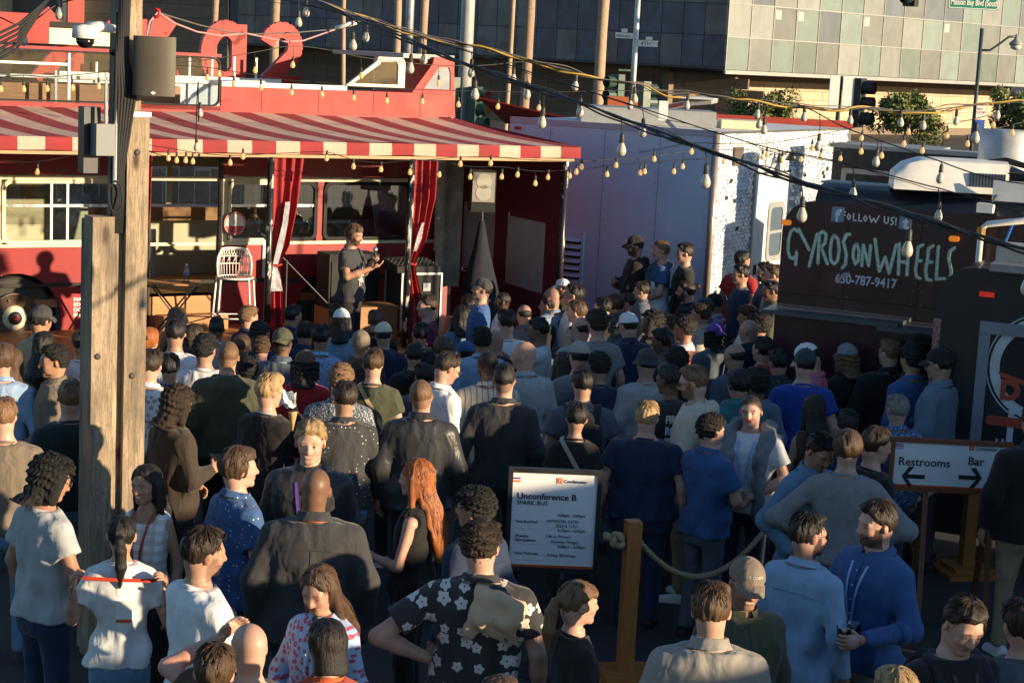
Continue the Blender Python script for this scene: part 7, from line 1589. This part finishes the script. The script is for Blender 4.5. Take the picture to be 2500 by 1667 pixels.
361,1127,W1.66,150,long,k,C,tank/checks,white,fine f smile lany:rust p:6 leg:black|smiling person with long black hair in white checked top
298,1246,W1.62,-4,pony,k,B,tee,white,fine f lanyback arm:up p:-2 leg:denim|person with black ponytail holding a red lanyard behind the back
112,1108,S1.78,-60,mop,k,C,tee,lgrey,fine p:22 glasses:wire lany:rust arm:down,low h:-8 leg:navy|person with wavy dark bob in pale grey T-shirt holding a cup
494,1279,S1.78,-62,short,d,B,tee,white,fine beard:stub p:8 h:-6 arm:cross glasses:top leg:black|person in white T-shirt with arms folded facing right
792,1363,W1.68,142,vlong,b,B,shirt/rfloral,sky,fine f shut p:24 h:10 arm:down,low strap2 leg:pink|person with very long brown hair in pink floral dress
803,1504,W1.62,6,bob,k,B,tee,rust,fine f lany:orange h:14|person with dark bob and red tee with orange lanyard
611,1510,S1.66,10,bald,l,A,tee,brown,fine lany:ltblue arm:brow,down h:14|bald person raising a bare arm to the forehead
521,1565,S1.66,-4,short,b,A,tee,navy,fine|person with brown hair in navy at the bottom edge
1222,1645,S1.70,-10,medium,b,A,tee,slate,fine|person with brown hair just entering the bottom edge
""".strip().split('\n')
for ln in CROWD:  # left-edge white shirt: the blue of the shade is put into its colour
    a, lab = ln.split('|'); f = a.split(',', 9); f += ['']*(10-len(f))
    person(float(f[0]), float(f[1]), f[2], f[3], f[4], f[5], f[6], f[7], f[8], f[9], lab)
SPK = person(862, 541, 'S1.70', '-112', 'medium', 'b', 'B', 'tee', 'char', 'fine floor:.45 beard:full open h:-6 p:14 arm:mic,talk leg:black Z:20.0 w:1.1 print', 'bearded person in charcoal T-shirt speaking into a microphone on the stage', None)
# ================================================================ boards, rope posts, tables and the things people hold
ink = mat('print_ink', (.012, .014, .02), .6, var=.05); ycor = mat('logo_orange', (.75, .16, .03), .5, var=.05); bluep = mat('stripe_blue', (.05, .07, .35), .5); redp = mat('stripe_red', (.5, .08, .08), .5); skyp = mat('stripe_sky', (.2, .35, .65), .5); purpp = mat('stripe_purple', (.25, .06, .3), .5)
board = mat('board_white', (.84, .84, .84), .4, var=.03); paper = mat('slip_paper', (.80, .81, .82), .6, var=.02); pen = mat('pen_ink', (.05, .05, .08), .6)
A = Fr(pd(1347, 1272, 11.9), 2); sb = frthing(A, 'notice_board', 'white talks board in black frame headed Unconference B SPARK BUS', 'sign')
az = lambda x, y: A(x, y); c0, c1 = az(1243, 1140), az(1457, 1400); L, Rr, Bt, Tp = c0[0], c1[0], c1[1], c0[1]
MB().b2(L+.03, Rr-.03, .0, .02, Bt+.03, Tp-.03).build('panel', board, sb)
MB().ring([(L, Bt), (Rr, Bt), (Rr, Tp), (L, Tp)], [(L+.03, Bt+.03), (Rr-.03, Bt+.03), (Rr-.03, Tp-.03), (L+.03, Tp-.03)], idf, -.012, .03).build('frame', black, sb)
MB().b2(L+.03, Rr-.03, -.004, -.001, Bt+.03, Bt+.046).build('base_stripe', mat('stripe_orange', (.55, .08, .015), .5), sb)
MB().tube([((L+Rr)/2, .03, 0), ((L+Rr)/2, .03, Bt)], .02).build('post', black, sb); MB().lathe([(.2, 0), (.2, .015), (.03, .03)], ((L+Rr)/2, .03, 0), 24).build('base', black, sb)
MB().b2(L+.032, L+.08, -.003, -.001, *[az(1250, q)[1] for q in (1168, 1164)]).build('stripe', purpp, sb); MB().b2(L+.032, L+.08, -.003, -.001, *[az(1250, q)[1] for q in (1175, 1171)]).build('stripe', ycor, sb)
u, z = az(1359, 1179); MB().b2(u, u+.037, -.003, -.001, z, z+.037).build('logo', ycor, sb); text('Y', .034, u+.0185, z+.006, -.0042, board, sb, align='CENTER'); 
def tx(s, size, x, y, mt=ink, al='LEFT', sx=1., bold=0., sh=0.): u, z = az(x, y); return text(s, size, u, z, -.003, mt, sb, align=al, sx=sx, bold=bold, shear=sh)
tx('Combinator', .031, 1377, 1178); tx('Unconference B', .060, 1262, 1216, bold=.0008); tx('SPARK BUS', .042, 1261, 1230)
for s_, y in (('4:30pm - 5:00pm', 1263), ('5:15pm - 5:45pm', 1300), ('6:00pm - 6:30pm', 1339)): tx(s_, .027, 1429, y, al='RIGHT')
tx('Paul Buchheit', .027, 1259, 1274); tx('Phaedra', .027, 1258, 1309); tx('Ellis-Lamkins', .027, 1257, 1319); tx('Ryan Petersen', .027, 1256, 1351)
for y0, y1 in ((1268, 1289), (1305, 1327), (1344, 1368)):
    a, b = az(1331, y1), az(1428, y0); MB().b2(a[0], b[0], -.0028, -.001, a[1], b[1]).build('paper_slip', paper, sb)
def tw(s, size, x, y): u, z = az(x, y); o = text(s, size, u, z, -.0042, pen, sb, shear=.15, sx=.95); return o
tw('ARTIFICIAL INTEL', .029, 1333, 1274); tw('2033 & YOU', .029, 1355, 1286); tw("Life as Prince's", .029, 1333, 1311); tw('Business Manger', .029, 1344, 1324); tw('Schlep Blindness', .031, 1334, 1357)
for y in (1288, 1326, 1365): a, b = az(1255, y), az(1328, y); MB().b2(a[0], b[0], -.002, -.001, a[1], a[1]+.002).build('rule', mat('rule_grey', (.45, .46, .48), .6), sb)
# restrooms and bar sign
A2 = Fr(pd(2320, 1140, 13.5), 0); s2 = frthing(A2, 'direction_sign', 'wooden framed sign pointing to Restrooms and Bar', 'sign'); az2 = lambda x, y: A2(x, y)
c0, c1 = az2(2176, 1066), az2(2462, 1210); L, Rr, Bt, Tp = c0[0], c1[0], c1[1], c0[1]; brf = woodmat('sign_frame_wood', (.16, .05, .02), (.25, .085, .035), (3, 12, 12), .5)
MB().b2(L+.03, Rr-.03, .0, .02, Bt+.03, Tp-.03).build('panel', board, s2)
MB().ring([(L, Bt), (Rr, Bt), (Rr, Tp), (L, Tp)], [(L+.035, Bt+.035), (Rr-.035, Bt+.035), (Rr-.035, Tp-.035), (L+.035, Tp-.035)], idf, -.015, .03).build('frame', brf, s2)
MB().b2(L+.035, Rr-.035, -.003, -.001, Bt+.035, Bt+.05).build('base_stripe', MATS['stripe_orange'], s2)
for u in (L+.30, Rr-.12): MB().bar((u, .03, Bt), (u-.04, -.25, 0), .04, .03).build('leg', brf, s2); MB().bar((u, .05, Bt), (u+.0, .3, 0), .04, .03).build('leg', brf, s2)
def tx2(s, size, x, y): u, z = az2(x, y); return text(s, size, u, z, -.003, ink, s2, bold=.001)
tx2('Restrooms', .088, 2192, 1134); tx2('Bar', .088, 2362, 1134); u, z = az2(2366, 1099); MB().b2(u, u+.034, -.003, -.001, z, z+.034).build('logo', ycor, s2); text('Y', .03, u+.017, z+.006, -.0042, board, s2, align='CENTER'); text('Combinator', .034, u+.045, z+.005, -.003, ink, s2)
for k, m_ in enumerate((bluep, redp, skyp)): MB().b2(L+.037, L+.10, -.003, -.001, Tp-.058-.014*k, Tp-.050-.014*k).build('stripe', m_, s2)
def arrow(x0, y, d):
    u, z = az2(x0, y); b = MB(); b.b2(u, u+d*.15, -.0032, -.001, z-.016, z+.016)
    for s in (-1, 1): b.prism([(u+d*.175, z), (u+d*.145, z+s*.0), (u+d*.085, z+s*.075), (u+d*.125, z+s*.075)], idf, -.0038-.0004*(s > 0), -.0012)
    b.build('arrow', ink, s2)
arrow(2340, 1164, 1); arrow(2258, 1164, -1)
# rope posts
def rpost(P, lab, h=1.08):
    t_ = thing('rope_post', lab, 'post', (P[0], P[1], 0), rad(12), 'wooden posts of the rope barrier')
    MB().b2(-.05, .05, -.05, .05, .075, h).build('post', orangew, t_); MB().b2(-.16, .16, -.16, .16, .04, .0745).build('base_step', orangew, t_); MB().b2(-.24, .24, -.24, .24, 0, .0395).build('base', orangew, t_); return t_
Pa = pz(1523, 1660, 0); top_y = 1290
rpost(Pa, 'orange brown wooden rope post in the foreground right of the talks board', 1.10)
Pb = pz(2355, 1398, 0); rpost(Pb, 'wooden rope post on a stepped base below the direction sign')
Pc = pz(1895, 1548, 0); rpost(Pc, 'wooden rope post hidden behind the denim jacket')
ropem = mat('rope_jute', (.42, .32, .18), .9, var=.25, scale=60, bmp=.004)
def rope(p, q, sag, lab):
    p, q = np.array(p), np.array(q); t_ = thing('rope', lab, 'rope', tuple(p), 0, 'ropes of the barrier'); n = 90; L_ = np.linalg.norm(q-p); d = (q-p)/L_; s_ = np.cross(d, [0, 0, 1]); s_ /= np.linalg.norm(s_)
    for k in range(3):
        pts = []
        for i in range(n+1):
            f = i/n; a = f*L_/.09*2*math.pi+k*2.094; c = p+(q-p)*f-np.array([0, 0, sag*4*f*(1-f)]); pts.append(c-p+(s_*math.cos(a)+np.array([0, 0, 1])*math.sin(a))*.0105)
        MB().tube(pts, .0125, 6).build('strand', ropem, t_, True)
    return t_
ra_ = np.array([Pa[0]+.05, Pa[1], .96]); rc_ = np.array([Pc[0]-.05, Pc[1]-.02, .95]); rope(ra_, rc_, .36, 'thick jute rope sagging from the foreground post to the right'); rope((Pc[0]+.05, Pc[1], .95), (Pb[0]-.05, Pb[1], .95), .25, 'jute rope running on below the direction sign')
kn = thing('rope_knot', 'knotted rope end on the left of the foreground post', 'rope', (Pa[0]-.05, Pa[1]-.03, .97)); kp = [(.03*math.cos(a*2)*(1+.3*math.cos(a*3))-.05, .03*math.sin(a*3), .035*math.sin(a*2)*(1+.3*math.cos(a*3))) for a in np.linspace(0, 2*math.pi, 60)[:-1]]; MB().tube(kp, .021, 8, closed=True).build('knot', ropem, kn, True); MB().tube([(-.08, 0, 0), (-.13, -.01, .03), (-.14, -.01, .05)], [.022, .028, .012], 8).build('tail', ropem, kn, True)
# orange tables and a folding chair among the crowd
otm = mat('table_orange', (.50, .11, .025), .4, var=.08)
def table(x, y, lab):
    p = pz(x, y, 1.02); t_ = thing('high_table', lab, 'table', (p[0], p[1], 0), 0, 'orange high tables in the crowd'); MB().lathe([(.40, .985), (.41, 1.0), (.41, 1.01), (.40, 1.02)], n=32).build('tabletop', otm, t_); MB().tube([(0, 0, .03), (0, 0, .984)], .035, 10).build('column', black, t_); MB().lathe([(.25, 0), (.25, .02), (.05, .035)], n=24).build('foot', black, t_)
table(125, 912, 'orange round high table beside the masked person'); table(1664, 868, 'orange high table top showing in the right crowd')
fc_ = thing('folding_chair', 'wooden slatted folding chair back among the seated rows', 'chair', pz(972, 905, .85)*np.array([1, 1, 0]), rad(8))
for sx in (-.2, .2): MB().bar((sx, -.02, .88), (sx, .30, 0), .03, .02).build('leg', counterw, fc_); MB().bar((sx*.9, .0, .45), (sx*.9, -.1, 0), .03, .02).build('leg', counterw, fc_)
for z in (.84, .76, .68): MB().b2(-.2, .2, -.02, .0, z-.03, z+.03).build('back_slat', counterw, fc_)
for k in range(5): MB().b2(-.19, .19, .02+.075*k, .085+.075*k, .44, .46).build('seat_slat', counterw, fc_)
# ---- held things
cupm = glassmat('clear_cup', (.93, .95, .97), .05, .05, 0., 1.25); beer = mat('beer', (.78, .36, .05), .15, var=.1); foam = mat('beer_foam', (.7, .6, .45), .8)
def held(lab, side, name, label, cat, off=(0, 0, 0)):
    h = HANDS[lab]; w, f = h[side]; d = (f-w)/np.linalg.norm(f-w); yw = rad(h['yaw']); fw = np.array([-math.sin(yw), math.cos(yw), 0]); inw = np.array([math.cos(yw), math.sin(yw), 0])*(1 if side == 'L' else -1)
    p = w+d*.075+inw*.045+np.array([0, 0, -.045])+np.array(off); return thing(name, label, cat, tuple(p))
def cup(t_, fill=0., mt=None):
    MB().lathe([(.030, 0), (.041, .115), (.043, .117), (.0405, .115), (.029, .004)], n=18).build('cup_wall', cupm, t_, True)
    if fill: MB().lathe([(.0285, .006), (.0285+.011*fill, .006+.11*fill)], n=16).build('drink', beer, t_, True); MB().lathe([(.0288+.011*fill, .006+.11*fill), (.0288+.011*fill, .012+.11*fill)], n=16).build('foam', foam, t_)
lb = lambda s: [k for k in HANDS if s in k][0]
cup(held(lb('holding a cup of beer'), 'L', 'plastic_cup', 'clear plastic cup of amber beer held by the blue shirt', 'cup'), .8)
cup(held(lb('holding a cup of beer'), 'L', 'plastic_cup', 'second empty clear cup nested behind the beer', 'cup', (.06, .05, .01)), 0)
cup(held(lb('brown fleece'), 'R', 'plastic_cup', 'small clear cup held by the brown fleece', 'cup'), .3)
cup(held(lb('wavy dark bob'), 'R', 'plastic_cup', 'empty clear cup held by the wavy haired person at left', 'cup'), 0)
cup(held(lb('holding beer by the trailer'), 'R', 'plastic_cup', 'amber beer cup beside the sequin wall', 'cup', (.1, -.1, .08)), .8)
t_ = held(lb('white paper cup'), 'R', 'paper_cup', 'white paper coffee cup held against a black sweater', 'cup', (0, 0, .03)); MB().lathe([(.03, 0), (.042, .11)], n=16).build('cup_wall', white, t_, True); MB().lathe([(.044, .11), (.044, .12), (.038, .128)], n=16).build('lid', white, t_)
t_ = held(lb('speaking into'), 'L', 'microphone', 'silver headed handheld microphone held by the speaker', 'microphone', (0, -.0, -.02)); MB().lathe([(.011, -.06), (.014, .10), (.018, .13)], n=12).build('handle', black, t_, True); MB().lathe([(.018, .13), (.027, .145), (.028, .16), (.022, .18), (.008, .187)], n=14).build('grille', steel, t_, True)
t_ = held(lb('eating ice cream'), 'L', 'ice_cream_cone', 'wafer ice cream cone held low by the blond person', 'cone', (.42, .1, -.02)); t_.location = tuple(pd(714, 1030, 12.2)); MB().lathe([(.006, -.06), (.03, .06), (.032, .07)], n=14).build('wafer', mat('wafer', (.55, .32, .13), .8), t_, True)
t_ = thing('paper_napkin', 'crumpled white paper napkin at the mouth of the blond person', 'napkin', tuple(pd(700, 975, 12.4))); b = MB(); b.grid([[(.018*i-.05+.01*RNG.rand(), .03*math.sin(i*1.3+j)+.01*j, .02*j-.06+.014*RNG.rand()+.01*math.sin(i*2)) for i in range(7)] for j in range(6)]); b.build('sheet', white, t_, fix=False)
t_ = held(lb('pink polo'), 'R', 'phone', 'black phone held by the pink polo', 'phone', (-.05, .02, .03)); MB().box((0, 0, 0), (.075, .15, .009), Matrix.Rotation(.5, 3, 'X')).build('case', blackm, t_)
